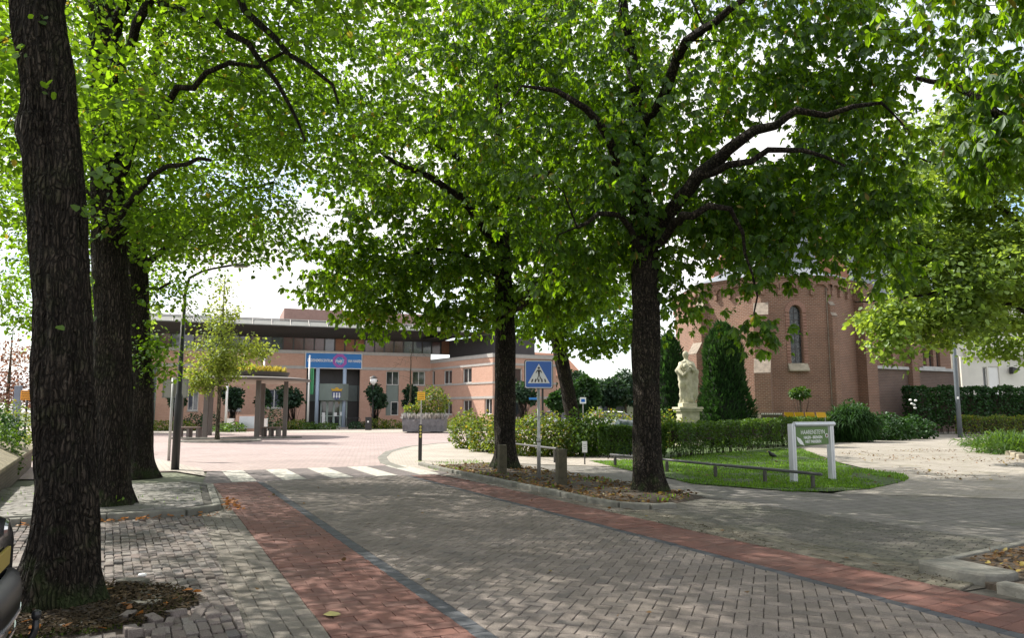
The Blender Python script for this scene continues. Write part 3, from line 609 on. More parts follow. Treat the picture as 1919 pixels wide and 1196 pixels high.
T2 = lime_tree((-6.42, 12.0), [(-6.42, 12.0, -.05, .30), (-6.42, 12.0, .35, .29), trk(212, 800, 12, .275), trk(210, 600, 12, .27), trk(205, 400, 12, .26), trk(197, 200, 12, .22), trk(190, 0, 12, .19), (-6.6, 12, 10.5, .12), (-6.5, 12, 14, .03)],
    'second lime trunk in the left row, at the kerb corner, with leaf shoots', [((-6.2, 13.2, 9.4), (4.3, 4.0, 4.4)), ((-4.4, 12.2, 7.0), (2.9, 2.5, 1.8), .8), ((-8.6, 13, 6.0), (2.6, 2.6, 1.8), .7), ((-5.3, 12.2, 5.0), (1.7, 1.6, .9), .8)], 1250, 38,
    seed=2, limbs=[[(0, 0, 5.2, .10), onpix(290, 215, 10.9, .06), onpix(360, 165, 10.4, .045), onpix(430, 120, 10.2, .035), onpix(520, 100, 10, .02)], [(0, 0, 6.4, .11), onpix(235, 8, 11.2, .08), onpix(330, 20, 10.5, .06), onpix(430, 60, 10.1, .048), onpix(520, 150, 9.9, .032), onpix(575, 260, 9.8, .014)],
     [(0, 0, 5.0, .08), (-8.2, 12.8, 6.0, .05), (-9.6, 13.5, 6.6, .03)], [(0, 0, 4.3, .05), onpix(290, 330, 10.8, .04), onpix(400, 300, 10.2, .025)], [(0, 0, 6.9, .08), (-4.6, 9.6, 8.0, .06), onpix(480, 40, 9.2, .045), onpix(580, 130, 9, .03), onpix(640, 190, 9, .015)]])
T3 = lime_tree((-8.9, 18.0), [(-8.9, 18.0, -.02, .30), (-8.9, 18.0, .4, .27), trk(266, 700, 18, .25), trk(256, 480, 18, .23), trk(240, 250, 18, .18), (-9.1, 18, 10.5, .12), (-9, 18, 13.5, .03)],
    'third lime trunk in the left row, partly hidden behind the second trunk', [((-8.8, 18.2, 9.2), (4.3, 4.2, 4.2)), ((-6.7, 17.2, 6.6), (2.3, 2.4, 1.6), .8), ((-10.6, 18.8, 5.9), (3.0, 2.6, 1.9), .7), ((-8.45, 17.8, 3.8), (.85, .9, 1.7), 4.0), ((-12.2, 19.4, 4.4), (2.2, 1.6, 1.0), .7)], 1200, 36,
    seed=3, n=56, step=.07, limbs=[[(0, 0, 5.0, .09), (-6.9, 17.3, 6.6, .05), (-5.6, 16.8, 6.9, .03)], [(0, 0, 4.4, .05), (-8.2, 17.6, 4.6, .03)], [(0, 0, 5.3, .08), (-11, 18.6, 6.3, .05), (-12.4, 19, 5.8, .03)]])
# leaf shoots (epicormic) on the near trunks
def shoots(parent, spots, mat='lime', size=.085, name='leaf_shoot'):
    for (x, y, z, dx, dy, dz, n) in spots:
        mb = MB(); C = []; D = []
        p = np.array([x, y, z]); d = np.array([dx, dy, dz]); mb.tube([p, p + d * .5, p + d + np.array([0, 0, -.03])], [.004, .003, .002], 4)
        for k in range(n): C.append(p + d * (.35 + .7 * k / n) + RS.normal(0, .03, 3)); D.append(unit(d) + RS.normal(0, .6, 3) - UPV * .3)
        C = np.array(C); D = unit(np.array(D)); lf = build_leaves(name, 'oval', C, D, unit(UPV * .5 + np.array([0, -.6, 0]) + RS.normal(0, .4, (len(C), 3))), size * RS.uniform(.6, 1.2, len(C)), mat, parent)
        mb.build('stem', 'bark1', lf)
def pshoot(px, py, Y, dx, dz, n): x, y, z = P(px, py, Y); return (x, y, z, dx, -.06, dz, n)
shoots(T1.root, [pshoot(70, 80, 6.15, -.12, -.12, 5), pshoot(95, 190, 6.1, -.02, .12, 4), pshoot(140, 380, 6.1, .14, -.1, 7), pshoot(160, 330, 6.1, .28, .05, 12), pshoot(165, 210, 6.1, .5, .14, 20), pshoot(160, 300, 6.1, .22, -.22, 10), pshoot(108, 622, 6.05, .05, .02, 1), pshoot(60, 40, 6.15, .12, .05, 4)])
shoots(T2.root, [pshoot(190 + 60 * (k % 2), 300 + k * 37, 11.75, .22 * (1 if k % 2 else -.8), -.05, 6) for k in range(9)] + [pshoot(222, 945, 11.75, .02, .12, 3)], size=.1)
shoots(T3.root, [pshoot(262 + 12 * (k % 3), 400 + k * 33, 17.7, .3, -.12, 9) for k in range(9)], size=.11)

def chestnut(base, tr, label, lobes, ntips, per, limbs=(), seed=0, n=60, ridge=.008, size=.158, spread=.23, group='chestnut trees along the right side of the street', dens=.5, step=.06, **kw):
    T = Tree('chestnut_tree', label, 'tree', base, group)
    ids = T.limb(tr, sub=.4, jit=0.)
    for L in limbs:
        if L[0] == 'sub': cand = range(len(T.pos)); j = min(cand, key=lambda i: np.sum((T.pos[i] - np.array(L[1][:3])) ** 2)); T.limb([tuple(T.pos[j]) + (L[1][3],)] + list(L[2:]), j)
        else: j = min(ids, key=lambda i: abs(T.pos[i][2] - L[0][2])); T.limb([tuple(T.pos[j]) + (L[0][3],)] + list(L[1:]), j)
    T.grow(inlobe(lobes, ntips), droop=.35, rise=.16)
    T.chains[0] = [-1]
    T.wood('bark2', trunk=ridged_trunk(tr, n, step, ridge, 5.5, .45, (), seed)); T.leaves('fan', 'chest', per, spread, size, down=.5, **kw)
    return T
R1 = chestnut((2.62, 14.3), [(2.62, 14.3, -.02, .30), (2.60, 14.3, .35, .28), trk(1212, 800, 14.3, .262), trk(1210, 600, 14.3, .255), trk(1206, 440, 14.3, .26), trk(1196, 300, 14.3, .17), trk(1190, 150, 14.3, .14), (2.3, 14.3, 9.5, .10), (2.2, 14.2, 13, .03)],
    'tall chestnut at the near corner of the soil bed, a long limb reaching right', [((2.6, 15.4, 9.9), (4.9, 4.0, 4.2)), ((5.4, 14.9, 6.7), (2.6, 1.9, 1.7), .7), ((.9, 13.8, 6.2), (2.4, 2.2, 1.7), 1.1), ((3.4, 14.6, 5.0), (1.6, 1.5, .8), .35), ((5.1, 13.3, 4.4), (.9, .9, .6), .7), ((4.35, 12.9, 3.3), (.24, .35, .85), 3.), ((3.75, 13.2, 4.3), (.5, .5, .7), 1.), ((6.5, 12.6, 4.7), (.6, .7, 1.2), 1.6), ((6.2, 12.6, 6.2), (1., .8, .8), .9), ((5.0, 14.6, 5.9), (1.5, 1.2, 1.0), 1.1), ((5.9, 13.8, 5.1), (1.0, .9, .8), 1.), ((6.4, 13.4, 8.4), (1.8, 1.5, 1.4), .8), ((1.2, 14.8, 4.5), (1.1, 1.1, .7), .7), ((3.4, 14.8, 3.9), (.45, .5, .7), .7), ((3.25, 13.4, 3.0), (.35, .35, .5), 2.)], 1850, 12,
    limbs=[[(0, 0, 4.9, .13), onpix(1262, 390, 13.5, .125), onpix(1330, 305, 12.4, .12), onpix(1410, 258, 11.7, .085), onpix(1490, 212, 11.4, .06), onpix(1590, 200, 11.3, .04), onpix(1650, 190, 11.3, .025), onpix(1700, 250, 11.3, .012)],
           ['sub', onpix(1300, 335, 12.6, .07), onpix(1370, 308, 12.0, .06), onpix(1440, 285, 11.7, .05), onpix(1500, 272, 11.5, .04), onpix(1580, 320, 11.3, .02)],
           [(0, 0, 4.7, .08), onpix(1262, 425, 13.4, .08), onpix(1300, 396, 12.5, .07), onpix(1370, 386, 12.2, .045), onpix(1400, 480, 12.5, .025), onpix(1425, 610, 12.6, .012)],
           [(0, 0, 5.6, .10), onpix(1120, 235, 12.6, .075), onpix(1040, 170, 12.2, .045), onpix(980, 160, 12.2, .02)], [(0, 0, 6.8, .10), onpix(1270, 110, 12.6, .09), onpix(1360, 20, 11.6, .06), onpix(1440, -60, 11.4, .04)],
           [(0, 0, 4.8, .07), onpix(1150, 400, 13, .05), onpix(1080, 430, 12.6, .03)]], seed=5)
R2 = chestnut((-.17, 19.9), [(-.17, 19.9, -.02, .34), (-.17, 19.9, .4, .30), trk(946, 800, 19.9, .28), trk(946, 640, 19.9, .27), trk(945, 560, 19.9, .26), trk(942, 480, 19.9, .2), trk(935, 330, 19.9, .15), (-.4, 20, 10.5, .11), (-.4, 20, 14, .03)],
    'dark chestnut trunk behind the left wooden bollard, its crown spreading over the street', [((-.6, 20.8, 10.2), (5.6, 5.0, 4.6)), ((-3.2, 20.2, 6.6), (2.9, 2.6, 2.0), 1.), ((1.6, 19.6, 6.2), (2.6, 2.4, 1.9), .9), ((-4.1, 19.2, 4.9), (1.7, 1.6, 1.0), .9), ((-1.6, 19.3, 4.7), (1.6, 1.5, 1.0), .9), ((-1.5, 19., 3.9), (.7, .7, .5), .8), ((-3.6, 19.1, 3.9), (.6, .6, .45), .6), ((1.4, 19.4, 4.6), (1.3, 1.2, .7), .6), ((-5.3, 19.6, 5.4), (.8, .8, .9), .8)], 2100, 12.5,
    limbs=[[(0, 0, 4.3, .12), onpix(985, 560, 18.6, .12), onpix(1040, 510, 17.6, .08), onpix(1100, 480, 17.2, .05)], [(0, 0, 5.6, .12), onpix(880, 390, 18., .11), onpix(820, 340, 17, .08), onpix(740, 300, 16.5, .055), onpix(690, 260, 16.4, .03)],
           [(0, 0, 5.0, .08), onpix(870, 480, 19.5, .06), onpix(800, 470, 19.3, .04), onpix(720, 500, 19.2, .02)], [(0, 0, 7, .1), (1.6, 19.4, 8.4, .07), (3, 19, 9.4, .04)], [(0, 0, 7.6, .1), (-2.6, 19.4, 9.2, .07), (-4.4, 19, 10, .04)]], seed=6, n=48, step=.08)
R3 = chestnut((2.45, 29.0), [(2.55, 29, -.02, .36), (2.5, 29, .5, .30), trk(1062, 720, 29, .27), trk(1045, 640, 29, .26), trk(1038, 560, 29, .22), (1.5, 29, 7.5, .14), (1.4, 29, 10, .03)],
    'leaning chestnut trunk rising out of the leafy shrubs right of the crossing sign', [((1.6, 28.6, 7.2), (3.8, 3.8, 2.8)), ((3.4, 27.8, 5.2), (2.3, 2.2, 1.6), 1.1), ((.6, 28, 5.2), (1.7, 1.6, 1.2), .8), ((2.6, 27.6, 3.9), (1.0, 1., .8), .9), ((4.4, 27.8, 4.2), (1.1, 1.1, .9), 1.)], 900, 9,
    limbs=[[(0, 0, 5, .12), (3.4, 28.4, 6.2, .07), (4.4, 28, 6, .04)], [(0, 0, 4.6, .1), (.4, 28.6, 6.0, .05)]], seed=8, n=40, step=.1, size=.17)
# tree just outside the frame on the right whose twigs hang in, and the pale tree by the drive
R0 = chestnut((7.3, 8.6), [(7.3, 8.6, -.02, .33), (7.3, 8.6, 1, .27), (7.25, 8.6, 3, .25), (7.2, 8.6, 5.5, .2), (7.1, 8.6, 8, .12), (7.1, 8.6, 11, .03)],
    'nearest chestnut, its large dark leaves hanging into the top right corner', [((8.7, 8.4, 8.0), (3.9, 4.3, 3.5)), ((7.0, 9.2, 5.6), (1.3, 1.5, 1.1), 1.), ((5.5, 8.3, 6.6), (1.3, 1.2, .7), .8), ((6.2, 9.3, 4.7), (.4, .5, .5), 1.2)], 850, 13, limbs=[[(0, 0, 4, .11), (6.6, 9.6, 5.6, .06), (5.8, 10.2, 6.4, .03)], [(0, 0, 5, .1), (5.6, 8, 7.2, .06)]], seed=9, n=30, step=.15, group=None)
def pale_tree(name, label, cat, base, h, r, lobes, ntips, per, mat, size, limbs=(), kind='oval', bark='bark3', spread=.2, group=None, extra=.6, **kw):
    T = Tree(name, label, cat, base, group); x, y = base
    tr = [(x, y, -.02, r * 1.25), (x, y, .5, r), (x + .02, y, h * .45, r * .85), (x, y, h * .75, r * .45), (x, y, h, .015)]
    ids = T.limb(tr, sub=.4, jit=0)
    for L in limbs: j = min(ids, key=lambda i: abs(T.pos[i][2] - L[0][2])); T.limb([tuple(T.pos[j]) + (L[0][3],)] + list(L[1:]), j)
    T.grow(inlobe(lobes, ntips), droop=.1); T.chains[0] = [-1]
    T.wood(bark, trunk=ridged_trunk(tr, 20, .2, r * .04, 3., .3, (), 3)); T.leaves(kind, mat, per, spread, size, extra=extra, **kw); return T
R4 = pale_tree('maple_tree', 'pale sunlit maple spreading in from the right above the drive', 'tree', (19.5, 25), 13, .26,
    [((18.5, 25, 9.6), (6.2, 4.5, 4.0), 1.1), ((15.2, 23.6, 6.0), (3.0, 2.4, 1.5), 1.3), ((12.2, 23.2, 4.4), (1.4, 1.2, .7), 1.), ((13.9, 23.2, 4.2), (1.6, 1.2, .8), 1.), ((12.3, 22.8, 3.2), (.45, .5, .55), 1.1), ((16.8, 23.4, 4.4), (1.7, 1.2, .75), 1.), ((13.8, 24.6, 7.6), (3.0, 2.2, 2.0), 1.1), ((11.7, 22.8, 3.5), (.4, .5, .5), 1.3), ((19.6, 29, 5.1), (3.0, 1.5, 1.7), .8)], 2700, 24, 'maple', .15,
    limbs=[[(0, 0, 3.6, .14), onpix(1915, 535, 24, .10), onpix(1830, 510, 23.8, .08), onpix(1760, 475, 23.6, .05), onpix(1680, 440, 23.4, .03)], [(0, 0, 3.3, .09), onpix(1840, 545, 23.8, .06), onpix(1700, 560, 23.4, .04), onpix(1600, 570, 23, .02)], [(0, 0, 6, .12), (15.5, 24, 9, .06), (13, 23.5, 10, .03)]], bark='bark2')
YT = pale_tree('young_tree', 'young yellow-green tree in a round kerbed bed in front of the shelter', 'tree', (-15.05, 38.2), 8.2, .1,
    [((-15.0, 38.2, 4.7), (1.9, 1.9, 1.8), 1.), ((-15.9, 38, 4.0), (1.5, 1.4, 1.3), .8), ((-14.1, 38, 4.0), (1.4, 1.4, 1.2), .8), ((-15.1, 38.2, 6.4), (.9, .9, 1.2), .6), ((-15.1, 38.2, 7.8), (.3, .3, .8), .35), ((-12.9, 38, 4.7), (.6, .6, .5), .5), ((-16.2, 38, 2.9), (.9, .8, .5), .5)], 560, 12, 'young', .13, spread=.22)

# ------------------------------------------------------------------ shrubs and hedges
def shell_pts(n, box=None, ell=None, deep=.25, bottom=True):
    if ell is not None:
        c, r = np.array(ell[0]), np.array(ell[1]); d = unit(RS.normal(0, 1, (n, 3)))
        k = 1 + .14 * np.sin(d[:, :1] * 5 + c[0]) * np.cos(d[:, 2:] * 6 + c[1]) + .09 * np.sin(d[:, 1:2] * 11)
        return c + d * r * k * (1 - deep * RS.uniform(0, 1, (n, 1)) ** 1.5), d
def hedge(name, label, cat, path, w, h, n, mat, size, z0=0., group=None, base_gap=.12, taper=.9, top_n=.3, wob=.05, core=True, kind='oval', holes=.0):
    """clipped hedge following path (ground points); h may be (h0,h1)"""
    T = thing(name, label, cat, (path[0][0], path[0][1], z0), group); path = [np.array(p, float) for p in path]; hh = h if isinstance(h, (tuple, list)) else (h, h)
    L = [np.linalg.norm(b - a) for a, b in zip(path[:-1], path[1:])]; tot = sum(L); s = RS.uniform(0, tot, n); cum = np.concatenate([[0], np.cumsum(L)])
    j = np.clip(np.searchsorted(cum, s) - 1, 0, len(L) - 1); PA = np.array(path); f = (s - cum[j]) / np.array(L)[j]; c = PA[j] * (1 - f[:, None]) + PA[j + 1] * f[:, None]
    d = unit(PA[j + 1] - PA[j]); nr = np.stack([d[:, 1], -d[:, 0]], 1); H_ = hh[0] + (hh[1] - hh[0]) * s / tot
    side = RS.uniform(0, 1, n); top = side < top_n; sg = np.where(RS.uniform(0, 1, n) < .72, 1., -1.)
    z = np.where(top, H_ - RS.exponential(.035, n), base_gap * H_ + (H_ * (1 - base_gap)) * RS.uniform(0, 1, n) ** .75)
    off = np.where(top, RS.uniform(-.5, .5, n) * w * taper, sg * w * .5 * (taper + (1 - taper) * (1 - z / H_)) - sg * RS.exponential(.05, n))
    wb = np.sin(s * 3.1) * wob + np.sin(s * 7.7 + 1) * wob * .6; z = z + wb * (z / H_) + RS.normal(0, .02, n); off = off + wb * .8
    C = np.stack([c[:, 0] + nr[:, 0] * off, c[:, 1] + nr[:, 1] * off, z0 + z], 1); en = RS.uniform(0, 1, n) < min(.2, w / tot * .8); ei = RS.uniform(0, 1, n) < .5; pe = np.where(ei[:, None], PA[0], PA[-1]); de = np.where(ei[:, None], unit(PA[1] - PA[0]), unit(PA[-2] - PA[-1])); ne = np.stack([de[:, 1], -de[:, 0]], 1); eo = RS.uniform(-.5, .5, (n, 1)) * w; C[:, :2] = np.where(en[:, None], pe + ne * eo + de * RS.exponential(.07, (n, 1)), C[:, :2])
    out = np.stack([nr[:, 0] * sg * (~top), nr[:, 1] * sg * (~top), top * 1.], 1)
    if holes: keep = RS.uniform(0, 1, n) > holes * (z < H_ * .6) ; C = C[keep]; out = out[keep]; n = len(C)
    build_leaves('foliage', kind, C, unit(RS.normal(0, 1, (n, 3)) + out * .5), unit(out * .9 + RS.normal(0, .5, (n, 3)) + UPV * .3), size * RS.uniform(.7, 1.3, n), mat, T, **({} if kind != 'strip' else dict(width=.1)))
    mb = MB(); k = int(tot / .22)
    for q in range(k):
        ss = tot * (q + random.random()) / k; jj = min(len(L) - 1, int(np.searchsorted(cum, ss)) - 1); jj = max(0, jj); ff = (ss - cum[jj]) / L[jj]; p = path[jj] * (1 - ff) + path[jj + 1] * ff
        for e in range(3):
            a = (p[0] + random.gauss(0, .06), p[1] + random.gauss(0, .06), z0 - .01); b = (p[0] + random.gauss(0, w * .25), p[1] + random.gauss(0, w * .25), z0 + (hh[0] + (hh[1] - hh[0]) * ss / tot) * random.uniform(.6, .93)); mb.tube([a, b], [.012, .005], 4)
    mb.build('stems', 'bark2', T)
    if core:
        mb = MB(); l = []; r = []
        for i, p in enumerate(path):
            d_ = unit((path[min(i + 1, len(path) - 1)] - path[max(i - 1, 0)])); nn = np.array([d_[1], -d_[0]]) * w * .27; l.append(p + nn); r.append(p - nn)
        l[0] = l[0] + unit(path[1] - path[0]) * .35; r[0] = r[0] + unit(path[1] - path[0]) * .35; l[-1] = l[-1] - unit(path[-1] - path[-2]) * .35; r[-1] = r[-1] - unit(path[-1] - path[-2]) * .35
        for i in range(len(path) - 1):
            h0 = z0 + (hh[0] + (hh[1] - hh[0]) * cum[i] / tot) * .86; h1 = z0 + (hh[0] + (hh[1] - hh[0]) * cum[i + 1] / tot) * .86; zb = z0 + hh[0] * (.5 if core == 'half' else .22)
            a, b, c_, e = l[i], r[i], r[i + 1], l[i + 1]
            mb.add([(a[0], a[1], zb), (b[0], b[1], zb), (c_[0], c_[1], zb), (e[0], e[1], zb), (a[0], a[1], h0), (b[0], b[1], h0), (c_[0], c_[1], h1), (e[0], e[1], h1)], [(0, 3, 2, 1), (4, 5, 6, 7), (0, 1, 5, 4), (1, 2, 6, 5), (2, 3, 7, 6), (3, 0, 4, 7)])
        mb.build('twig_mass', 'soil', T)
    return T
def bush(name, label, cat, lobes, n, mat, size, group=None, kind='oval', stem=True, deep=.4, droop=.2, **kw):
    c0 = lobes[0][0]; T = thing(name, label, cat, (c0[0], c0[1], 0), group); C = []; D = []
    vol = np.array([l[1][0] * l[1][2] for l in lobes]); 
    for l, v in zip(lobes, vol):
        c, d = shell_pts(int(n * v / vol.sum()) + 1, ell=l, deep=deep); C.append(c); D.append(d)
    C = np.concatenate(C); D = np.concatenate(D); keep = C[:, 2] > .01; C = C[keep]; D = D[keep]; m = len(C)
    build_leaves('foliage', kind, C, unit(D * .8 + RS.normal(0, .6, (m, 3)) - UPV * droop), unit(D * .6 + UPV * .6 + RS.normal(0, .5, (m, 3))), size * RS.uniform(.7, 1.3, m), mat, T, **kw)
    mb = MB()
    for l in lobes:
        for e in range(7):
            t = np.array(l[0]) + RS.normal(0, .45, 3) * np.array(l[1]); mb.tube([(c0[0] + RS.normal(0, .08), c0[1] + RS.normal(0, .08), -.01), (c0[0] * .5 + t[0] * .5, c0[1] * .5 + t[1] * .5, max(.1, t[2] * .55)), tuple(t)], [.018, .012, .005], 4)
    mb.build('stems', 'bark2', T); return T
HP = [G(1246, 866), G(1330, 857), G(1400, 850), G(1480, 840), G(1560, 826), G(1640, 812)]
HP = [(5.2, 24.6), (7.2, 27.0), (8.9, 29.0), (11.6, 32.4), (15.0, 36.4), (19.2, 41.5)]
hedge('clipped_hedge', 'long low clipped beech hedge curving behind the lawn and the green sign', 'hedge', HP, .62, (1.08, 1.3), 26000, 'hedge', .065, core='half', holes=.25)
hedge('clipped_hedge', 'short low clipped hedge left of the big chestnut, in front of the tarpaulin', 'hedge', [(2.9, 25.2), (5.1, 25.0)], .55, 1.0, 6500, 'hedge', .065, core='half', holes=.2)
hedge('tall_hedge', 'tall dark clipped hedge beside the church, behind the leaning lamp pole', 'hedge', [(26.3, 49.5), (32, 49.6), (37.5, 50), (42, 51)], 1.3, 3.0, 15000, 'laurel', .15, wob=.1)
hedge('low_hedge', 'low reddish-green hedge at the far edge of the drive', 'hedge', [(27, 45.0), (31, 45.5), (36, 46), (41, 46.4)], .9, 1.15, 9000, 'ltshrub', .09, wob=.08)
for i, (lb, l, n, m_, sz) in enumerate([
    ('leafy yellow-green shrubs behind the low rail, left of the crossing sign', [((-.9, 28.6, .6), (.8, .7, .8)), ((-.2, 27.4, .6), (.8, .7, .75))], 3600, 'ltshrub', .09),
    ('leafy shrub standing right behind the crossing sign pole', [((.7, 26.2, .6), (1.0, .7, .85)), ((1.4, 25.8, .6), (.8, .7, .8))], 4000, 'ltshrub', .09),
    ('darker shrub at the foot of the leaning chestnut', [((2.3, 25.8, .6), (.8, .7, .85)), ((3.0, 26.4, .6), (.8, .7, .75))], 3400, 'hedge', .09),
    ('yellow-green shrub at the far left end of the rail', [((-1.9, 31, .7), (.7, .7, .9))], 1500, 'ltshrub', .09),
    ('yellowish shrub behind the tarpaulin', [((4.0, 31.2, .7), (1.5, .8, .95)), ((6.2, 32, .7), (1.4, .8, .85))], 3400, 'ltshrub', .1)]):
    bush('shrub', lb, 'shrub', l, n, m_, sz)
bush('fern_clump', 'feathery fern clump spilling over the end of the hedge', 'plant', [((16.9, 37.2, .9), (1.3, .9, .85))], 5200, 'laurel', .34, kind='strip', width=.07, bend=.35)
bush('shrub', 'broad-leaved dark shrub between the fern and the tall hedge', 'shrub', [((19.6, 39.4, .6), (1.5, .9, .75)), ((21.8, 41.2, .55), (1.5, .9, .65))], 3600, 'laurel', .14)
bush('hydrangea', 'white flowering shrub in front of the tall hedge', 'shrub', [((19.1, 41.6, 1.1), (.9, .7, 1.0))], 900, 'laurel', .14)
mb = MB(); 
for px, py in ((1706, 750), (1716, 751), (1713, 759), (1715, 765), (1709, 757)): mb.lathe([(.01, -.06), (.06, -.04), (.085, 0), (.05, .05), (.01, .06)], P(px, py, 41.2), 7)
o = mb.build('blossom', 'white', [c for c in COL.objects if c.name == 'hydrangea'][0], smooth=True)
bush('shrub', 'light green rounded shrub in front of the right end of the tall hedge', 'shrub', [((36.5, 47.6, 1.1), (2.6, 1.2, 1.25))], 4200, 'hedge', .14)
# daylily bed by the drive with a stone edging
BT = [G(1828, 838), G(1850, 850), G(1925, 862)]
bush('daylily_bed', 'bed of strappy bright green daylilies at the right edge of the drive', 'plants', [((18.6, 27.4, .1), (1.6, 1.5, .48)), ((21.2, 28.5, .1), (2.6, 2.2, .5)), ((21.6, 32.0, .1), (2.2, 1.9, .45))], 9000, 'hedge', .42, kind='strip', width=.05, bend=.5, deep=.8)
for k in range(9):
    p = G(1822 + k * 12, 832 + k * 3.6); m_ = MB(); m_.box((p[0], p[1], .06), (.36, .22, .2), random.uniform(-.5, .5)); o = m_.build('edging_stone', 'pot', bev=.04)
    tag(o, 'rough pale stone in the edging of the daylily bed', 'stone', 'stones edging the daylily bed')
bush('topiary_standard', 'small round-headed topiary on a thin stem in front of the church window', 'shrub', [((onpix(1499, 737, 41, 0)[0], 41, onpix(1499, 737, 41, 0)[2]), (.52, .5, .3))], 700, 'hedge', .12)
x, y, z = P(1499, 742, 41); mb = MB(); mb.tube([(x + .05, y, 0), (x, y, z)], .035, 6); mb.build('stem', 'bark3', [c for c in COL.objects if c.name == 'topiary_standard'][0])
def yew(label, c, w, h, n, seed):
    T = thing('yew_cone', label, 'yew', (c[0], c[1], 0), None); k = RS.uniform(0, 1, n) ** .85; a = RS.uniform(0, 2 * PI, n)
    prof = lambda q: w * (1 - q ** 3.2) ** .6 * (.93 + .12 * np.sin(q * 9)) * (1 - .06 * q)
    r = prof(k) * (1 + .06 * np.sin(a * 4 + seed + k * 8) + .04 * np.sin(a * 9 + k * 22)) * (1 - .16 * RS.uniform(0, 1, n) ** 2)
    C = np.stack([c[0] + r * np.cos(a), c[1] + r * np.sin(a), .08 + k * h], 1); D = np.stack([np.cos(a), np.sin(a), .9 + k], 1) + RS.normal(0, .35, (n, 3))
    build_leaves('foliage', 'strip', C, D, None, RS.uniform(.08, .22, n) * np.where(RS.uniform(0, 1, n) < .07, 1.9, 1.), 'yew', T, width=.16, bend=.05)
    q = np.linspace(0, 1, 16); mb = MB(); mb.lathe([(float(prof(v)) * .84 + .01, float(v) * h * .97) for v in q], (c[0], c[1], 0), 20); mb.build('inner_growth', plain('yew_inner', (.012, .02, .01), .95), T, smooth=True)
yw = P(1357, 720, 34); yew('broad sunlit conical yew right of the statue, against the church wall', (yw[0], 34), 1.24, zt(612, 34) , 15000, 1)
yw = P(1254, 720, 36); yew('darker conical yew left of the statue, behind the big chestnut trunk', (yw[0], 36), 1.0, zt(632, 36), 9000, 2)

# ------------------------------------------------------------------ buildings
class Plane:
    def __init__(s, A, B): s.A = np.array(A[:2], float); d = np.array(B[:2], float) - s.A; s.L = float(np.linalg.norm(d)); s.u = d / s.L; s.n = np.array([s.u[1], -s.u[0]])
    def hit(s, px, py):
        d = ray(px, py); # camera at origin xy
        den = d[0] * s.n[0] + d[1] * s.n[1]; t = (s.A @ s.n) / den; p = np.array([d[0] * t, d[1] * t]); return float((p - s.A) @ s.u), H + d[2] * t
    def w(s, u, z, o=0.): p = s.A + s.u * u + s.n * o; return (float(p[0]), float(p[1]), z)
    def rect(s, x0, y0, x1, y1):   # pixel rectangle -> (u0,u1,z0,z1)
        ym = (y0 + y1) / 2; xm = (x0 + x1) / 2; return (s.hit(x0, ym)[0], s.hit(x1, ym)[0], s.hit(xm, y1)[1], s.hit(xm, y0)[1])
    def ax(s): return ((s.u[0], s.u[1], 0), (s.n[0], s.n[1], 0), (0, 0, 1))
    def box(s, mb, u0, u1, z0, z1, o0, o1): c = s.w((u0 + u1) / 2, (z0 + z1) / 2, (o0 + o1) / 2); mb.box(c, (u1 - u0, o1 - o0, z1 - z0), ax=s.ax())
def wall(mb, pl, u0, u1, z0, z1, holes=(), depth=.25, off=0.):
    us = sorted({u0, u1} | {q for h in holes for q in h[:2]}); zs = sorted({z0, z1} | {q for h in holes for q in h[2:4]})
    for a, b in zip(us[:-1], us[1:]):
        for c, d in zip(zs[:-1], zs[1:]):
            if any(h[0] - 1e-6 <= a and b <= h[1] + 1e-6 and h[2] - 1e-6 <= c and d <= h[3] + 1e-6 for h in holes): continue
            if b - a < 1e-5 or d - c < 1e-5: continue
            mb.quad(pl.w(a, c, off), pl.w(b, c, off), pl.w(b, d, off), pl.w(a, d, off))
    for h in holes:
        a, b, c, d = h[:4]; i, o = off - depth, off
        mb.quad(pl.w(a, c, o), pl.w(a, d, o), pl.w(a, d, i), pl.w(a, c, i)); mb.quad(pl.w(b, c, o), pl.w(b, c, i), pl.w(b, d, i), pl.w(b, d, o))
        mb.quad(pl.w(a, d, o), pl.w(b, d, o), pl.w(b, d, i), pl.w(a, d, i)); mb.quad(pl.w(a, c, o), pl.w(a, c, i), pl.w(b, c, i), pl.w(b, c, o))
def window(parent, pl, h, nm=2, off=0., depth=.22, fr='framew', gl='glass', fw=.07, trans=None, sill=True, name='window'):
    a, b, c, d = h; o1 = off - depth + .06; o0 = off - depth - .02; mb = MB()
    for (p, q, r, t) in ((a, a + fw, c, d), (b - fw, b, c, d), (a + fw, b - fw, c, c + fw), (a + fw, b - fw, d - fw, d)): pl.box(mb, p, q, r, t, o0, o1)
    for k in range(1, nm): x = a + (b - a) * k / nm; pl.box(mb, x - fw * .5, x + fw * .5, c + fw, d - fw, o0, o1 - .004)
    if trans: z = c + (d - c) * trans; pl.box(mb, a + fw, b - fw, z - fw * .4, z + fw * .4, o0, o1 - .008)
    w = mb.build(name, fr, parent)
    mb = MB(); pl.box(mb, a + .01, b - .01, c + .01, d - .01, o0 - .03, o0 + .03); mb.build('pane', gl, w)
    if sill: mb = MB(); pl.box(mb, a - .06, b + .06, c - .09, c - .004, off - depth + .02, off + .06); mb.build('sill', 'sillst', w)
    return w
TH = thing('town_hall', 'two-storey salmon brick office building with dark overhanging roof across the plaza', 'building', (-20, 66, 0))
xA, yA, _ = P(325, 768, 63.); xB, yB, _ = P(806, 768, 70.9)
MF = Plane((xA, yA), (xB, yB)); UL = MF.L
uS = MF.hit(293, 740)[0]                                   # left edge of the brick
z_str = MF.hit(680, 691)[1]; z_cop = MF.hit(680, 666)[1]; z_can = MF.hit(700, 637)[1]
ent = MF.rect(573, 692, 674, 801); ent = (ent[0], ent[1], 0.02, z_str - .02)
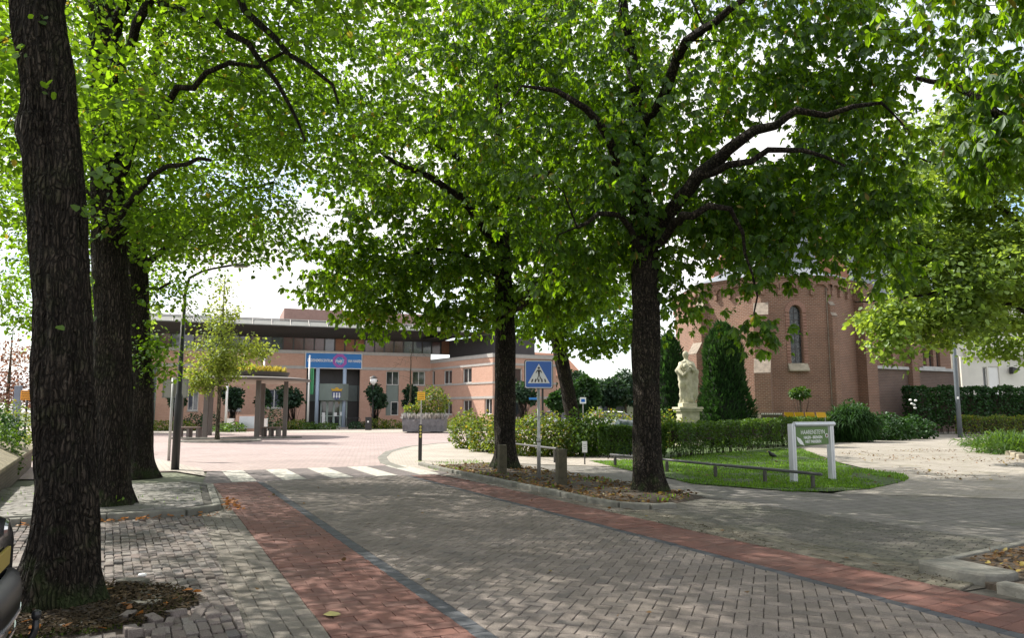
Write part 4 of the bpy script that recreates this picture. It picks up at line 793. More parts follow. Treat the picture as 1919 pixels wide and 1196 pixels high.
w1 = MF.rect(724, 696, 748, 722); w1b = MF.rect(733, 753, 748, 779); w2 = MF.rect(773, 696, 797, 722)
lw = [MF.rect(424, 726, 452, 770), MF.rect(500, 730, 528, 765), MF.rect(352, 726, 372, 770)]
pn = (w1[0], w1[1], w1b[3] + .02, w1[2] - .02)
mb = MB(); wall(mb, MF, uS, UL, -.05, z_cop, [ent, (w1[0], w1[1], w1b[2], w1[3]), w2] + lw, .3); mb.build('wall', 'brickth', TH)
window(TH, MF, w1, 2, gl='glass', depth=.2, sill=False); window(TH, MF, w2, 2, depth=.2); window(TH, MF, (w1[0] + .5, w1[1], w1b[2], w1b[3]), 1, depth=.2, sill=False)
mb = MB(); MF.box(mb, pn[0], pn[1], pn[2], pn[3], -.28, -.2); MF.box(mb, w1[0], w1[0] + .48, w1b[2], w1b[3], -.28, -.2); mb.build('panel', 'panel', TH)
for h in lw: window(TH, MF, h, 2, gl='glassb', depth=.2)
mb = MB()
for (za, zb, ua, ub) in ((z_str - .13, z_str + .13, uS, ent[0] - .1), (z_str - .13, z_str + .13, ent[1] + .1, UL - .002), (z_cop, z_cop + .3, uS - .02, UL)): MF.box(mb, ua, ub, za, zb, -.3 if zb > z_cop else -.01, .05)
mb.build('stone_band', 'band', TH)
# glazed part left of the brick
gpl = [(uS - 2.2 * (k + 1), uS - 2.2 * k) for k in range(3)]
for a, b in gpl:
    window(TH, MF, (a, b - .004, 0.05, z_str), 1, fr='frame', gl='glassb', depth=.5, fw=.14, trans=.42, sill=False)
mb = MB(); wall(mb, MF, uS - 6.6, uS, z_str + .01, z_cop, (), off=-.1); MF.box(mb, uS - .02, uS + .0, 0, z_str, -.6, -.001); mb.build('wall', 'brickth', TH)
# top storey: recessed strip of panes, dark mullions, orange brick piers
zt0, zt1 = z_cop + .3, z_can + .2; mb = MB(); mo = MB(); md = MB(); mg = MB(); mr = MB(); u = uS - 6.5; k = 0; off = -.55
pls = []
while u < UL + 5:
    px = 0; w_ = .92; sel = 'p'
    frac = (u - uS) / (UL - uS)
    if frac > .44: sel = 'oorpprgo'[k % 8] if frac < .9 else 'grog'[k % 4]
    else: sel = 'ggrggggr'[k % 8]
    pls.append((sel, u)); MF.box(md, u - .06, u + .06, zt0, zt1, off - .08, off + .06); u += w_; k += 1
MF.box(md, uS - 6.5, u, zt0, zt0 + .05, off - .05, off + .04)
sw = md.build('strip_window', 'framed', TH)
for sel, uu in pls:
    mb = MB(); MF.box(mb, uu + .06, uu + .86, zt0 + .05, zt1, off - .05, off)
    if sel == 'o': mb.build('brick_pier', 'brickor', TH)
    else: mb.build('pane', 'glassb' if sel == 'g' else 'glassr', sw)
# overhanging canopy roof: inclined soffit, ribbed panel strip above
zo = MF.hit(640, 618)[1] - .0; OUT = 3.0
zo = H + (zo - H) * (1 - OUT / 64.) + .22; z2 = zo + .55
mb = MB(); a, b = uS - 7, UL + 1.0
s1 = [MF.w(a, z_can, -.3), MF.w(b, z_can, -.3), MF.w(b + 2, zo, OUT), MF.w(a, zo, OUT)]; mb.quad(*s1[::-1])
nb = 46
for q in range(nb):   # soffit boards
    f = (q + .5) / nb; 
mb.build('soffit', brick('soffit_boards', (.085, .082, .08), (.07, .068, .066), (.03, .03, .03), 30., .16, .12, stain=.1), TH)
mb = MB(); mb.quad(MF.w(a, zo + .02, OUT + .02), MF.w(b + 2, zo + .02, OUT + .02), MF.w(b + 1, z2, OUT - 1.0), MF.w(a, z2, OUT - 1.0)); mb.quad(MF.w(a, z2, OUT - 1.0), MF.w(b + 1, z2, OUT - 1.), MF.w(b + 1, z2 + .1, -14), MF.w(a, z2 + .1, -14))
MF.box(mb, a, b + 2, zo - .06, zo + .02, OUT - .05, OUT + .06); rf = mb.build('roof', 'roofgrey', TH)
mb = MB(); u = a + .4
while u < b + 1:
    c = (np.array(MF.w(u, zo, OUT + .03)) + np.array(MF.w(u, z2 + .1, OUT - .95))) / 2; mb.tube([MF.w(u, zo, OUT + .06), MF.w(u, z2 + .08, OUT - .95)], .035, 4); u += 1.55
MF.box(mb, a, b + 1, z2 + .02, z2 + .12, OUT - 1.05, OUT - .95); mb.build('roof_rib', 'band', rf)
ph = Plane(MF.w(0, 0, -5.)[:2], MF.w(UL, 0, -5.)[:2]); e = ph.rect(532, 585, 845, 612)
mb = MB(); ph.box(mb, e[0], e[1], z2, e[3], -7, 0); mb.build('penthouse', plain('dusty_brick', (.30, .19, .165), .9, vary=.1, bmp=.003), TH)
e2 = ph.rect(627, 580, 657, 590); mb = MB(); ph.box(mb, e2[0], e2[1], e[3] + .004, e2[3], -3.5, -.5); mb.tube([ph.w(e[0] + 3, e[3], -1), ph.w(e[0] + 3, e[3] + .45, -1)], .16, 8); mb.build('roof_plant', 'panel', TH)
mb = MB(); MF.box(mb, uS - 6.5, UL, -.05, z2, -14, -1.4); mb.build('inner_block', 'framed', TH)
# entrance: recess glazing, two columns, drum balcony, doors
mb = MB(); wall(mb, MF, ent[0], ent[1], 0, ent[3], (), off=-2.2); mb.quad(MF.w(ent[0], 0, -.3), MF.w(ent[0], ent[3], -.3), MF.w(ent[0], ent[3], -2.2), MF.w(ent[0], 0, -2.2)); mb.quad(MF.w(ent[1], 0, -.3), MF.w(ent[1], 0, -2.2), MF.w(ent[1], ent[3], -2.2), MF.w(ent[1], ent[3], -.3)); mb.build('recess_glazing', 'glass', TH)
d1 = MF.rect(598, 720, 652, 751); zc, rD = (ent[0] + ent[1]) / 2, (d1[1] - d1[0]) / 2; uc = (d1[0] + d1[1]) / 2
mb = MB(); n = 20; zb, zt_ = d1[2], d1[3]
for q in range(n):
    f0, f1 = q / n * 2 - 1, (q + 1) / n * 2 - 1; g = lambda f: .55 * (1 - f * f)
    mb.quad(MF.w(uc + rD * f0, zb, .3 + g(f0)), MF.w(uc + rD * f1, zb, .3 + g(f1)), MF.w(uc + rD * f1, zt_, .3 + g(f1)), MF.w(uc + rD * f0, zt_, .3 + g(f0)))
    mb.quad(MF.w(uc + rD * f0, zb, .3 + g(f0)), MF.w(uc + rD * f0, zb, -2), MF.w(uc + rD * f1, zb, -2), MF.w(uc + rD * f1, zb, .3 + g(f1)))
    mb.quad(MF.w(uc + rD * f0, zt_, .3 + g(f0)), MF.w(uc + rD * f1, zt_, .3 + g(f1)), MF.w(uc + rD * f1, zt_, -2), MF.w(uc + rD * f0, zt_, -2))
for sg in (-1, 1): mb.quad(MF.w(uc + sg * rD, zb, .3), MF.w(uc + sg * rD, zt_, .3), MF.w(uc + sg * rD, zt_, -2), MF.w(uc + sg * rD, zb, -2))
mb.build('balcony', 'panel', TH)
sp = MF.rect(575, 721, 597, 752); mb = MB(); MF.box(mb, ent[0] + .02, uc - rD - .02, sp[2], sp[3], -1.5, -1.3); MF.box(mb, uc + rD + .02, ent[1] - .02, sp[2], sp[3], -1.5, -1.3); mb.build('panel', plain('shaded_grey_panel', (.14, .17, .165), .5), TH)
for px in (595, 645.5): u = MF.hit(px, 710)[0]; mb = MB(); mb.tube([MF.w(u, 0, .1), MF.w(u, ent[3], .1)], .17, 16); mb.build('column', 'bluecol', TH, smooth=True)
dr = MF.rect(600, 753, 650, 800); nd = 4
for q in range(nd):
    a = dr[0] + (dr[1] - dr[0]) * q / nd; b = dr[0] + (dr[1] - dr[0]) * (q + 1) / nd - .004; window(TH, MF, (a, b, .03, zb - .02), 1, fr='frame', gl='glass', depth=-.05, fw=.09, trans=.42, sill=False, name='door')
for (px, py) in ((606, 777), (606, 784), (606, 790), (628, 777), (640, 776), (644, 779)):
    u, z = MF.hit(px, py); mb = MB(); MF.box(mb, u - .14, u + .14, z - .17, z + .17, .115, .12); mb.build('notice', 'signwhite', TH)
# crest on the balcony
cu, cz = MF.hit(628.5, 739); U3 = (MF.u[0], MF.u[1], 0); W3 = (MF.n[0], MF.n[1], 0); o = MF.w(cu, cz, .88)
mb = MB(); mb.ext([(-.38, .22), (.38, .22), (.38, -.2), (.22, -.45), (0, -.56), (-.22, -.45), (-.38, -.2)], o, U3, (0, 0, 1), W3, -.04, .02); cr = mb.build('crest', plain('crest_blue', (.07, .09, .22), .5), TH)
mb = MB(); mb.ext([(-.42, .26), (.42, .26), (.5, .5), (.25, .42), (0, .62), (-.25, .42), (-.5, .5)], o, U3, (0, 0, 1), W3, -.04, .04); mb.build('crown_emblem', 'gold', cr)
mb = MB()
for x in (-.24, 0, .24): mb.ext([(x - .07, .1), (x + .07, .1), (x + .05, -.05), (x + .09, -.25), (x, -.4), (x - .09, -.25), (x - .05, -.05)], o, U3, (0, 0, 1), W3, .02, .035)
mb.build('crest_figure', 'signwhite', cr)
u_, z_ = MF.hit(512, 682); text('UIS', .85, 'metal', TH, MF.w(u_ - 1.35, z_ + .25, .03), U3, (0, 0, 1), .03)
# wing reaching towards the camera
kk = 62.0; xC, yC, _ = P(923, 768, kk); WG = Plane((xB, yB), (xC, yC)); zw = WG.hit(860, 673)[1]; zs1 = WG.hit(860, 687.5)[1]; zs2 = WG.hit(860, 720.5)[1]; zs3 = WG.hit(860, 746.5)[1]
wh = [WG.rect(*r) for r in ((809, 695, 815, 722), (831, 694, 847, 720), (866.5, 690, 884, 718), (831, 752, 847, 777), (867, 750, 884, 776), (908, 747, 922, 777))]
wh = [(max(.05, h[0]), h[1], h[2], h[3]) for h in wh]
mb = MB(); wall(mb, WG, .001, WG.L, -.05, zw, wh, .3); mb.build('wall', 'brickth', TH)
for h in wh: window(TH, WG, h, 1 if h[1] - h[0] < .8 else 2, depth=.18, trans=None)
mb = MB()
for z, hh in ((zs1, .2), (zs2, .16), (zs3, .2), (zw, .3)): WG.box(mb, 0, WG.L + .05, z - hh / 2, z + hh / 2, -.02, .045)
mb.build('stone_band', 'band', TH)
EN = Plane((xC, yC), (xC + 5.5, yC + 3.2)); eh = [EN.rect(944, 692, 952, 724)]; eh = [(2.0, 2.9, zs1 - 2.6, zs1 - .3), (2.0, 2.9, .9, 2.6)]
mb = MB(); wall(mb, EN, .001, EN.L, -.05, zw, eh, .3); mb.build('wall', 'brickth', TH)
for h in eh: window(TH, EN, h, 1, depth=.18)
mb = MB()
for z, hh in ((zs1, .2), (zs2, .16), (zs3, .2), (zw, .3)): EN.box(mb, 0, EN.L, z - hh / 2, z + hh / 2, -.02, .046)
mb.build('stone_band', 'band', TH)
mb = MB(); z = zw + .16; mb.prism([tuple(MF.w(UL - .1, 0, -.2)[:2]), tuple(WG.w(WG.L, 0, -.02)[:2]), tuple(EN.w(EN.L, 0, -.05)[:2]), (xC + 6, yC + 12), (xB, yB + 8)], z, z + .05); mb.build('roof', 'roofgrey', TH)
EN2 = Plane(WG.w(0, 0, -1.5)[:2], WG.w(WG.L - 1.5, 0, -1.5)[:2]); mb = MB(); EN2.box(mb, 1., EN2.L, zw + .2, z_can + .1, -4, 0); mb.build('upper_storey', 'framed', TH)
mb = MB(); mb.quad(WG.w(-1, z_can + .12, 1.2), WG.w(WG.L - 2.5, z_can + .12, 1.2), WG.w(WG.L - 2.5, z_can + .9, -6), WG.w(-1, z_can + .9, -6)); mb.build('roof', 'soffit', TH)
# banner over the entrance
bn = MF.rect(573, 663, 677, 690); BNR = thing('banner', 'blue banner with a purple ring above the town hall entrance', 'banner', MF.w((bn[0] + bn[1]) / 2, bn[2], .1))
mb = MB(); MF.box(mb, bn[0], bn[1], bn[2], bn[3], .07, .11); mb.build('cloth', 'bannerblue', BNR)
mb = MB()
for (a, b, c, d) in ((bn[0] - .08, bn[0], bn[2] - .08, bn[3] + .08), (bn[1], bn[1] + .08, bn[2] - .08, bn[3] + .08), (bn[0], bn[1], bn[2] - .08, bn[2]), (bn[0], bn[1], bn[3], bn[3] + .08)): MF.box(mb, a, b, c, d, .05, .14)
mb.build('frame', 'framew', BNR)
bu, bz = MF.hit(636.5, 676.5); bz = (bn[2] + bn[3]) / 2; hb = (bn[3] - bn[2]) / 2; o = MF.w(bu, bz, .11); mb = MB(); R1_, R2_ = hb * 1.02, hb * .60
for q in range(8):
    a0, a1 = PI / 8 + q * PI / 4, PI / 8 + (q + 1) * PI / 4; mb.ext([(R1_ * math.cos(a0) * 1.0, min(hb, R1_ * math.sin(a0))), (R1_ * math.cos(a1), min(hb, R1_ * math.sin(a1))), (R2_ * math.cos(a1), R2_ * math.sin(a1)), (R2_ * math.cos(a0), R2_ * math.sin(a0))], o, U3, (0, 0, 1), W3, 0, .012)
mb.build('ring', 'purple', BNR)
hp = [(.0, -.62), (.42, -.2), (.55, .12), (.48, .38), (.28, .46), (.1, .38), (0, .25), (-.1, .38), (-.28, .46), (-.48, .38), (-.55, .12), (-.42, -.2)]
mb = MB()
for q in range(12):
    a, b = hp[q], hp[(q + 1) % 12]; mb.tube([MF.w(bu + a[0] * hb * .85, bz + a[1] * hb * .85, .125), MF.w(bu + b[0] * hb * .85, bz + b[1] * hb * .85, .125)], .035, 4)
mb.build('heart', plain('light_blue_print', (.2, .5, .8), .6), BNR)
text('ONDERNEMERSCENTRUM', .36, 'signwhite', BNR, MF.w(bn[0] + .12, bz - .12, .125), U3, (0, 0, 1), .004, squeeze=.53, bold=.006)
text('HART', .38, 'signwhite', BNR, MF.w(bu, bz - .17, .128), U3, (0, 0, 1), .004, align='CENTER', squeeze=.8, bold=.01)
text('VAN HAAREN', .36, 'signwhite', BNR, MF.w(bu + R1_ + .05, bz - .12, .125), U3, (0, 0, 1), .004, squeeze=.56, bold=.006)

# church
CH = thing('church', 'old brick church with polygonal apse, slate roof and an arched leaded window', 'church', (20, 50, 0))
def gp(px, Y): x, y, _ = P(px, 768, Y); return (x, y)
c0, c1, c2, c3 = gp(1322, 50.), gp(1434, 46.6), gp(1566, 46.9), gp(1612, 49.2); c00 = (c0[0] - 0.3, c0[1] + 7); nA = c3; nB = gp(1789, 54.5)
FB = Plane(c1, c2); ez = FB.hit(1500, 521)[1]
def arch_poly(w, h, n=9):
    r = w / 2; pts = [(-r, 0), (r, 0)]
    for q in range(n + 1): a = PI * q / n; pts.append((r * math.cos(a), h - r + r * math.sin(a) * 1.25))
    return pts
wr = FB.rect(1481, 572, 1504, 681)
for pl, hol in ((Plane(c00, c0), []), (Plane(c0, c1), []), (FB, [(wr[0], wr[1], wr[2], wr[3])]), (Plane(c2, c3), [])):
    mb = MB(); wall(mb, pl, 0, pl.L, -.05, ez - .02, hol, .35); mb.build('wall', 'brickch', CH)
    mb = MB(); pl.box(mb, -.05, pl.L + .05, ez - .42, ez - .02, .0, .16); pl.box(mb, -.1, pl.L + .1, ez - .02, ez + .12, -.05, .3)
    k = max(2, int(pl.L / 1.02)); 
    for q in range(k + 1):
        u = .12 + (pl.L - .24) * q / k; pl.box(mb, u - .11, u + .11, ez - 1.12, ez - .82, 0.001, .17)
        if q < k:
            du = (pl.L - .24) / k; r = du / 2 - .03; mid = u + du / 2; prev = None; arc = [(mid + r * math.cos(PI * e / 8), ez - .86 + r * .95 * math.sin(PI * e / 8)) for e in range(9)]
            for (ua, za), (ub, zb_) in zip(arc[:-1], arc[1:]):
                mb.add([pl.w(ua, za, .002), pl.w(ub, zb_, .002), pl.w(ub, ez - .42, .002), pl.w(ua, ez - .42, .002), pl.w(ua, za, .15), pl.w(ub, zb_, .15), pl.w(ub, ez - .42, .15), pl.w(ua, ez - .42, .15)], [(4, 5, 6, 7)[::-1], (0, 1, 5, 4)])
    mb.build('cornice', 'brickch', CH)
mb = MB()   # arched head filling between square hole and the round arch
r = (wr[1] - wr[0]) / 2; mid = (wr[0] + wr[1]) / 2; zs_ = wr[3] - r * 1.15
for q in range(8):
    a0, a1 = PI * q / 8, PI * (q + 1) / 8; A_ = (mid + r * math.cos(a0), zs_ + r * 1.15 * math.sin(a0)); B_ = (mid + r * math.cos(a1), zs_ + r * 1.15 * math.sin(a1))
    mb.quad(FB.w(A_[0], A_[1], .001), FB.w(A_[0], wr[3], .001), FB.w(B_[0], wr[3], .001), FB.w(B_[0], B_[1], .001))
    mb.quad(FB.w(A_[0], A_[1], .001), FB.w(B_[0], B_[1], .001), FB.w(B_[0], B_[1], -.35), FB.w(A_[0], A_[1], -.35))
mb.build('window_arch', 'brickch', CH)
mb = MB(); ro = r + .3
for q in range(14):
    a0, a1 = PI * q / 14, PI * (q + .9) / 14; mb.ext([(r * 1.05 * math.cos(a0), r * 1.2 * math.sin(a0)), (ro * math.cos(a0), (ro + .05) * math.sin(a0)), (ro * math.cos(a1), (ro + .05) * math.sin(a1)), (r * 1.05 * math.cos(a1), r * 1.2 * math.sin(a1))], FB.w(mid, zs_, 0), (FB.u[0], FB.u[1], 0), (0, 0, 1), (FB.n[0], FB.n[1], 0), 0., .05)
for sg in (-1, 1):
    zz = wr[2]
    while zz < zs_ - .1: FB.box(mb, mid + sg * (r + .16) - .12, mid + sg * (r + .16) + .12, zz, zz + .14, 0, .045); zz += .2
mb.build('window_surround', plain('red_moulded_brick', (.27, .15, .115), .85, vary=.25), CH)
mb = MB(); FB.box(mb, wr[0], wr[1], wr[2], wr[3], -.3, -.27); wo = mb.build('window', 'lead', CH); mb = MB()
for q in range(1, 8): z = wr[2] + (wr[3] - wr[2]) * q / 8; FB.box(mb, wr[0], wr[1], z - .02, z + .02, -.27, -.24)
FB.box(mb, mid - .015, mid + .015, wr[2], wr[3], -.265, -.245); mb.build('glazing_bar', 'framed', wo)
mb = MB(); a, b = wr[0] - .25, wr[1] + .25; mb.add([FB.w(a, wr[2] - .5, .001), FB.w(b, wr[2] - .5, .001), FB.w(b, wr[2], .001), FB.w(a, wr[2], .001), FB.w(a, wr[2] - .5, .28), FB.w(b, wr[2] - .5, .28), FB.w(b, wr[2] - .42, .28), FB.w(a, wr[2] - .42, .28)], [(4, 5, 6, 7), (7, 6, 2, 3), (0, 4, 7, 3), (1, 2, 6, 5), (0, 1, 5, 4)]); mb.build('sill', 'pot', wo)
def buttress(pt, ang, w, d0, d1, zm, ztop, mat='brickch'):
    """two-stage buttress; ang = outward direction"""
    ox, oy = math.cos(ang), math.sin(ang); tx, ty = -oy, ox; mb = MB()
    def bx(d, z0, z1, ww, dn):   # box with sloped top
        v = [(pt[0] + ox * a + tx * b_, pt[1] + oy * a + ty * b_, z) for (a, z) in ((-.4, z0), (d, z0), (d, z1), (dn, z1 + (d - dn) * 1.5), (-.4, z1 + (d - dn) * 1.5)) for b_ in (-ww / 2, ww / 2)]
        mb.add(v, [(0, 2, 4, 6, 8), (9, 7, 5, 3, 1), (2, 3, 5, 4), (8, 6, 7, 9), (0, 1, 3, 2)]); 
        return [v[4], v[5], v[7], v[6]]
    s1_ = bx(d0, -.05, zm, w, d1); s2_ = bx(d1, zm, ztop, w * .92, .02); mb.build('buttress', mat, CH)
    mb = MB()
    for s_ in (s1_, s2_): mb = MB(); c = [np.array(q) for q in s_]; m_ = sum(c) / 4; mb.quad(*[tuple(m_ + (q - m_) * 1.04 + np.array([0, 0, .03])) for q in c]); mb.build('buttress_cap', 'capst', CH)
oA = math.atan2(Plane(c0, c1).n[1], Plane(c0, c1).n[0]); oB = math.atan2(FB.n[1], FB.n[0]); oC = math.atan2(Plane(c2, c3).n[1], Plane(c2, c3).n[0])
buttress(c1, (oA + oB) / 2, .95, 1.15, .55, P(1435, 700, 46)[2], P(1435, 590, 46)[2]); buttress(c0, oA - .25, .9, 1.0, .5, P(1330, 665, 50)[2], P(1330, 585, 50)[2]); buttress(c2, (oB + oC) / 2, .45, .35, .2, ez - 2.5, ez - 1.8)
# corner pier and nave
SW = Plane(nA, nB); mb = MB(); SW.box(mb, -.1, 1.0, -.05, ez, -.4, .75); mb.build('corner_pier', 'brickch', CH)
zb1 = SW.hit(1700, 694)[1]; g1 = [SW.rect(1631, 655, 1638, 683), SW.rect(1648, 648, 1656, 683), SW.rect(1664, 640, 1673, 683)]; g2 = [SW.rect(1730, 662, 1736, 687), SW.rect(1741, 657, 1749, 687), SW.rect(1755, 662, 1762, 687)]
gz = max(g1[0][2], g2[0][2]); g1 = [(h[0], h[1], gz, gz + 2.3 + .5 * (i == 1)) for i, h in enumerate(g1)]; g2 = [(h[0], h[1], gz, gz + 2.3 + .5 * (i == 1)) for i, h in enumerate(g2)]
mb = MB(); wall(mb, SW, .9, SW.L, zb1, ez - .5, g1 + g2, .3); mb.build('wall', 'brickch', CH); mb = MB(); wall(mb, SW, .9, SW.L, -.05, zb1, (), off=.12); mb.quad(SW.w(.9, zb1, .12), SW.w(SW.L, zb1, .12), SW.w(SW.L, zb1, 0), SW.w(.9, zb1, 0)); mb.build('wall', 'brickdk', CH)
for h in g1 + g2: window(CH, SW, h, 1, fr='framed', depth=.25, fw=.05, sill=False)
mu = SW.hit(1706, 700)[0]; mb = MB(); SW.box(mb, 1.05, mu - .55, zb1, zb1 + .2, .0, .3); SW.box(mb, mu + .4, SW.L, zb1, zb1 + .2, .0, .3); SW.box(mb, g2[0][0] - .3, g2[2][1] + .3, gz - .28, gz, .01, .16); mb.build('stone_sill', 'sillst', CH)
mb = MB(); SW.box(mb, mu - .5, mu + .3, -.05, ez - .6, .0, .5); mb.build('buttress', 'brickch', CH)
# roofs
ctr = np.array([(c1[0] + c2[0]) / 2 + .3, (c1[1] + c2[1]) / 2 + 5.2]); ring = [c00, c0, c1, c2, c3, (c3[0] + 1.2, c3[1] + 6)]
def toward(p, f): return (p[0] + (ctr[0] - p[0]) * f, p[1] + (ctr[1] - p[1]) * f)
def outw(p, m): d = np.array(p) - ctr; d = d / np.linalg.norm(d); return (p[0] + d[0] * m, p[1] + d[1] * m)
mb = MB(); z1r = FB.hit(1480, 499)[1] + .35; z2r = z1r + 3.6
for p, q in zip(ring[:-1], ring[1:]):
    a, b = outw(p, .42), outw(q, .42); c, d = toward(p, .36), toward(q, .36); e, f = toward(p, .60), toward(q, .60)
    mb.quad((*a, ez + .1), (*b, ez + .1), (*d, z1r), (*c, z1r)); mb.quad((*c, z1r), (*d, z1r), (*f, z2r), (*e, z2r)); mb.quad((*e, z2r), (*f, z2r), (ctr[0], ctr[1], z2r + .6))
mb.build('roof', 'slate', CH)
GY = 52.; gl_ = P(1337, 505, GY); gr_ = P(1590, 505, GY); ga = P(1447, 305, GY); ga = ((gl_[0] + gr_[0]) / 2, GY, ga[2])
mb = MB(); mb.add([(gl_[0], GY, 0), (gr_[0], GY, 0), (gr_[0], GY, gr_[2]), (ga[0], GY, ga[2]), (gl_[0], GY, gl_[2]), (gl_[0], GY + .6, 0), (gr_[0], GY + .6, 0), (gr_[0], GY + .6, gr_[2]), (ga[0], GY + .6, ga[2]), (gl_[0], GY + .6, gl_[2])], [(0, 1, 2, 3, 4), (9, 8, 7, 6, 5), (1, 6, 7, 2), (2, 7, 8, 3), (3, 8, 9, 4), (4, 9, 5, 0)]); mb.build('gable', 'brickor', CH)
bk = (nB[0] + 3, nB[1] + 6); mb = MB(); rz = ga[2] - .6
mb.quad((gr_[0] + .1, GY + .7, ez - .1), (nB[0] + .3, nB[1] - .2, ez - .3), (nB[0] - 5.2, nB[1] + 5, rz), (ga[0], GY + .7, rz)); mb.quad((ga[0], GY + .7, rz), (nB[0] - 5.2, nB[1] + 5, rz), (nB[0] - 12, nB[1] + 9, ez), (gl_[0], GY + .7, ez)); mb.build('roof', 'slate', CH)
mb = MB(); mb.add([(nB[0], nB[1], 0), (nB[0] - 9, nB[1] + 8, 0), (nB[0] - 9, nB[1] + 8, ez), (nB[0] - 5.2, nB[1] + 5, rz - .1), (nB[0], nB[1], ez - .5)], [(0, 1, 2, 3, 4)]); mb.build('gable', 'brickch', CH)
mb = MB(); x, y, z = FB.w(FB.hit(1550, 600)[0], 0, .08); mb.tube([(x, y, 0), (x, y, ez - .6)], .028, 8); mb.build('downpipe', 'capst', CH)
# white building at the right edge
WB = thing('white_building', 'white rendered building with a pale door right of the church', 'building', (45, 60, 0)); wp = Plane(gp(1797, 58), gp(1990, 60))
hz = [wp.rect(1842, 688, 1850, 720), wp.rect(1853, 687, 1873, 722)]; hz = [(h[0], h[1], 1.9, h[3]) for h in hz]
mb = MB(); wall(mb, wp, 0, wp.L, 0, wp.hit(1850, 560)[1], hz, .2); wp.box(mb, .8, wp.L, wp.hit(1850, 670)[1], wp.hit(1850, 655)[1], .0, .3); wp.box(mb, .2, .8, 0, wp.hit(1850, 670)[1], .0, .3)
mb.build('wall', 'wall_white', WB); window(WB, wp, hz[0], 1, depth=.15, sill=False); mb = MB(); wp.box(mb, hz[1][0], hz[1][1], 1.9, hz[1][3], -.18, -.1); mb.build('door', 'white', WB)
mb = MB(); wp.box(mb, 0, wp.L, 0, 7.8, -10, -.4); mb.build('inner_block', 'wall_white', WB)
mb = MB(); wp.box(mb, -.2, wp.L, wp.hit(1850, 560)[1], wp.hit(1850, 560)[1] + .2, -10, .3); mb.build('roof', 'roofgrey', WB)
u, z = wp.hit(1895, 695); mb = MB(); mb.ext([(-.35, .28), (-.35, -.28), (.3, .02), (.3, .12)], wp.w(u, z, .3), (wp.u[0], wp.u[1], 0), (0, 0, 1), (wp.n[0], wp.n[1], 0), -.15, .2); mb.build('floodlight', 'black', WB)

# ------------------------------------------------------------------ plaza furniture
SH = thing('plaza_shelter', 'round open shelter on taupe columns with a planted roof in the plaza', 'shelter', (-16.5, 44, 0))
sx, sy = -16.0, 44.5; zr = P(520, 713, 42.5)[2]; rr_ = 3.8
for px, Y, wd in ((338, 43.6, .24), (385, 41.9, .26), (394, 47, .24), (482, 42.0, .26), (491, 47, .24), (534, 43.8, .24)):
    x, y, _ = P(px, 790, Y); mb = MB(); mb.box((x, y, zr / 2), (wd, wd, zr), .2); mb.build('column', 'shelter', SH, bev=.02)
mb = MB(); mb.lathe([(rr_ - .3, 0), (rr_, .03), (rr_ + .02, .12), (rr_ - .5, .2)], (sx, sy, zr), 48); mb.lathe([(rr_ - 1.5, .1), (rr_ - 1.35, .3), (rr_ - 1.25, .52), (rr_ - 1.6, .54)], (sx, sy, zr + .02), 48); mb.build('roof', 'shelter', SH, smooth=False)
mb = MB(); mb.lathe([(rr_ - .35, -.03), (rr_ - .35, -.004)], (sx, sy, zr), 48); mb.build('ceiling', 'cream', SH)
n = 4200; a = RS.uniform(0, 2 * PI, n); r = (rr_ - 1.5) * RS.uniform(0, 1, n) ** .5; C = np.stack([sx + r * np.cos(a), sy + r * np.sin(a), np.full(n, zr + .52)], 1)
build_leaves('roof_plants', 'strip', C, UPV + RS.normal(0, .4, (n, 3)), None, RS.uniform(.15, .6, n), 'sedum', SH, width=.09, bend=.2)
for (pa, pb, lb) in ((332, 384, 'slatted bench at the left columns of the shelter'), (491, 530, 'slatted bench at the right columns of the shelter')):
    x0, y0, _ = P(pa, 800, 42.6); x1, y1, _ = P(pb, 800, 43.0); T = thing('bench', lb, 'bench', (x0, y0, 0)); mb = MB(); L = x1 - x0
    for q in range(4): mb.box(((x0 + x1) / 2, y0 - .2 + q * .15, .58), (L, .12, .09))
    mb.build('seat', 'benchw', T, bev=.01); 
    for f in (.12, .5, .88): mb = MB(); mb.box((x0 + L * f, y0 + .03, .27), (.16, .5, .53)); mb.build('leg', 'shelter', T, bev=.01)
mb = MB(); mb.lathe([(2.0, -.03), (2.0, .06), (1.85, .08), (1.8, .02)], (-14.9, 38.25, 0), 32); o = mb.build('tree_ring_kerb', 'kerb'); tag(o, kind='structure')
mb = MB(); mb.lathe([(1.8, 0), (1.75, .05), (.1, .09)], (-14.9, 38.25, 0), 24); tag(mb.build('soil', 'soil'), kind='structure')
kp = [P(px, 820, Y) for px, Y in ((320, 41.0), (420, 40.8), (565, 42.6))]; kerbline('kerb', [q[:2] for q in kp], .3, .09, '')
# street lamp
x, y, _ = P(328, 880, 20.1); LP = thing('street_lamp', 'tall black street lamp with a curved arm over the street', 'street lamp', (x, y, 0)); zl = P(333, 548, 20.1)[2]
mb = MB(); mb.tube([(x, y, 0), (x, y, 1.95), (x, y, 2.05), (x, y, zl)], [.105, .10, .07, .055], 14); mb.build('pole', 'black', LP, smooth=True)
e1, e2 = P(400, 503, 19.6), P(436, 497, 19.4); mb = MB(); mb.tube([(x, y, zl - .05), (x + .06, y, zl + .2), P(355, 521, 20), P(378, 509, 19.8), e1, e2], [.05, .045, .04, .036, .034, .03], 10); mb.build('arm', 'black', LP, smooth=True)
e3 = P(468, 497, 19.2); mb = MB(); mb.tube([e2, tuple((np.array(e2) * .8 + np.array(e3) * .2)), tuple((np.array(e2) * .3 + np.array(e3) * .7)), e3], [.05, .11, .1, .04], 12, squash=.55); mb.build('lamp_head', 'roofgrey', LP, smooth=True)
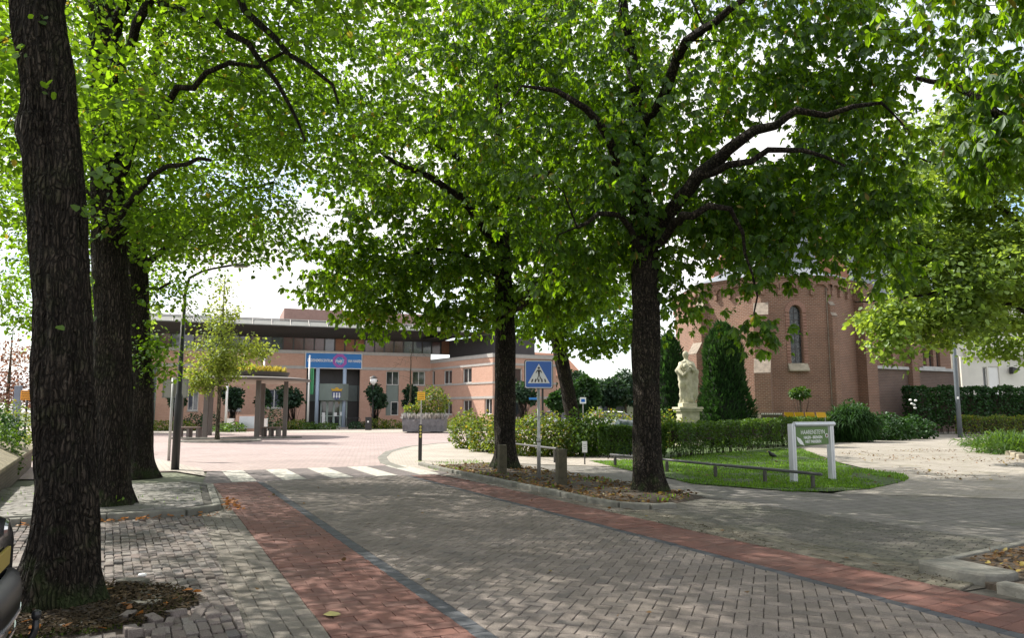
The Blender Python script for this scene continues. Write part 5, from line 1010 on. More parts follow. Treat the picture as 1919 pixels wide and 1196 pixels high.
mb = MB(); c = np.array(e2) * .45 + np.array(e3) * .55; mb.tube([tuple(c - np.array([.2, 0, .05])), tuple(c - np.array([-.14, 0, .05]))], [.06, .06], 10, squash=.4); mb.build('lamp_glass', 'signwhite', LP)
# information board seen from behind, with its pole
x, y, _ = P(316, 864, 23.7); IB = thing('notice_board', 'grey rectangular board seen from behind on a slim pole left of the street lamp', 'sign', (x, y, 0)); z0, z1 = P(330, 745, 23.7)[2], P(330, 711, 23.7)[2]
mb = MB(); mb.tube([(x, y, 0), (x, y, z1 + .06)], [.045, .04], 10); mb.build('pole', 'metal', IB, smooth=True)
xa, xb = P(307, 728, 23.8)[0], P(352, 728, 23.8)[0]; mb = MB(); mb.box(((xa + xb) / 2, y + .08, (z0 + z1) / 2), (xb - xa, .03, z1 - z0)); mb.build('panel', plain('board_back', (.23, .23, .21), .6), IB)
mb = MB(); w_ = .03
for c_, d_ in ((((xa + xb) / 2, z1), (xb - xa + .06, w_)), (((xa + xb) / 2, z0), (xb - xa + .06, w_)), ((xa, (z0 + z1) / 2), (w_, z1 - z0)), ((xb, (z0 + z1) / 2), (w_, z1 - z0))): mb.box((c_[0], y + .075, c_[1]), (d_[0], .05, d_[1]))
mb.build('frame', 'roofgrey', IB)
# pedestrian crossing sign
x, y, _ = P(1010, 905, 16.6); ZS = thing('crossing_sign', 'blue square pedestrian crossing sign on a grey pole between the two bollards', 'traffic sign', (x, y, 0)); zc = P(1004, 702, 16.6)[2]; s = .31
mb = MB(); mb.tube([(x, y, 0), (x, y, .9), (x, y, .93), (x, y, zc + s)], [.042, .042, .034, .034], 12); mb.tube([(x, y, .88), (x, y, .96)], .05, 12); mb.build('pole', 'metal', ZS, smooth=True)
th = .08; U3 = (math.cos(th), math.sin(th), 0); W3 = (math.sin(th), -math.cos(th), 0); o = (x + W3[0] * .05, y + W3[1] * .05, zc)
def rrect(w, h, r, n=5): return [(sx_ * (w - r) + r * math.cos(a0 + PI / 2 * k / n), sy_ * (h - r) + r * math.sin(a0 + PI / 2 * k / n)) for sx_, sy_, a0 in ((1, 1, 0), (-1, 1, PI / 2), (-1, -1, PI), (1, -1, 1.5 * PI)) for k in range(n + 1)]
mb = MB(); mb.ext(rrect(s + .012, s + .012, .045), o, U3, (0, 0, 1), W3, -.03, 0); pnl = mb.build('panel', 'black', ZS)
mb = MB(); mb.ext(rrect(s - .004, s - .004, .04), o, U3, (0, 0, 1), W3, 0, .004); mb.build('border', 'signwhite', pnl); mb = MB(); mb.ext(rrect(s - .022, s - .022, .03), o, U3, (0, 0, 1), W3, 0, .008); mb.build('face', 'blue', pnl)
mb = MB(); mb.ext([(-.245, -.2), (.245, -.2), (0, .235)], o, U3, (0, 0, 1), W3, 0, .012); mb.build('triangle', 'signwhite', pnl)
mb = MB(); q = lambda p: mb.ext(p, o, U3, (0, 0, 1), W3, 0, .016)
q([(.026 * math.cos(2 * PI * k / 12), .14 + .026 * math.sin(2 * PI * k / 12)) for k in range(12)]); q([(-.022, .1), (.02, .1), (.05, .085), (.072, .035), (.058, .03), (.034, .065), (.026, .065), (.02, -.02), (-.012, -.02), (-.02, .06), (-.03, .07), (-.058, .028), (-.072, .034), (-.042, .088)])
q([(-.012, -.021), (.008, -.021), (-.018, -.09), (-.036, -.14), (-.052, -.135), (-.03, -.08)]); q([(.006, -.022), (.021, -.021), (.045, -.08), (.086, -.125), (.072, -.138), (.026, -.09)])
for k in range(5):
    c_ = -.155 + .0775 * k; tl = -.25 * c_ * .55; q([(c_ - .022, -.175), (c_ + .012, -.175), (c_ + .012 + tl * 1.0 + (.0 if k else 0), -.105), (c_ - .014 + tl, -.105)][::1])
mb.build('pictogram', 'ink', pnl)
# wooden bollards
for (px, py, wd, hh, lb) in ((941, 893, .19, .83, 'weathered wooden bollard at the foot of the left chestnut'), (1052, 916, .19, .98, 'mossy wooden bollard right of the crossing sign pole')):
    x, y = G(px, py); hh = zt(833 if px < 1000 else 841, y); T = thing('wooden_bollard', lb, 'bollard', (x, y, 0)); mb = MB(); mb.box((x, y, hh / 2 - .02), (wd, wd, hh), .35); mb.build('post', 'wood', T, bev=.012)
    mb = MB(); mb.box((x, y, hh - .02), (wd * .9, wd * .9, .02), .35); mb.build('top', 'wood', T, bev=.008)
# green park sign
xL, yL = G(1488, 906); xR, yR = G(1560, 901); HS = thing('park_sign', 'green sign board between two aluminium posts on the lawn', 'sign', (xL, yL, 0)); SP = Plane((xL, yL), (xR, yR)); SP = Plane((xL, yL), (xL + (xR - xL), yR)); Lh = SP.L
hS = SP.hit(1482, 795)[1]; 
for u in (0, Lh):
    for dx in (-.034, .034): mb = MB(); SP.box(mb, u + dx - .031, u + dx + .031, 0, hS - .02 * (u > 0), -.06, .06); mb.build('post', 'alu', HS, bev=.012)
mb = MB(); mb.tube([SP.w(.05, hS - .01, .03), SP.w(Lh + .1, hS - .01, .03)], .055, 16); mb.build('top_rail', 'alu', HS, smooth=False)
b0, b1 = .1, Lh - .1; z1, z0 = hS - .07, hS - .46; mb = MB(); SP.box(mb, b0, b1, z0, z1, .0, .03); bd = mb.build('board', 'signgreen', HS)
U3 = (SP.u[0], SP.u[1], 0); W3 = (SP.n[0], SP.n[1], 0); um = (b0 + b1) / 2 + .02; Wd = b1 - b0
text('HAARENSTEYN', .135, 'signwhite', bd, SP.w(um, z1 - .16, .032), U3, (0, 0, 1), .002, align='CENTER', squeeze=.86); text('HALEN - BRENGEN', .088, 'signwhite', bd, SP.w(um, z1 - .262, .032), U3, (0, 0, 1), .002, align='CENTER', squeeze=.82, bold=.002); text('NIET PARKEREN', .088, 'signwhite', bd, SP.w(um, z1 - .355, .032), U3, (0, 0, 1), .002, align='CENTER', squeeze=.82, bold=.002)
mb = MB(); mb.ext([(0, 0), (.12, -.05), (.2, -.13), (.22, -.19), (.12, -.17), (.04, -.11)], SP.w(b0 + .01, z1 - .21, 0), U3, (0, 0, 1), W3, .03, .036); mb.ext([(.2, -.17), (.24, -.215), (.225, -.175)], SP.w(b0 + .01, z1 - .21, 0), U3, (0, 0, 1), W3, .03, .036); mb.build('leaf_emblem', 'signwhite', bd)
mb = MB(); mb.ext([(.05 * math.cos(2 * PI * k / 16), .05 * math.sin(2 * PI * k / 16)) for k in range(16)], SP.w(b1 - .06, z1 - .2, 0), U3, (0, 0, 1), W3, .03, .036); rnd = mb.build('round_emblem', 'signwhite', bd); mb = MB(); mb.ext([(.03 * math.cos(2 * PI * k / 12), .033 * math.sin(2 * PI * k / 12)) for k in range(12)], SP.w(b1 - .06, z1 - .2, 0), U3, (0, 0, 1), W3, .036, .039); mb.build('emblem_centre', 'redtree', rnd)
# low rails
def lowrail(label, pts, tops, ext=.25, mat='black'):
    T = thing('low_rail', label, 'rail', (pts[0][0], pts[0][1], 0)); P3 = [(p[0], p[1], t) for p, t in zip(pts, tops)]
    for p, t in zip(pts, tops): mb = MB(); mb.box((p[0], p[1], t / 2 - .03), (.075, .05, t), .45); mb.build('post', 'blackp', T, bev=.006)
    a, b = np.array(P3[0]), np.array(P3[-1]); d0 = unit(np.array(P3[1]) - a); d1 = unit(b - np.array(P3[-2])); line = [tuple(a - d0 * ext)] + P3 + [tuple(b + d1 * ext)]
    mb = MB(); mb.tube([(q[0], q[1], q[2] + .01) for q in line], .032, 8); mb.build('rail_bar', 'railw', T, smooth=True)
rp = [G(1250, 886), G(1341, 897), G(1434, 907), G(1524, 917)]; rt = [zt(863, rp[0][1]), zt(872, rp[1][1]), zt(880, rp[2][1]), zt(889, rp[3][1])]
rp = [(rp[0][0] - 1.05, rp[0][1] + 2.0), ] + rp; rt = [rt[0]] + rt
lowrail('long low rail along the edge of the lawn in front of the green sign', rp, rt, .22)
rp = [G(882, 843), G(912, 849), (.05, 25.9), G(1040, 868)]; lowrail('low wooden rail in front of the leafy shrubs at the plaza corner', rp, [.42, .42, .42, .42], .15, 'railw')
# planter with plants, and its hedge-like fillings
PL = thing('planter', 'large grey square planter with silvery heather on the plaza', 'planter', (-6.1, 51.5, 0)); pz = P(790, 786, 51.4)[2]; xa, xb = P(753, 800, 51.4)[0], P(833, 800, 51.4)[0]
mb = MB(); xm = (xa + xb) / 2; hw = (xb - xa) / 2; mb.add([(xm + sx_ * hw * k, 52.6 + sy_ * 1.25 * k, z) for z, k in ((.08, .96), (pz, 1.)) for sx_, sy_ in ((-1, -1), (1, -1), (1, 1), (-1, 1))], [(0, 1, 5, 4), (1, 2, 6, 5), (2, 3, 7, 6), (3, 0, 4, 7), (3, 2, 1, 0), (4, 5, 6, 7)]); mb.build('tub', 'planter', PL, bev=.02)
for sx_ in (-.6, .6): mb = MB(); mb.box((xm + sx_ * hw, 52.6, .04), (.5, 2, .085)); mb.build('foot', 'black', PL)
n = 2600; C = np.stack([xm + RS.uniform(-1, 1, n) * hw * .97, 52.6 + RS.uniform(-1.2, 1.2, n), np.full(n, pz - .03)], 1); build_leaves('heather', 'strip', C, UPV + RS.normal(0, .35, (n, 3)), None, RS.uniform(.2, .6, n), 'heather', PL, width=.14, bend=.1)
bush('shrub', 'light green shrub growing out of the middle of the planter', 'shrub', [((xm + .5, 52.6, pz + 1.1), (1.2, .9, 1.2)), ((xm - 1., 52.4, pz + .55), (.5, .5, .5))], 2200, 'ltshrub', .13)
# yellow sign, reflector post, orange sign at the left
def textsign(name, label, px, Y, y0, y1, wpx, mat, post, base=None):
    x, yy, _ = P(px, (y0 + y1) / 2, Y); z0, z1 = P(px, y1, Y)[2], P(px, y0, Y)[2]; w = wpx / F * Y; T = thing(name, label, 'sign', (x, yy, 0)); mb = MB(); mb.tube([(x, yy + .05, 0), (x, yy + .05, z1)], .035, 8); mb.build('pole', post, T)
    mb = MB(); mb.box((x, yy, (z0 + z1) / 2), (w, .03, z1 - z0)); p = mb.build('panel', mat, T, bev=.005); mb = MB(); k = 4
    for r in range(k):
        z = z1 - (z1 - z0) * (r + .7) / (k + .4); u = x - w * .40
        while u < x + w * .38: l = random.uniform(.06, .12) * w; mb.box((u + l / 2, yy - .017, z), (l, .004, (z1 - z0) * .09)); u += l + w * .035
    mb.build('lettering', 'ink', p)
textsign('yellow_sign', 'small yellow text sign on a pole in front of the planter', 789.5, 50.4, 735, 750, 14, 'yellow', 'metal')
textsign('orange_sign', 'orange text sign on a black post at the left edge behind the wall', 50, 27, 732, 750, 22, 'orange', 'black')
x, y = G(787, 865); RP = thing('reflector_post', 'black marker post with yellow reflectors at the corner of the crossing', 'bollard', (x, y, 0)); hz_ = zt(796, y); mb = MB(); mb.box((x, y, hz_ / 2), (.115, .1, hz_), .1); mb.build('post', 'black', RP, bev=.01)
for k in range(4):
    mb = MB(); z = hz_ - .07 - .1 * k; mb.ext([(.035 * math.cos(2 * PI * q_ / 10), .04 * math.sin(2 * PI * q_ / 10)) for q_ in range(10)], (x + .005, y, z), (math.cos(.1), math.sin(.1), 0), (0, 0, 1), (math.sin(.1), -math.cos(.1), 0), .05, .056); mb.build('reflector', 'brass', RP)
# flagpoles
for (px, Y, ptop, lb, flag) in ((576.5, 61, 669, 'white flagpole left of the entrance with a furled green flag', 1), (423, 55, 690, 'white flagpole seen between the young tree and the shelter', 0), (491, 57, 676, 'white flagpole rising behind the planted shelter roof', 0)):
    x, yy, _ = P(px, 790, Y); zt_p = P(px, ptop, Y)[2]; T = thing('flagpole', lb, 'flagpole', (x, yy, 0)); mb = MB(); mb.tube([(x, yy, 0), (x, yy, zt_p)], [.10, .06], 10); mb.lathe([(.02, 0), (.1, .05), (.02, .14)], (x, yy, zt_p), 10); mb.build('pole', 'white', T, smooth=True)
    if flag:
        mb = MB(); n = 9; vs = []
        for i in range(10):
            z = P(px, 690, Y)[2] - i * .24
            for j in range(n): vs.append((x + .08 + .035 * j + .02 * i * .3, yy + .09 * math.sin(j * 1.7 + i * .3), z))
        mb.add(vs, [(i * n + j, i * n + j + 1, (i + 1) * n + j + 1, (i + 1) * n + j) for i in range(9) for j in range(n - 1)]); mb.build('flag', 'flagg', T, smooth=True)
x, yy, _ = P(462, 800, 55); T = thing('information_panel', 'grey panel set in a low brick surround behind the shelter', 'panel', (x, yy, 0)); a, b = P(443, 800, 55)[0], P(480, 800, 55)[0]; zq_ = P(462, 778, 55)[2]; mb = MB(); mb.box(((a + b) / 2, yy, zq_ / 2), (b - a, .3, zq_)); mb.build('surround', 'brickth', T); mb = MB(); mb.box(((a + b) / 2 + .08, yy - .16, zq_ * .55), ((b - a) * .76, .03, zq_ * .74)); mb.build('panel', 'alu', T)
for px, lb in ((431, 'small white cabinet left of the grey information panel'), (494, 'small white cabinet behind the shelter columns')):
    x, yy, _ = P(px, 800, 56); mb = MB(); zq_ = P(px, 786, 56)[2]; mb.box((x, yy, zq_ / 2), (.5, .3, zq_)); mb.box((x, yy, zq_ + .02), (.54, .34, .04)); tag(mb.build('cabinet', 'white', bev=.01), lb, 'cabinet')
# lantern and litter bin
x, yy, _ = P(698, 800, 62.5); T = thing('post_lantern', 'black post lantern with a white lamp left of the entrance bushes', 'street lamp', (x, yy, 0)); zz = P(698, 722, 62.5)[2]
mb = MB(); mb.tube([(x, yy, 0), (x, yy, 1.2), (x, yy, zz)], [.1, .07, .06], 8); mb.build('pole', 'black', T); mb = MB(); mb.lathe([(.08, 0), (.28, .25), (.3, .5), (.1, .62)], (x, yy, zz), 12); mb.build('lamp', 'signwhite', T, smooth=True)
mb = MB(); mb.lathe([(.36, 0), (.3, .06), (.04, .2)], (x, yy, zz + .6), 12); mb.build('cap', 'black', T)
x, yy, _ = P(690.5, 803, 58.5); T = thing('litter_bin', 'black litter bin beside the town hall path', 'bin', (x, yy, 0)); mb = MB(); mb.box((x, yy, .47), (.46, .42, .94)); mb.build('body', 'black', T, bev=.04); mb = MB(); mb.box((x, yy - .215, .66), (.12, .01, .13)); mb.build('notice', 'signwhite', T)
mb = MB(); mb.box((x, yy, .98), (.5, .46, .07)); mb.build('lid', 'black', T, bev=.02)
for k, px in enumerate((655, 660, 668)):
    x, yy, _ = P(px, 799, 64); mb = MB(); mb.tube([(x - .3, yy, 0), (x - .3, yy, .8), (x - .25, yy, .88), (x + .25, yy, .88), (x + .3, yy, .8), (x + .3, yy, 0)], .03, 6); tag(mb.build('bike_rack', 'black'), 'small black hoop rack right of the entrance', 'bike rack', 'hoop racks at the entrance')
# green strip plants before the town hall
for i, (x0, x1, y0, Y, m_, lb) in enumerate(((560, 626, 792, 60, 'hedge', 'rounded bright green ground-cover hump in front of the entrance'), (658, 690, 790, 62, 'dkshrub', 'dark green low planting right of the entrance'), (690, 750, 786, 62, 'ltshrub', 'pale flowering bushes below the ball trees right of the entrance'), (832, 925, 787, 56, 'ltshrub', 'low green planting along the right wing of the town hall'),
        (285, 360, 790, 57, 'ltshrub', 'low plants at the left end of the brick wall'), (404, 455, 794, 54, 'hedge', 'low green hump between shelter and town hall'), (520, 572, 788, 60, 'ltshrub', 'low flowering plants left of the flagpole'), (350, 410, 775, 58, 'dkshrub', 'tall leafy plants behind the left bench'), (490, 522, 760, 58, 'dkshrub', 'bushy dark shrub behind the right bench'))):
    a = P(x0, 800, Y); b = P(x1, 800, Y); h = P((x0 + x1) / 2, y0, Y)[2]; nlo = max(2, int((b[0] - a[0]) / 1.3)); lob = [((a[0] + (b[0] - a[0]) * (q_ + .5) / nlo, Y + random.uniform(-.3, .3), h * .35), ((b[0] - a[0]) / nlo * .75, 1.0, h * random.uniform(.55, .75))) for q_ in range(nlo)]
    bush('low_planting', lb, 'plants', lob, int(500 * (b[0] - a[0])), m_, .13)
for (px, w_, y0, y1, Y, lb) in ((708, 24, 716, 768, 63, 'dark round-crowned small tree right of the entrance'), (770, 22, 722, 770, 64.5, 'dark round-crowned small tree behind the planter'), (325, 22, 722, 770, 59, 'dark round-crowned small tree behind the notice board'), (434, 26, 722, 768, 60, 'dark round-crowned small tree behind the shelter on the left'), (541, 26, 720, 768, 61.5, 'dark round-crowned small tree behind the right side of the shelter'),
        (985, 26, 712, 765, 60, 'dark round-crowned tree behind the crossing sign'), (495, 16, 724, 765, 61, 'dark round-crowned small tree between the shelter columns')):
    cx_, _, cz_ = P(px, (y0 + y1) / 2, Y); rx = w_ / F * Y; rz_ = (y1 - y0) / 2 / F * Y
    T = bush('ball_tree', lb, 'tree', [((cx_ + random.uniform(-.45, .45) * rx, Y + random.uniform(-.3, .3) * rx, cz_ + random.uniform(-.45, .45) * rz_), (rx * random.uniform(.4, .65), rx * .55, rz_ * random.uniform(.35, .55))) for _ in range(7)], 1500, 'dkshrub', .24, deep=.8); mb = MB(); mb.tube([(cx_, Y, 0), (cx_ + .03, Y, cz_)], [.09, .06], 8); mb.build('trunk', 'bark2', T)
# bare sapling
x, yy, _ = P(768, 780, 56); BT_ = Tree('bare_sapling', 'leafless young tree behind the planter', 'tree', (x, yy)); zt_p = P(768, 645, 56)[2]; ids = BT_.limb([(x, yy, 0, .09), (x, yy, 3, .07), (x + .03, yy, zt_p, .01)]); BT_.grow(inlobe([((x, yy, 5), (1.7, 1.2, 1.6))], 60), rise=.25, rtip=.008); BT_.wood('bark3')
# tarpaulin heap and small things at the hedge
xa, xb = P(1131, 800, 27.5)[0], P(1205, 800, 27.5)[0]; z0 = .75; z1 = P(1170, 784, 27.5)[2]; mb = MB(); n = 22; m_ = 12; vs = []
for i in range(n):
    for j in range(m_):
        f, g = i / (n - 1), j / (m_ - 1); a = PI * g; hh = (z1 - .1) * (min(1, (f * 2.6) ** .8)) * (1 - .12 * f); vs.append((xa + (xb - xa) * f + .04 * math.sin(j * 2.), 27.5 - .7 * math.cos(a) + .05 * mnoise.noise(Vector((i * .6, j, 0))), .12 + hh * (math.sin(a) ** .7) + .06 * mnoise.noise(Vector((i * .9, j * .7, 4))) - (.1 if j in (0, m_ - 1) else 0)))
mb.add(vs, [(i * m_ + j, (i + 1) * m_ + j, (i + 1) * m_ + j + 1, i * m_ + j + 1) for i in range(n - 1) for j in range(m_ - 1)]); tag(mb.build('covered_heap', 'tarp', smooth=True), 'heap covered with a crumpled dark green tarpaulin behind the short hedge', 'tarpaulin')
x, y = G(1096, 872); T = thing('plant_label', 'small white notice on a short post at the edge of the shrubs', 'sign', (x, y, 0)); mb = MB(); mb.tube([(x, y, 0), (x, y, .6)], .02, 6); mb.build('post', 'black', T); mb = MB(); z_ = zt(838, y); mb.box((x, y - .03, z_), (.14, .015, .32)); mb.build('panel', 'signwhite', T, bev=.003)
mb = MB()
for k in range(3): mb.box((x, y - .039, z_ + .06 - k * .06), (.09, .003, .015))
mb.build('lettering', 'metal', T)
# statue on its pedestal
sx0, sy0 = P(1289, 780, 33)[:2]; ST_ = thing('statue', 'pale stone draped statue on a square pedestal between the two yews', 'statue', (sx0, sy0, 0)); zp = zt(763, 33); ztop = zt(657, 33)
mb = MB(); mb.box((sx0, sy0, .12), (1.02, 1.02, .26), .1); mb.box((sx0, sy0, (zp - .2) / 2 + .12), (.8, .8, zp - .3), .1); mb.box((sx0, sy0, zp - .15), (1.0, 1.0, .1), .1); mb.box((sx0, sy0, zp - .06), (1.08, 1.08, .1), .1); ped = mb.build('pedestal', 'stone', ST_, bev=.02)
mb = MB(); mb.box((sx0 + .0, sy0, zp + .08), (.66, .66, .18), .1); mb.build('plinth', 'stone', ST_, bev=.02)
hS_ = ztop - zp - .17; zb_ = zp + .17; prof = [(0, .30), (.08, .34), (.2, .34), (.35, .37), (.5, .40), (.62, .40), (.72, .33), (.79, .22), (.835, .09), (.86, .08), (.885, .11), (.92, .135), (.955, .13), (.985, .08), (1., .01)]
n = 48; m_ = 90; vs = []
for i in range(m_ + 1):
    f = i / m_; r = float(np.interp(f, [p[0] for p in prof], [p[1] for p in prof])); tw = 1.8 * f
    for j in range(n):
        a = 2 * PI * j / n; body = f < .8; fold = (.05 * math.sin(a * 5 + tw * 5 + 2 * math.sin(f * 9)) + .10 * mnoise.noise(Vector((math.cos(a) * 2.6, math.sin(a) * 2.6, f * 5 + tw)))) if body else .012 * math.sin(a * 8 + f * 60)
        rr = r * (1 + (fold * 3.6 if body else fold * 3)); vs.append((sx0 + rr * math.cos(a) + .04 * math.sin(f * 4), sy0 + rr * math.sin(a) * .85, zb_ + f * hS_ - (.02 if not body else 0)))
mb = MB(); mb.add(vs, [(i * n + j, i * n + (j + 1) % n, (i + 1) * n + (j + 1) % n, (i + 1) * n + j) for i in range(m_) for j in range(n)])
zq = lambda f: zb_ + f * hS_
for sg in (-1, 1): mb.tube([(sx0 + sg * .24, sy0, zq(.76)), (sx0 + sg * .34, sy0 - .12, zq(.62)), (sx0 + sg * .22, sy0 - .30, zq(.56 + .05 * sg)), (sx0 + sg * .06, sy0 - .36, zq(.64 + .04 * sg))], [.10, .105, .085, .05], 12)
mb.lathe([(.02, -.13), (.10, -.08), (.11, 0), (.09, .08), (.02, .12)], (sx0 - .12, sy0 - .34, zq(.70)), 12); mb.tube([(sx0 - .12, sy0 - .33, zq(.66)), (sx0 + .08, sy0 - .34, zq(.6))], [.1, .08], 10)   # the child the figure carries
fig = mb.build('figure', 'stone', ST_, smooth=True)
# yellow seats behind the hedge
for k, px in enumerate((1478, 1497, 1517, 1538)):
    x, yy, _ = P(px + .8, 779, 35.5); z0, z1 = P(px, 783, 35.5)[2], P(px, 773, 35.5)[2]; T = thing('yellow_chair', ['leftmost of the four yellow chairs behind the hedge', 'second yellow chair from the left, crossed by the topiary stem', 'third yellow chair from the left behind the hedge', 'rightmost yellow chair, nearest the fern'][k], 'chair', (x, yy, 0), 'yellow chairs in a row behind the hedge')
    w_ = .42; mb = MB(); mb.add([(x - w_ / 2 + .04, yy, z0), (x + w_ / 2 + .04, yy, z0), (x + w_ / 2 - .04, yy - .08, z1), (x - w_ / 2 - .04, yy - .08, z1), (x - w_ / 2 + .04, yy + .03, z0), (x + w_ / 2 + .04, yy + .03, z0), (x + w_ / 2 - .04, yy - .05, z1), (x - w_ / 2 - .04, yy - .05, z1)], [(0, 1, 2, 3), (7, 6, 5, 4), (3, 2, 6, 7), (0, 4, 5, 1), (0, 3, 7, 4), (1, 5, 6, 2)]); mb.build('backrest', 'yellow', T)
    mb = MB(); mb.box((x + .02, yy + .24, z0 - .40), (w_, .42, .03)); mb.build('seat', 'yellow', T, bev=.01)
    for sx_ in (-1, 1): mb = MB(); mb.tube([(x + sx_ * .19, yy + .02, 0), (x + sx_ * .19, yy, z0 + .03)], .018, 6); mb.build('leg', 'metal', T); mb = MB(); mb.tube([(x + sx_ * .19, yy + .42, 0), (x + sx_ * .19, yy + .40, z0 - .4)], .018, 6); mb.build('leg', 'metal', T)
# leaning lamp pole by the church corner
x, yy, _ = P(1797, 782, 43); T = thing('lamp_pole', 'tall dark grey pole standing at the church corner in front of the tall hedge', 'lamp post', (x, yy, 0)); zt_p = zt(430, 43); mb = MB(); mb.tube([(x, yy, 0), (x, yy, 3), (x, yy, zt_p)], [.13, .12, .08], 12); mb.build('pole', plain('dark_grey_pole', (.11, .13, .15), .5), T, smooth=True); mb = MB(); mb.box((x - .05, yy - .13, zt(746, 43)), (.1, .02, .14)); mb.build('notice', 'signwhite', T)
mb = MB(); mb.tube([(x, yy, zt_p), (x - .1, yy, zt_p + .1), (x - .9, yy, zt_p + .25)], [.08, .1, .06], 10); mb.build('lamp_head', 'roofgrey', T)
# well-like wooden box and flowerpot near the right yew
x, yy, _ = P(1443, 800, 38); T = thing('timber_box', 'dark timber box with a white toothed trim behind the hedge', 'box', (x, yy, 0)); h = zt(776, 38); mb = MB(); mb.box((x, yy, h / 2), (1.1, .7, h)); mb.build('body', 'wood', T, bev=.01); mb = MB()
for k in range(12): mb.box((x - .5 + k * .09, yy - .355, h + .0), (.05, .02, .07))
mb.build('trim', 'white', T); mb = MB(); mb.box((x, yy, h + .02), (1.16, .7, .04)); mb.build('lid', 'wood', T)
x, yy, _ = P(1411, 790, 38.5); T = thing('flower_pot', 'terracotta pot on a pillar beside the right yew', 'pot', (x, yy, 0)); h = zt(778, 38.5); mb = MB(); mb.box((x, yy, h / 2), (.3, .3, h)); mb.build('pillar', 'pot', T); mb = MB(); mb.lathe([(.12, 0), (.2, .28), (.22, .3), (.18, .3)], (x, yy, h), 14); mb.build('pot', 'brickor', T, smooth=True)
# blackbird on the lawn
x, y = G(1448, 864); BD = thing('blackbird', 'black bird standing on the lawn, facing left', 'bird', (x, y, 0)); mb = MB()
bp = [(.16, 0, .10), (.10, 0, .12), (.02, 0, .145), (-.05, 0, .175), (-.085, 0, .215), (-.10, 0, .25), (-.125, 0, .262), (-.15, 0, .262)]; br = [.012, .03, .06, .058, .038, .034, .022, .004]
mb.tube([(x + a * .95, y + b, c * 1.0 + .03) for a, b, c in bp], [r * 1.1 for r in br], 14); mb.build('body', 'bird', BD, smooth=True)
mb = MB(); mb.tube([(x - .125, y, .288), (x - .175, y, .282)], [.012, .002], 6); mb.build('beak', 'gold', BD)
for s_ in (-.022, .022): mb = MB(); mb.tube([(x, y + s_, .14), (x + .01, y + s_, .07), (x, y + s_, .02), (x - .04, y + s_, .02)], .006, 5); mb.build('leg', 'blackp', BD)
# ---- far left: low wall, conifers, reddish tree, grey marker
wa, wb = np.array(G(-60, 968)), np.array((-13.6, 21.0)); wa = wb + (wa - wb) * 1.0; T = thing('garden_wall', 'low old brick wall with a sloping mossy coping at the left edge', 'wall', (float(wb[0]), float(wb[1]), 0)); d = unit(wb - wa); nn = np.array([d[1], -d[0]]); mb = MB(); c = (wa + wb) / 2; L = float(np.linalg.norm(wb - wa)); ang = math.atan2(d[1], d[0]); hw_ = .47
mb.box((c[0], c[1], hw_ / 2), (L, .3, hw_), ang); mb.build('wall', 'wallst', T)
mb = MB(); k = int(L / .9)
for q_ in range(k):
    a = wa + (wb - wa) * q_ / k; b = wa + (wb - wa) * (q_ + .985) / k; A1 = a + nn * .2; A2 = a - nn * .34; B1 = b + nn * .2; B2 = b - nn * .34
    mb.add([(*A1, hw_), (*B1, hw_), (*B2, hw_), (*A2, hw_), (*A1, hw_ + .07), (*B1, hw_ + .07), (*B2, hw_ + .36), (*A2, hw_ + .36)], [(3, 2, 1, 0), (4, 5, 6, 7), (0, 1, 5, 4), (1, 2, 6, 5), (2, 3, 7, 6), (3, 0, 4, 7)])
mb.build('coping', 'wallcap', T, bev=.012)
x, yy, _ = P(14, 790, 19); bush('conifer', 'dark green clipped conifer behind the low wall at the left edge', 'shrub', [((x - .35, yy, .7), (.7, .7, .95))], 4200, 'laurel', .06)
x, yy, _ = P(10, 790, 17); bush('conifer', 'bright-tipped small conifer nearest the low wall', 'shrub', [((x - .1, yy, .55), (.45, .45, .75))], 2600, 'hedge', .05)
x, yy, _ = P(42, 800, 24); bush('shrub', 'yellow-green plants behind the low wall in front of the orange sign', 'shrub', [((x, yy, .35), (1.3, 1., .5)), ((x - 1.8, yy + 2, .9), (1.0, 1., .9)), ((x + 1.2, yy + 3, .35), (1.4, 1., .45))], 4000, 'ltshrub', .08)
x, yy, _ = P(16, 720, 46); pale_tree('reddish_tree', 'reddish-brown thin tree far left beyond the orange sign', 'tree', (x, yy), 6.6, .12, [((x, yy, 3.9), (2.4, 2., 2.2)), ((x + 1.2, yy, 2.6), (1.8, 1.4, 1.3))], 300, 7, 'redtree', .16, spread=.3)
x, yy, _ = P(33, 748, 31); mb = MB(); z1 = zt(723, 31); mb.box((x, yy, z1 / 2), (.26, .16, z1)); tag(mb.build('grey_pillar', plain('slate_grey_pillar', (.16, .19, .24), .6), bev=.02), 'slim grey pillar beside the orange sign', 'pillar')
x, yy, _ = P(172, 760, 52); pale_tree('lime_green_tree', 'pale green tree seen between the first two lime trunks', 'tree', (x, yy), 12.5, .2, [((x, yy, 7.6), (4.0, 3, 4.6)), ((x + 1, yy, 3.6), (2.4, 2, 1.8))], 520, 13, 'maple', .26, spread=.45)
x0_, yy, _ = P(150, 800, 62); mb = MB()
for k in range(22): mb.box((x0_ - 1 + k * .31, yy, 1.2), (.27, .05, 2.4))
mb.box((x0_ + 2.3, yy + .06, .5), (7, .05, .12)); mb.box((x0_ + 2.3, yy + .06, 2.0), (7, .05, .12)); tag(mb.build('board_fence', plain('grey_boards', (.13, .15, .17), .8), bev=.01), 'grey board fence left of the town hall', 'fence')
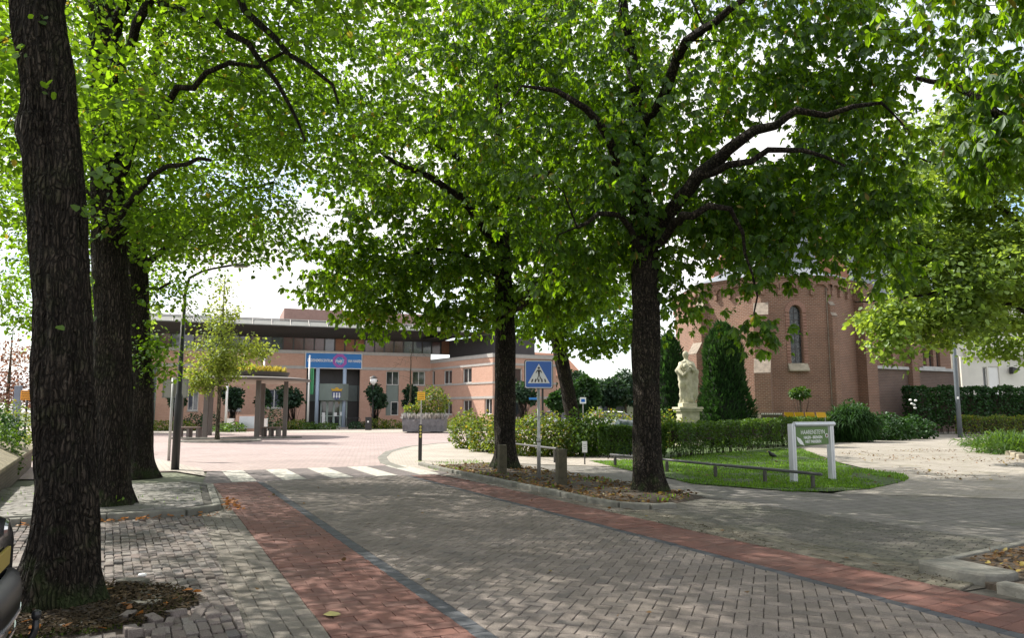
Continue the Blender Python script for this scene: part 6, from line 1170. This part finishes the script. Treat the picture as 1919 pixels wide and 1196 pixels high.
# ---- far right background behind the hedge: street trees, parked cars, awnings, signs
for (px, py, w_, h_, Y, lb) in ((1140, 735, 38, 26, 66, 'far street tree with a grey-green crown above the turquoise awning'), (1098, 740, 24, 34, 60, 'green street tree beyond the leaning chestnut'), (1020, 735, 22, 30, 72, 'pale green far tree left of the leaning chestnut'), (1172, 728, 34, 32, 74, 'tall loose far street tree behind the big chestnut trunk'), (1078, 722, 26, 26, 78, 'far pale tree right of the leaning chestnut'), (1048, 752, 20, 16, 48, 'bright green bush tree beyond the shrubs')):
    cx_, _, cz_ = P(px, py, Y); rx = w_ / F * Y; rz_ = h_ / F * Y; T = bush('street_tree', lb, 'tree', [((cx_, Y, cz_), (rx, rx * .8, rz_))], 3400, 'dkshrub' if py < 736 else 'laurel', .26, deep=.8); mb = MB(); mb.tube([(cx_, Y, 0), (cx_, Y, cz_)], [.14, .08], 8); mb.build('trunk', 'bark3', T)
def parked_car(name, label, C, ang, paint, group=None, Lc=4.15, Wc=1.75, Hc=1.47, detail=False):
    T = thing(name, label, 'car', (0, 0, 0), group)
    # local: x = 0 at the rear, +x forwards
    st = [(.0, .60, .42, .86, .0), (.04, .78, .34, .93, .0), (.18, .85, .26, .98, .0), (.7, .875, .22, 1.0, 0), (1.6, .875, .2, .97, 0), (2.7, .875, .2, .93, 0), (3.3, .86, .2, .86, 0), (3.85, .82, .24, .74, 0), (4.08, .70, .3, .62, 0), (4.15, .5, .36, .52, 0)]
    mb = MB(); n = 20; vs = []
    for (x, hw__, zb__, zt__, _) in st:
        zm = (zb__ + zt__) / 2; hh = (zt__ - zb__) / 2
        for j in range(n):
            a = 2 * PI * j / n; ca, sa = math.cos(a), math.sin(a); e = .34; vs.append((x * Lc / 4.15, math.copysign(abs(ca) ** e, ca) * hw__ * (1 - .05 * max(0, sa)), zm + math.copysign(abs(sa) ** e, sa) * hh))
    k = len(st); mb.add(vs, [(i * n + j, (i + 1) * n + j, (i + 1) * n + (j + 1) % n, i * n + (j + 1) % n) for i in range(k - 1) for j in range(n)] + [tuple(range(n)), tuple((k - 1) * n + j for j in range(n - 1, -1, -1))])
    body = mb.build('body', paint, T, smooth=True)
    gs = [(.10, .70, .98, .96), (.34, .72, 1.0, 1.30), (.62, .68, 1.0, Hc - .03), (1.3, .68, .98, Hc), (2.0, .67, .96, Hc - .05), (2.75, .70, .92, 1.02), (3.0, .72, .88, .93)]; mb = MB(); vs = []; n2 = 16
    for (x, hw__, zb__, zt__) in gs:
        for j in range(n2): f = j / (n2 - 1); a = PI * f; ca, sa = math.cos(a), math.sin(a); t_ = abs(sa) ** .45; vs.append((x * Lc / 4.15, math.copysign(abs(ca) ** .4, ca) * (hw__ + .09 * (1 - t_)), zb__ - .04 + (zt__ - zb__ + .04) * t_))
    k = len(gs); mb.add(vs, [(i * n2 + j, (i + 1) * n2 + j, (i + 1) * n2 + j + 1, i * n2 + j + 1) for i in range(k - 1) for j in range(n2 - 1)]); mb.build('windows', 'glass', T, smooth=True)
    mb = MB(); vs = []
    for (x, hw__, zt__) in ((.58, .60, Hc - .01), (1.3, .62, Hc + .015), (2.0, .60, Hc - .03)):
        for j in range(7): f = j / 6 * 2 - 1; vs.append((x * Lc / 4.15, f * hw__, zt__ + .02 - .05 * f * f))
    mb.add(vs, [(i * 7 + j, (i + 1) * 7 + j, (i + 1) * 7 + j + 1, i * 7 + j + 1) for i in range(2) for j in range(6)]); mb.build('roof', paint, T, smooth=True)
    for wx in (.82, 3.28):
        for sg in (-1, 1):
            mb = MB(); prof_ = [(.30, -.1), (.31, -.08), (.31, .08), (.30, .1)]; mb.tube([(wx, sg * .80 - .1, .31), (wx, sg * .80 - .085, .31), (wx, sg * .80 + .085, .31), (wx, sg * .80 + .1, .31)], [.27, .31, .31, .27], 20); wh_ = mb.build('wheel', 'rubber', T, smooth=False); mb = MB(); mb.tube([(wx, sg * .80 + sg * .09, .31), (wx, sg * .80 + sg * .106, .31)], .2, 14); mb.build('rim', 'metal', wh_)
    for sg in (-1, 1):
        mb = MB(); mb.box((.30, sg * .72, 1.2), (.10, .10, .26)); mb.build('tail_lamp', 'redlamp', T, bev=.03); mb = MB(); mb.box((4.0 * Lc / 4.15, sg * .58, .62), (.16, .26, .13)); mb.build('headlight', 'glassb', T, bev=.03)
    if detail:
        mb = MB(); vs = []; n3 = 24                      # plastic rear bumper bulging back
        for (z, off_) in ((.26, .04), (.30, -.06), (.40, -.10), (.52, -.11), (.60, -.09), (.64, -.02)):
            for j in range(n3): f = j / (n3 - 1) * 2 - 1; vs.append((off_ + .26 * abs(f) ** 3.2, f * .885 * (1 - .02 * (z < .3)), z))
        mb.add(vs, [(i * n3 + j, i * n3 + j + 1, (i + 1) * n3 + j + 1, (i + 1) * n3 + j) for i in range(5) for j in range(n3 - 1)]); bp_ = mb.build('rear_bumper', 'carplastic', T, smooth=True)
        mb = MB()
        for z in (.315, .42): mb.tube([((-.085 if z < .4 else -.105) + .26 * abs(f) ** 3.2, f * .88, z) for f in np.linspace(-1, 1, 24)], .008, 6)
        mb.build('trim', 'chrome', bp_)
        mb = MB(); mb.box((-.02, -.02, .74), (.02, .50, .105)); mb.build('number_plate', 'plate', T, bev=.004)
        mb = MB(); mb.tube([(-.035, 0, .93), (-.05, 0, .93)], [.055, .04], 16); mb.build('badge', 'chrome', T)
        mb = MB(); mb.tube([(.3, 0, .30), (-.02, 0, .27), (-.12, 0, .26), (-.19, 0, .29), (-.215, 0, .36), (-.215, 0, .42)], [.022, .022, .022, .022, .02, .016], 10); mb.lathe([(.012, -.03), (.022, -.02), (.027, 0), (.022, .018), (.005, .027)], (-.215, 0, .44), 12); mb.build('tow_bar', 'carplastic', T, smooth=True)
        mb = MB(); mb.tube([(.10, -.45, 1.05), (.02, 0, 1.03), (.10, .45, 1.05)], .012, 6); mb.build('window_trim', 'chrome', T)
        mb = MB(); mb.tube([(.03, -.05, 1.06), (.14, .3, 1.16)], .009, 6); mb.build('rear_wiper', 'chrome', T)
    T.location = (C[0], C[1], 0); T.rotation_euler = (0, 0, ang); return T
parked_car('parked_car', 'dark car parked at the left edge, rear with tow bar towards the street', (-2.9, 4.29), math.atan2(-.43, -.9) - .0, 'carpaint', detail=True)
for (px, Y, ang, lb, pm) in ((1072, 58, .2, 'silver car parked far behind the shrubs left of the blue sign', 'alu'), (1168, 50, .1, 'white car parked behind the yellow-green shrub near the awning', 'white'), (1112, 64, 3.0, 'pale car parked far beyond the hedge between the trees', 'white')):
    x, yy, _ = P(px, 775, Y); parked_car('distant_car', lb, (x - 2, yy), ang, pm, 'cars parked on the far street')
x, yy, _ = P(1093, 790, 48); T = thing('blue_square_sign', 'small blue square sign on a pole far behind the shrubs', 'sign', (x, yy, 0)); z_ = zt(751, 48); mb = MB(); mb.tube([(x, yy + .04, 0), (x, yy + .04, z_ + .2)], .035, 6); mb.build('pole', 'metal', T); mb = MB(); mb.box((x, yy, z_), (.4, .03, .4)); p_ = mb.build('panel', 'signwhite', T); mb = MB(); mb.box((x, yy - .018, z_), (.24, .01, .2)); mb.build('symbol', 'blue', p_)
x, yy, _ = P(1001, 790, 45); T = thing('street_name_sign', 'small blue street name sign behind the crossing sign pole', 'sign', (x, yy, 0)); z_ = zt(747.5, 45); mb = MB(); mb.tube([(x + .3, yy + .04, 0), (x + .3, yy + .04, z_ + .1)], .03, 6); mb.build('pole', 'metal', T); mb = MB(); mb.box((x, yy, z_), (.62, .03, .13)); mb.build('panel', 'bannerblue', T)
x, yy, _ = P(1017, 790, 31); T = thing('slim_black_post', 'slim black post standing in the shrubs right of the crossing sign', 'post', (x, yy, 0)); mb = MB(); mb.tube([(x, yy, 0), (x, yy, zt(690, 31))], .045, 8); mb.build('shaft', 'black', T); mb = MB(); mb.lathe([(.05, 0), (.02, .08)], (x, yy, zt(690, 31)), 8); mb.build('cap', 'black', T)
SHP = thing('shop', 'far white shop front with a turquoise awning seen between tree and trunk', 'building', (14, 82, 0)); pl = Plane(gp(1085, 84), gp(1230, 80)); mb = MB(); wall(mb, pl, 2.0, pl.L, 0, 4.0, [(2.5, 5.5, .4, 3), (6.4, 8.2, .2, 3)], .3); pl.box(mb, 2.0, pl.L, 4.0, 4.3, -8, .2); mb.build('wall', 'wall_white', SHP); window(SHP, pl, (2.5, 5.5, .4, 3), 2, gl='glassb'); window(SHP, pl, (6.4, 8.2, .2, 3), 1, gl='glassb')
mb = MB(); u0 = pl.hit(1150, 748)[0]; mb.add([pl.w(u0, 3.2, 0), pl.w(pl.L, 3.2, 0), pl.w(pl.L, 2.5, 1.8), pl.w(u0, 2.5, 1.8), pl.w(u0, 2.3, 1.8), pl.w(pl.L, 2.3, 1.8)], [(0, 1, 2, 3), (3, 2, 5, 4)]); mb.build('awning', 'teal', SHP)
HB = thing('brick_house', 'far pale brick house with a tiled roof right of the town hall', 'building', (4, 96, 0)); pl = Plane(gp(966, 92), gp(1090, 98)); mb = MB(); hh_ = [(1.5, 2.7, 1, 2.6), (4.5, 5.7, 1, 2.6), (1.5, 2.7, 4, 5.4), (4.5, 5.7, 4, 5.4)]; wall(mb, pl, 0, pl.L, 0, 6, hh_, .2); mb.build('wall', 'brickth', HB)
for h in hh_: window(HB, pl, h, 2, gl='glassb')
mb = MB(); mb.quad(pl.w(-.3, 5.9, .4), pl.w(pl.L + .3, 5.9, .4), pl.w(pl.L + .3, 9.2, -4), pl.w(-.3, 9.2, -4)); mb.build('roof', 'brickor', HB)

# ------------------------------------------------------------------ grass, litter, moss
def inpoly(X, Y, poly):
    c = np.zeros(len(X), bool); n = len(poly)
    for i in range(n):
        (x0, y0), (x1, y1) = poly[i], poly[(i + 1) % n]
        if y0 == y1: continue
        c ^= ((y0 > Y) != (y1 > Y)) & (X < (x1 - x0) * (Y - y0) / (y1 - y0) + x0)
    return c
def scatter(name, poly, n, mat, size, z, label, cat, tall=True, kind='strip', dens=None, near=0., **kw):
    xs = [p[0] for p in poly]; ys = [p[1] for p in poly]; X = RS.uniform(min(xs), max(xs), n); Y = min(ys) + (max(ys) - min(ys)) * RS.uniform(0, 1, n) ** (1 + near); k = inpoly(X, Y, poly); X, Y = X[k], Y[k]
    if dens is not None: k = dens(X, Y) > RS.uniform(0, 1, len(X)); X, Y = X[k], Y[k]
    m = len(X); C = np.stack([X, Y, np.full(m, z) + (0 if tall else RS.uniform(0, .03, m))], 1)
    D = UPV + RS.normal(0, .45, (m, 3)) if tall else np.stack([RS.normal(0, 1, m), RS.normal(0, 1, m), RS.uniform(-.1, .25, m)], 1)
    o = build_leaves(name, kind, C, unit(D), unit(UPV + RS.normal(0, .35, (m, 3))), size * RS.uniform(.5, 1.3, m), mat, None, **kw); return tag(o, label, cat, kind='stuff')
def nz(sc_, th_, off=0.):
    def f(X, Y): return np.array([1. if mnoise.noise(Vector((x * sc_, y * sc_, off))) > th_ else .06 for x, y in zip(X, Y)])
    return f
LC = np.mean(LAWN, 0); scatter('grass', [tuple(LC + (np.array(p) - LC) * (1.012 + .012 * math.sin(i * 2.3))) for i, p in enumerate(LAWN)], 90000, 'grass', .07, .015, 'short sunlit grass of the lawn around the green sign', 'grass', near=.6, dens=nz(.9, -.28, 12.), width=.09, bend=.35)
bedp = [ST(6.95, 10.4), ST(7.6, 10.1), ST(9.1, 11.0), ST(9.2, 19.6), ST(6.95, 19.8)]
scatter('leaf_litter', bedp, 9000, 'litter', .075, .06, 'brown fallen leaves covering the soil bed under the chestnuts', 'fallen leaves', tall=False, kind='oval')
scatter('weeds', bedp, 5200, 'grass', .11, .05, 'weedy grass tufts in the soil bed under the chestnuts', 'weeds', dens=nz(.8, .18, 3.), width=.08)
scatter('leaf_litter', [(4.75, 7.95), (7.6, 9.7), (9, 6), (7, 3), (4.7, 6.8)], 9000, 'litter', .055, .06, 'brown fallen leaves on the soil bed at the right edge', 'fallen leaves', tall=False, kind='oval')
scatter('leaf_litter', [ST(6.55, 2.), ST(6.75, 2), ST(6.75, 19), ST(6.55, 19)], 1500, 'litter', .06, .015, 'dry leaves gathered along the right kerb', 'fallen leaves', tall=False, kind='oval', dens=nz(.7, -.05))
scatter('dirt', [ST(6.42, 1.), ST(6.85, 1), ST(6.9, 10), ST(6.42, 10.4)], 16000, 'dirt', .018, .016, 'dark dirt and crumbs along the edge of the right red lane', 'dirt', tall=False, kind='oval', dens=nz(1.3, .0, 4.))
scatter('dirt', [ST(.3, 1.), ST(1.05, 1), ST(1.1, 12.5), ST(.6, 12.5)], 9000, 'dirt', .016, .016, 'dirt and crumbs on the worn strip left of the red lane', 'dirt', tall=False, kind='oval', dens=nz(1.1, .12, 8.))
scatter('leaf_litter', [ST(-5.5, 12.15), ST(.9, 12.1), ST(.95, 12.4), ST(-5.5, 12.35)], 1500, 'orangeleaf', .07, .02, 'orange dry leaves gathered along the left kerb', 'fallen leaves', tall=False, kind='oval')
scatter('leaf_litter', [ST(1.1, 12.7), ST(1.35, 12.7), ST(1.35, 14.2), ST(1.1, 14.0)], 300, 'orangeleaf', .07, .02, 'small heap of orange leaves beyond the left kerb corner', 'fallen leaves', tall=False, kind='oval')
pit = [(PIT1[0] + .18 + .98 * math.cos(a), PIT1[1] - .08 + .8 * math.sin(a)) for a in np.linspace(0, 2 * PI, 20)[:-1]]
scatter('moss', pit, 6000, 'mossy', .03, .025, 'moss and weeds round the foot of the nearest lime', 'moss', dens=nz(2.2, -.05, 5.), width=.2)
scatter('leaf_litter', LAWN, 260, 'litter', .07, .05, 'a few dry leaves lying on the lawn', 'fallen leaves', tall=False, kind='oval')
scatter('dirt', pit, 9000, 'dirt', .03, .04, 'crumbly dark soil round the foot of the nearest lime', 'soil', tall=False, kind='oval')
scatter('leaf_litter', pit, 160, 'orangeleaf', .07, .05, 'orange and yellow dry leaves round the foot of the nearest lime', 'fallen leaves', tall=False, kind='oval', dens=nz(2.5, .12, 1.))
scatter('weeds', [ST(6.6, 18.5), ST(9, 19.5), ST(9.2, 22), ST(7.2, 22)], 2500, 'grass', .07, .02, 'sparse grass at the corner behind the right kerb', 'weeds', dens=nz(1.1, .1, 9.), width=.09)
scatter('weeds', [ST(-5, 12.6), ST(.8, 12.8), ST(.9, 16.5), ST(-5, 17)], 2600, 'grass', .05, .1, 'grass tufts between the paving stones of the left sidewalk', 'weeds', dens=nz(1.6, .3, 2.), width=.09)
scatter('leaf_litter', [(9.6, 17), (13, 17), (19, 26), (18, 31), (12, 28)], 2600, 'litter', .06, .015, 'scattered dry leaves on the drive', 'fallen leaves', tall=False, kind='oval', dens=nz(.35, .02, 6.))
scatter('leaf_litter', [ST(.3, 0), ST(6.6, 0), ST(6.6, 17), ST(.3, 17)], 130, 'litter', .055, .016, 'single dry leaves lying on the road', 'fallen leaves', tall=False, kind='oval')
n = 3; build_leaves('fallen_leaf', 'oval', np.array([[G(605, 1158)[0], G(605, 1158)[1], .022]]), np.array([[1., .1, .0]]), np.array([[0, 0, 1.]]), np.array([.16]), leaf_mat('pale_fallen_leaf', (.5, .45, .2), (.3, .3, .1), .2)); tag([c for c in COL.objects if c.name == 'fallen_leaf'][0], 'pale yellow leaf lying alone on the red lane', 'leaf')
# flat stones round the pit
for k, (px, py, w_, d_, r_) in enumerate(((292, 1112, .3, .16, .7), (290, 1128, .22, .12, .3), (262, 1142, .34, .13, .25), (205, 1166, .36, .14, .1), (150, 1180, .3, .12, 0.), (250, 1098, .28, .13, -.1))):
    x, y = G(px, py); mb = MB(); mb.prism(xf([(-w_ / 2, -d_ / 2), (w_ * .4, -d_ * .6), (w_ / 2, d_ * .3), (w_ * .1, d_ / 2), (-w_ * .45, d_ * .4)], (x, y), r_), -.01, .035 + .012 * (k % 3)); tag(mb.build('flat_stone', 'apron', bev=.015), 'flat grey stone edging the pit of the nearest lime', 'stone', 'flat stones round the tree pit')
for k in range(11):     # loosened stones beside the pit
    x = -2.5 + RS.normal(0, .2); y = 5.75 + RS.normal(0, .35); mb = MB(); tz = RS.normal(0, .16); ca, sa = math.cos(RA + RS.normal(0, .4)), math.sin(RA + RS.normal(0, .4))
    mb.box((x, y, .04), (.17, .085, .06), ax=((ca, sa, tz), (-sa, ca, 0), (-ca * tz, -sa * tz, 1))); tag(mb.build('loose_paver', 'bay', bev=.008), 'loose clay paver lifted out beside the tree pit', 'paver', 'loosened pavers beside the tree pit')
x, y = G(266, 1090); mb = MB(); mb.lathe([(.005, .0), (.04, .01), (.033, .028), (.01, .032)], (x, y, .04), 12); tag(mb.build('white_pebble', 'white', smooth=True), 'small white cap-like pebble beside the tree pit', 'pebble')

# ------------------------------------------------------------------ sky, sun, camera
SD = Vector((-.80, .42, .98)).normalized()
w = bpy.data.worlds.new('World'); sc.world = w; w.use_nodes = True; t = w.node_tree; bg = t.nodes['Background']
sky = N(t, 'ShaderNodeTexSky'); sky.sky_type = 'NISHITA'; sky.sun_disc = False; sky.sun_elevation = math.asin(SD.z); sky.sun_rotation = math.atan2(SD.x, SD.y); sky.air_density = 1.; sky.dust_density = .7; sky.ozone_density = 1.
tc = N(t, 'ShaderNodeTexCoord'); mp = N(t, 'ShaderNodeMapping'); mp.inputs['Scale'].default_value = (1, 1, 2.6); t.links.new(tc.outputs['Generated'], mp.inputs[0])
no = N(t, 'ShaderNodeTexNoise', i_Scale=2.3, i_Detail=8., i_Roughness=.6); t.links.new(mp.outputs[0], no.inputs['Vector'])
cl = ramp(t, no.outputs[0], [(.34, (0, 0, 0)), (.54, (1, 1, 1))])
t.links.new(mixc(t, cl, sky.outputs[0], (5.3, 5.2, 5.1)), bg.inputs[0]); bg.inputs[1].default_value = .15
sl = bpy.data.lights.new('sun', 'SUN'); sl.energy = 4.7; sl.angle = math.radians(.55); sl.color = (1, .94, .84); so = bpy.data.objects.new('sun', sl); COL.objects.link(so); so.rotation_euler = SD.to_track_quat('Z', 'Y').to_euler()
cam = bpy.data.cameras.new('camera'); co = bpy.data.objects.new('camera', cam); COL.objects.link(co); co.location = (0, 0, H); co.rotation_euler = (PI / 2 + PIT, 0, 0); cam.sensor_width = 36; cam.lens = 36 * F / 1919; cam.clip_end = 2000; cam.clip_start = .05; sc.camera = co
vs_ = sc.view_settings; vs_.view_transform = 'Standard'; vs_.look = 'None'; vs_.gamma = 1; vs_.exposure = .92
cy = sc.cycles; cy.max_bounces = 9; cy.diffuse_bounces = 5; cy.glossy_bounces = 2; cy.transmission_bounces = 5; cy.transparent_max_bounces = 4; cy.sample_clamp_indirect = 8; cy.use_denoising = True
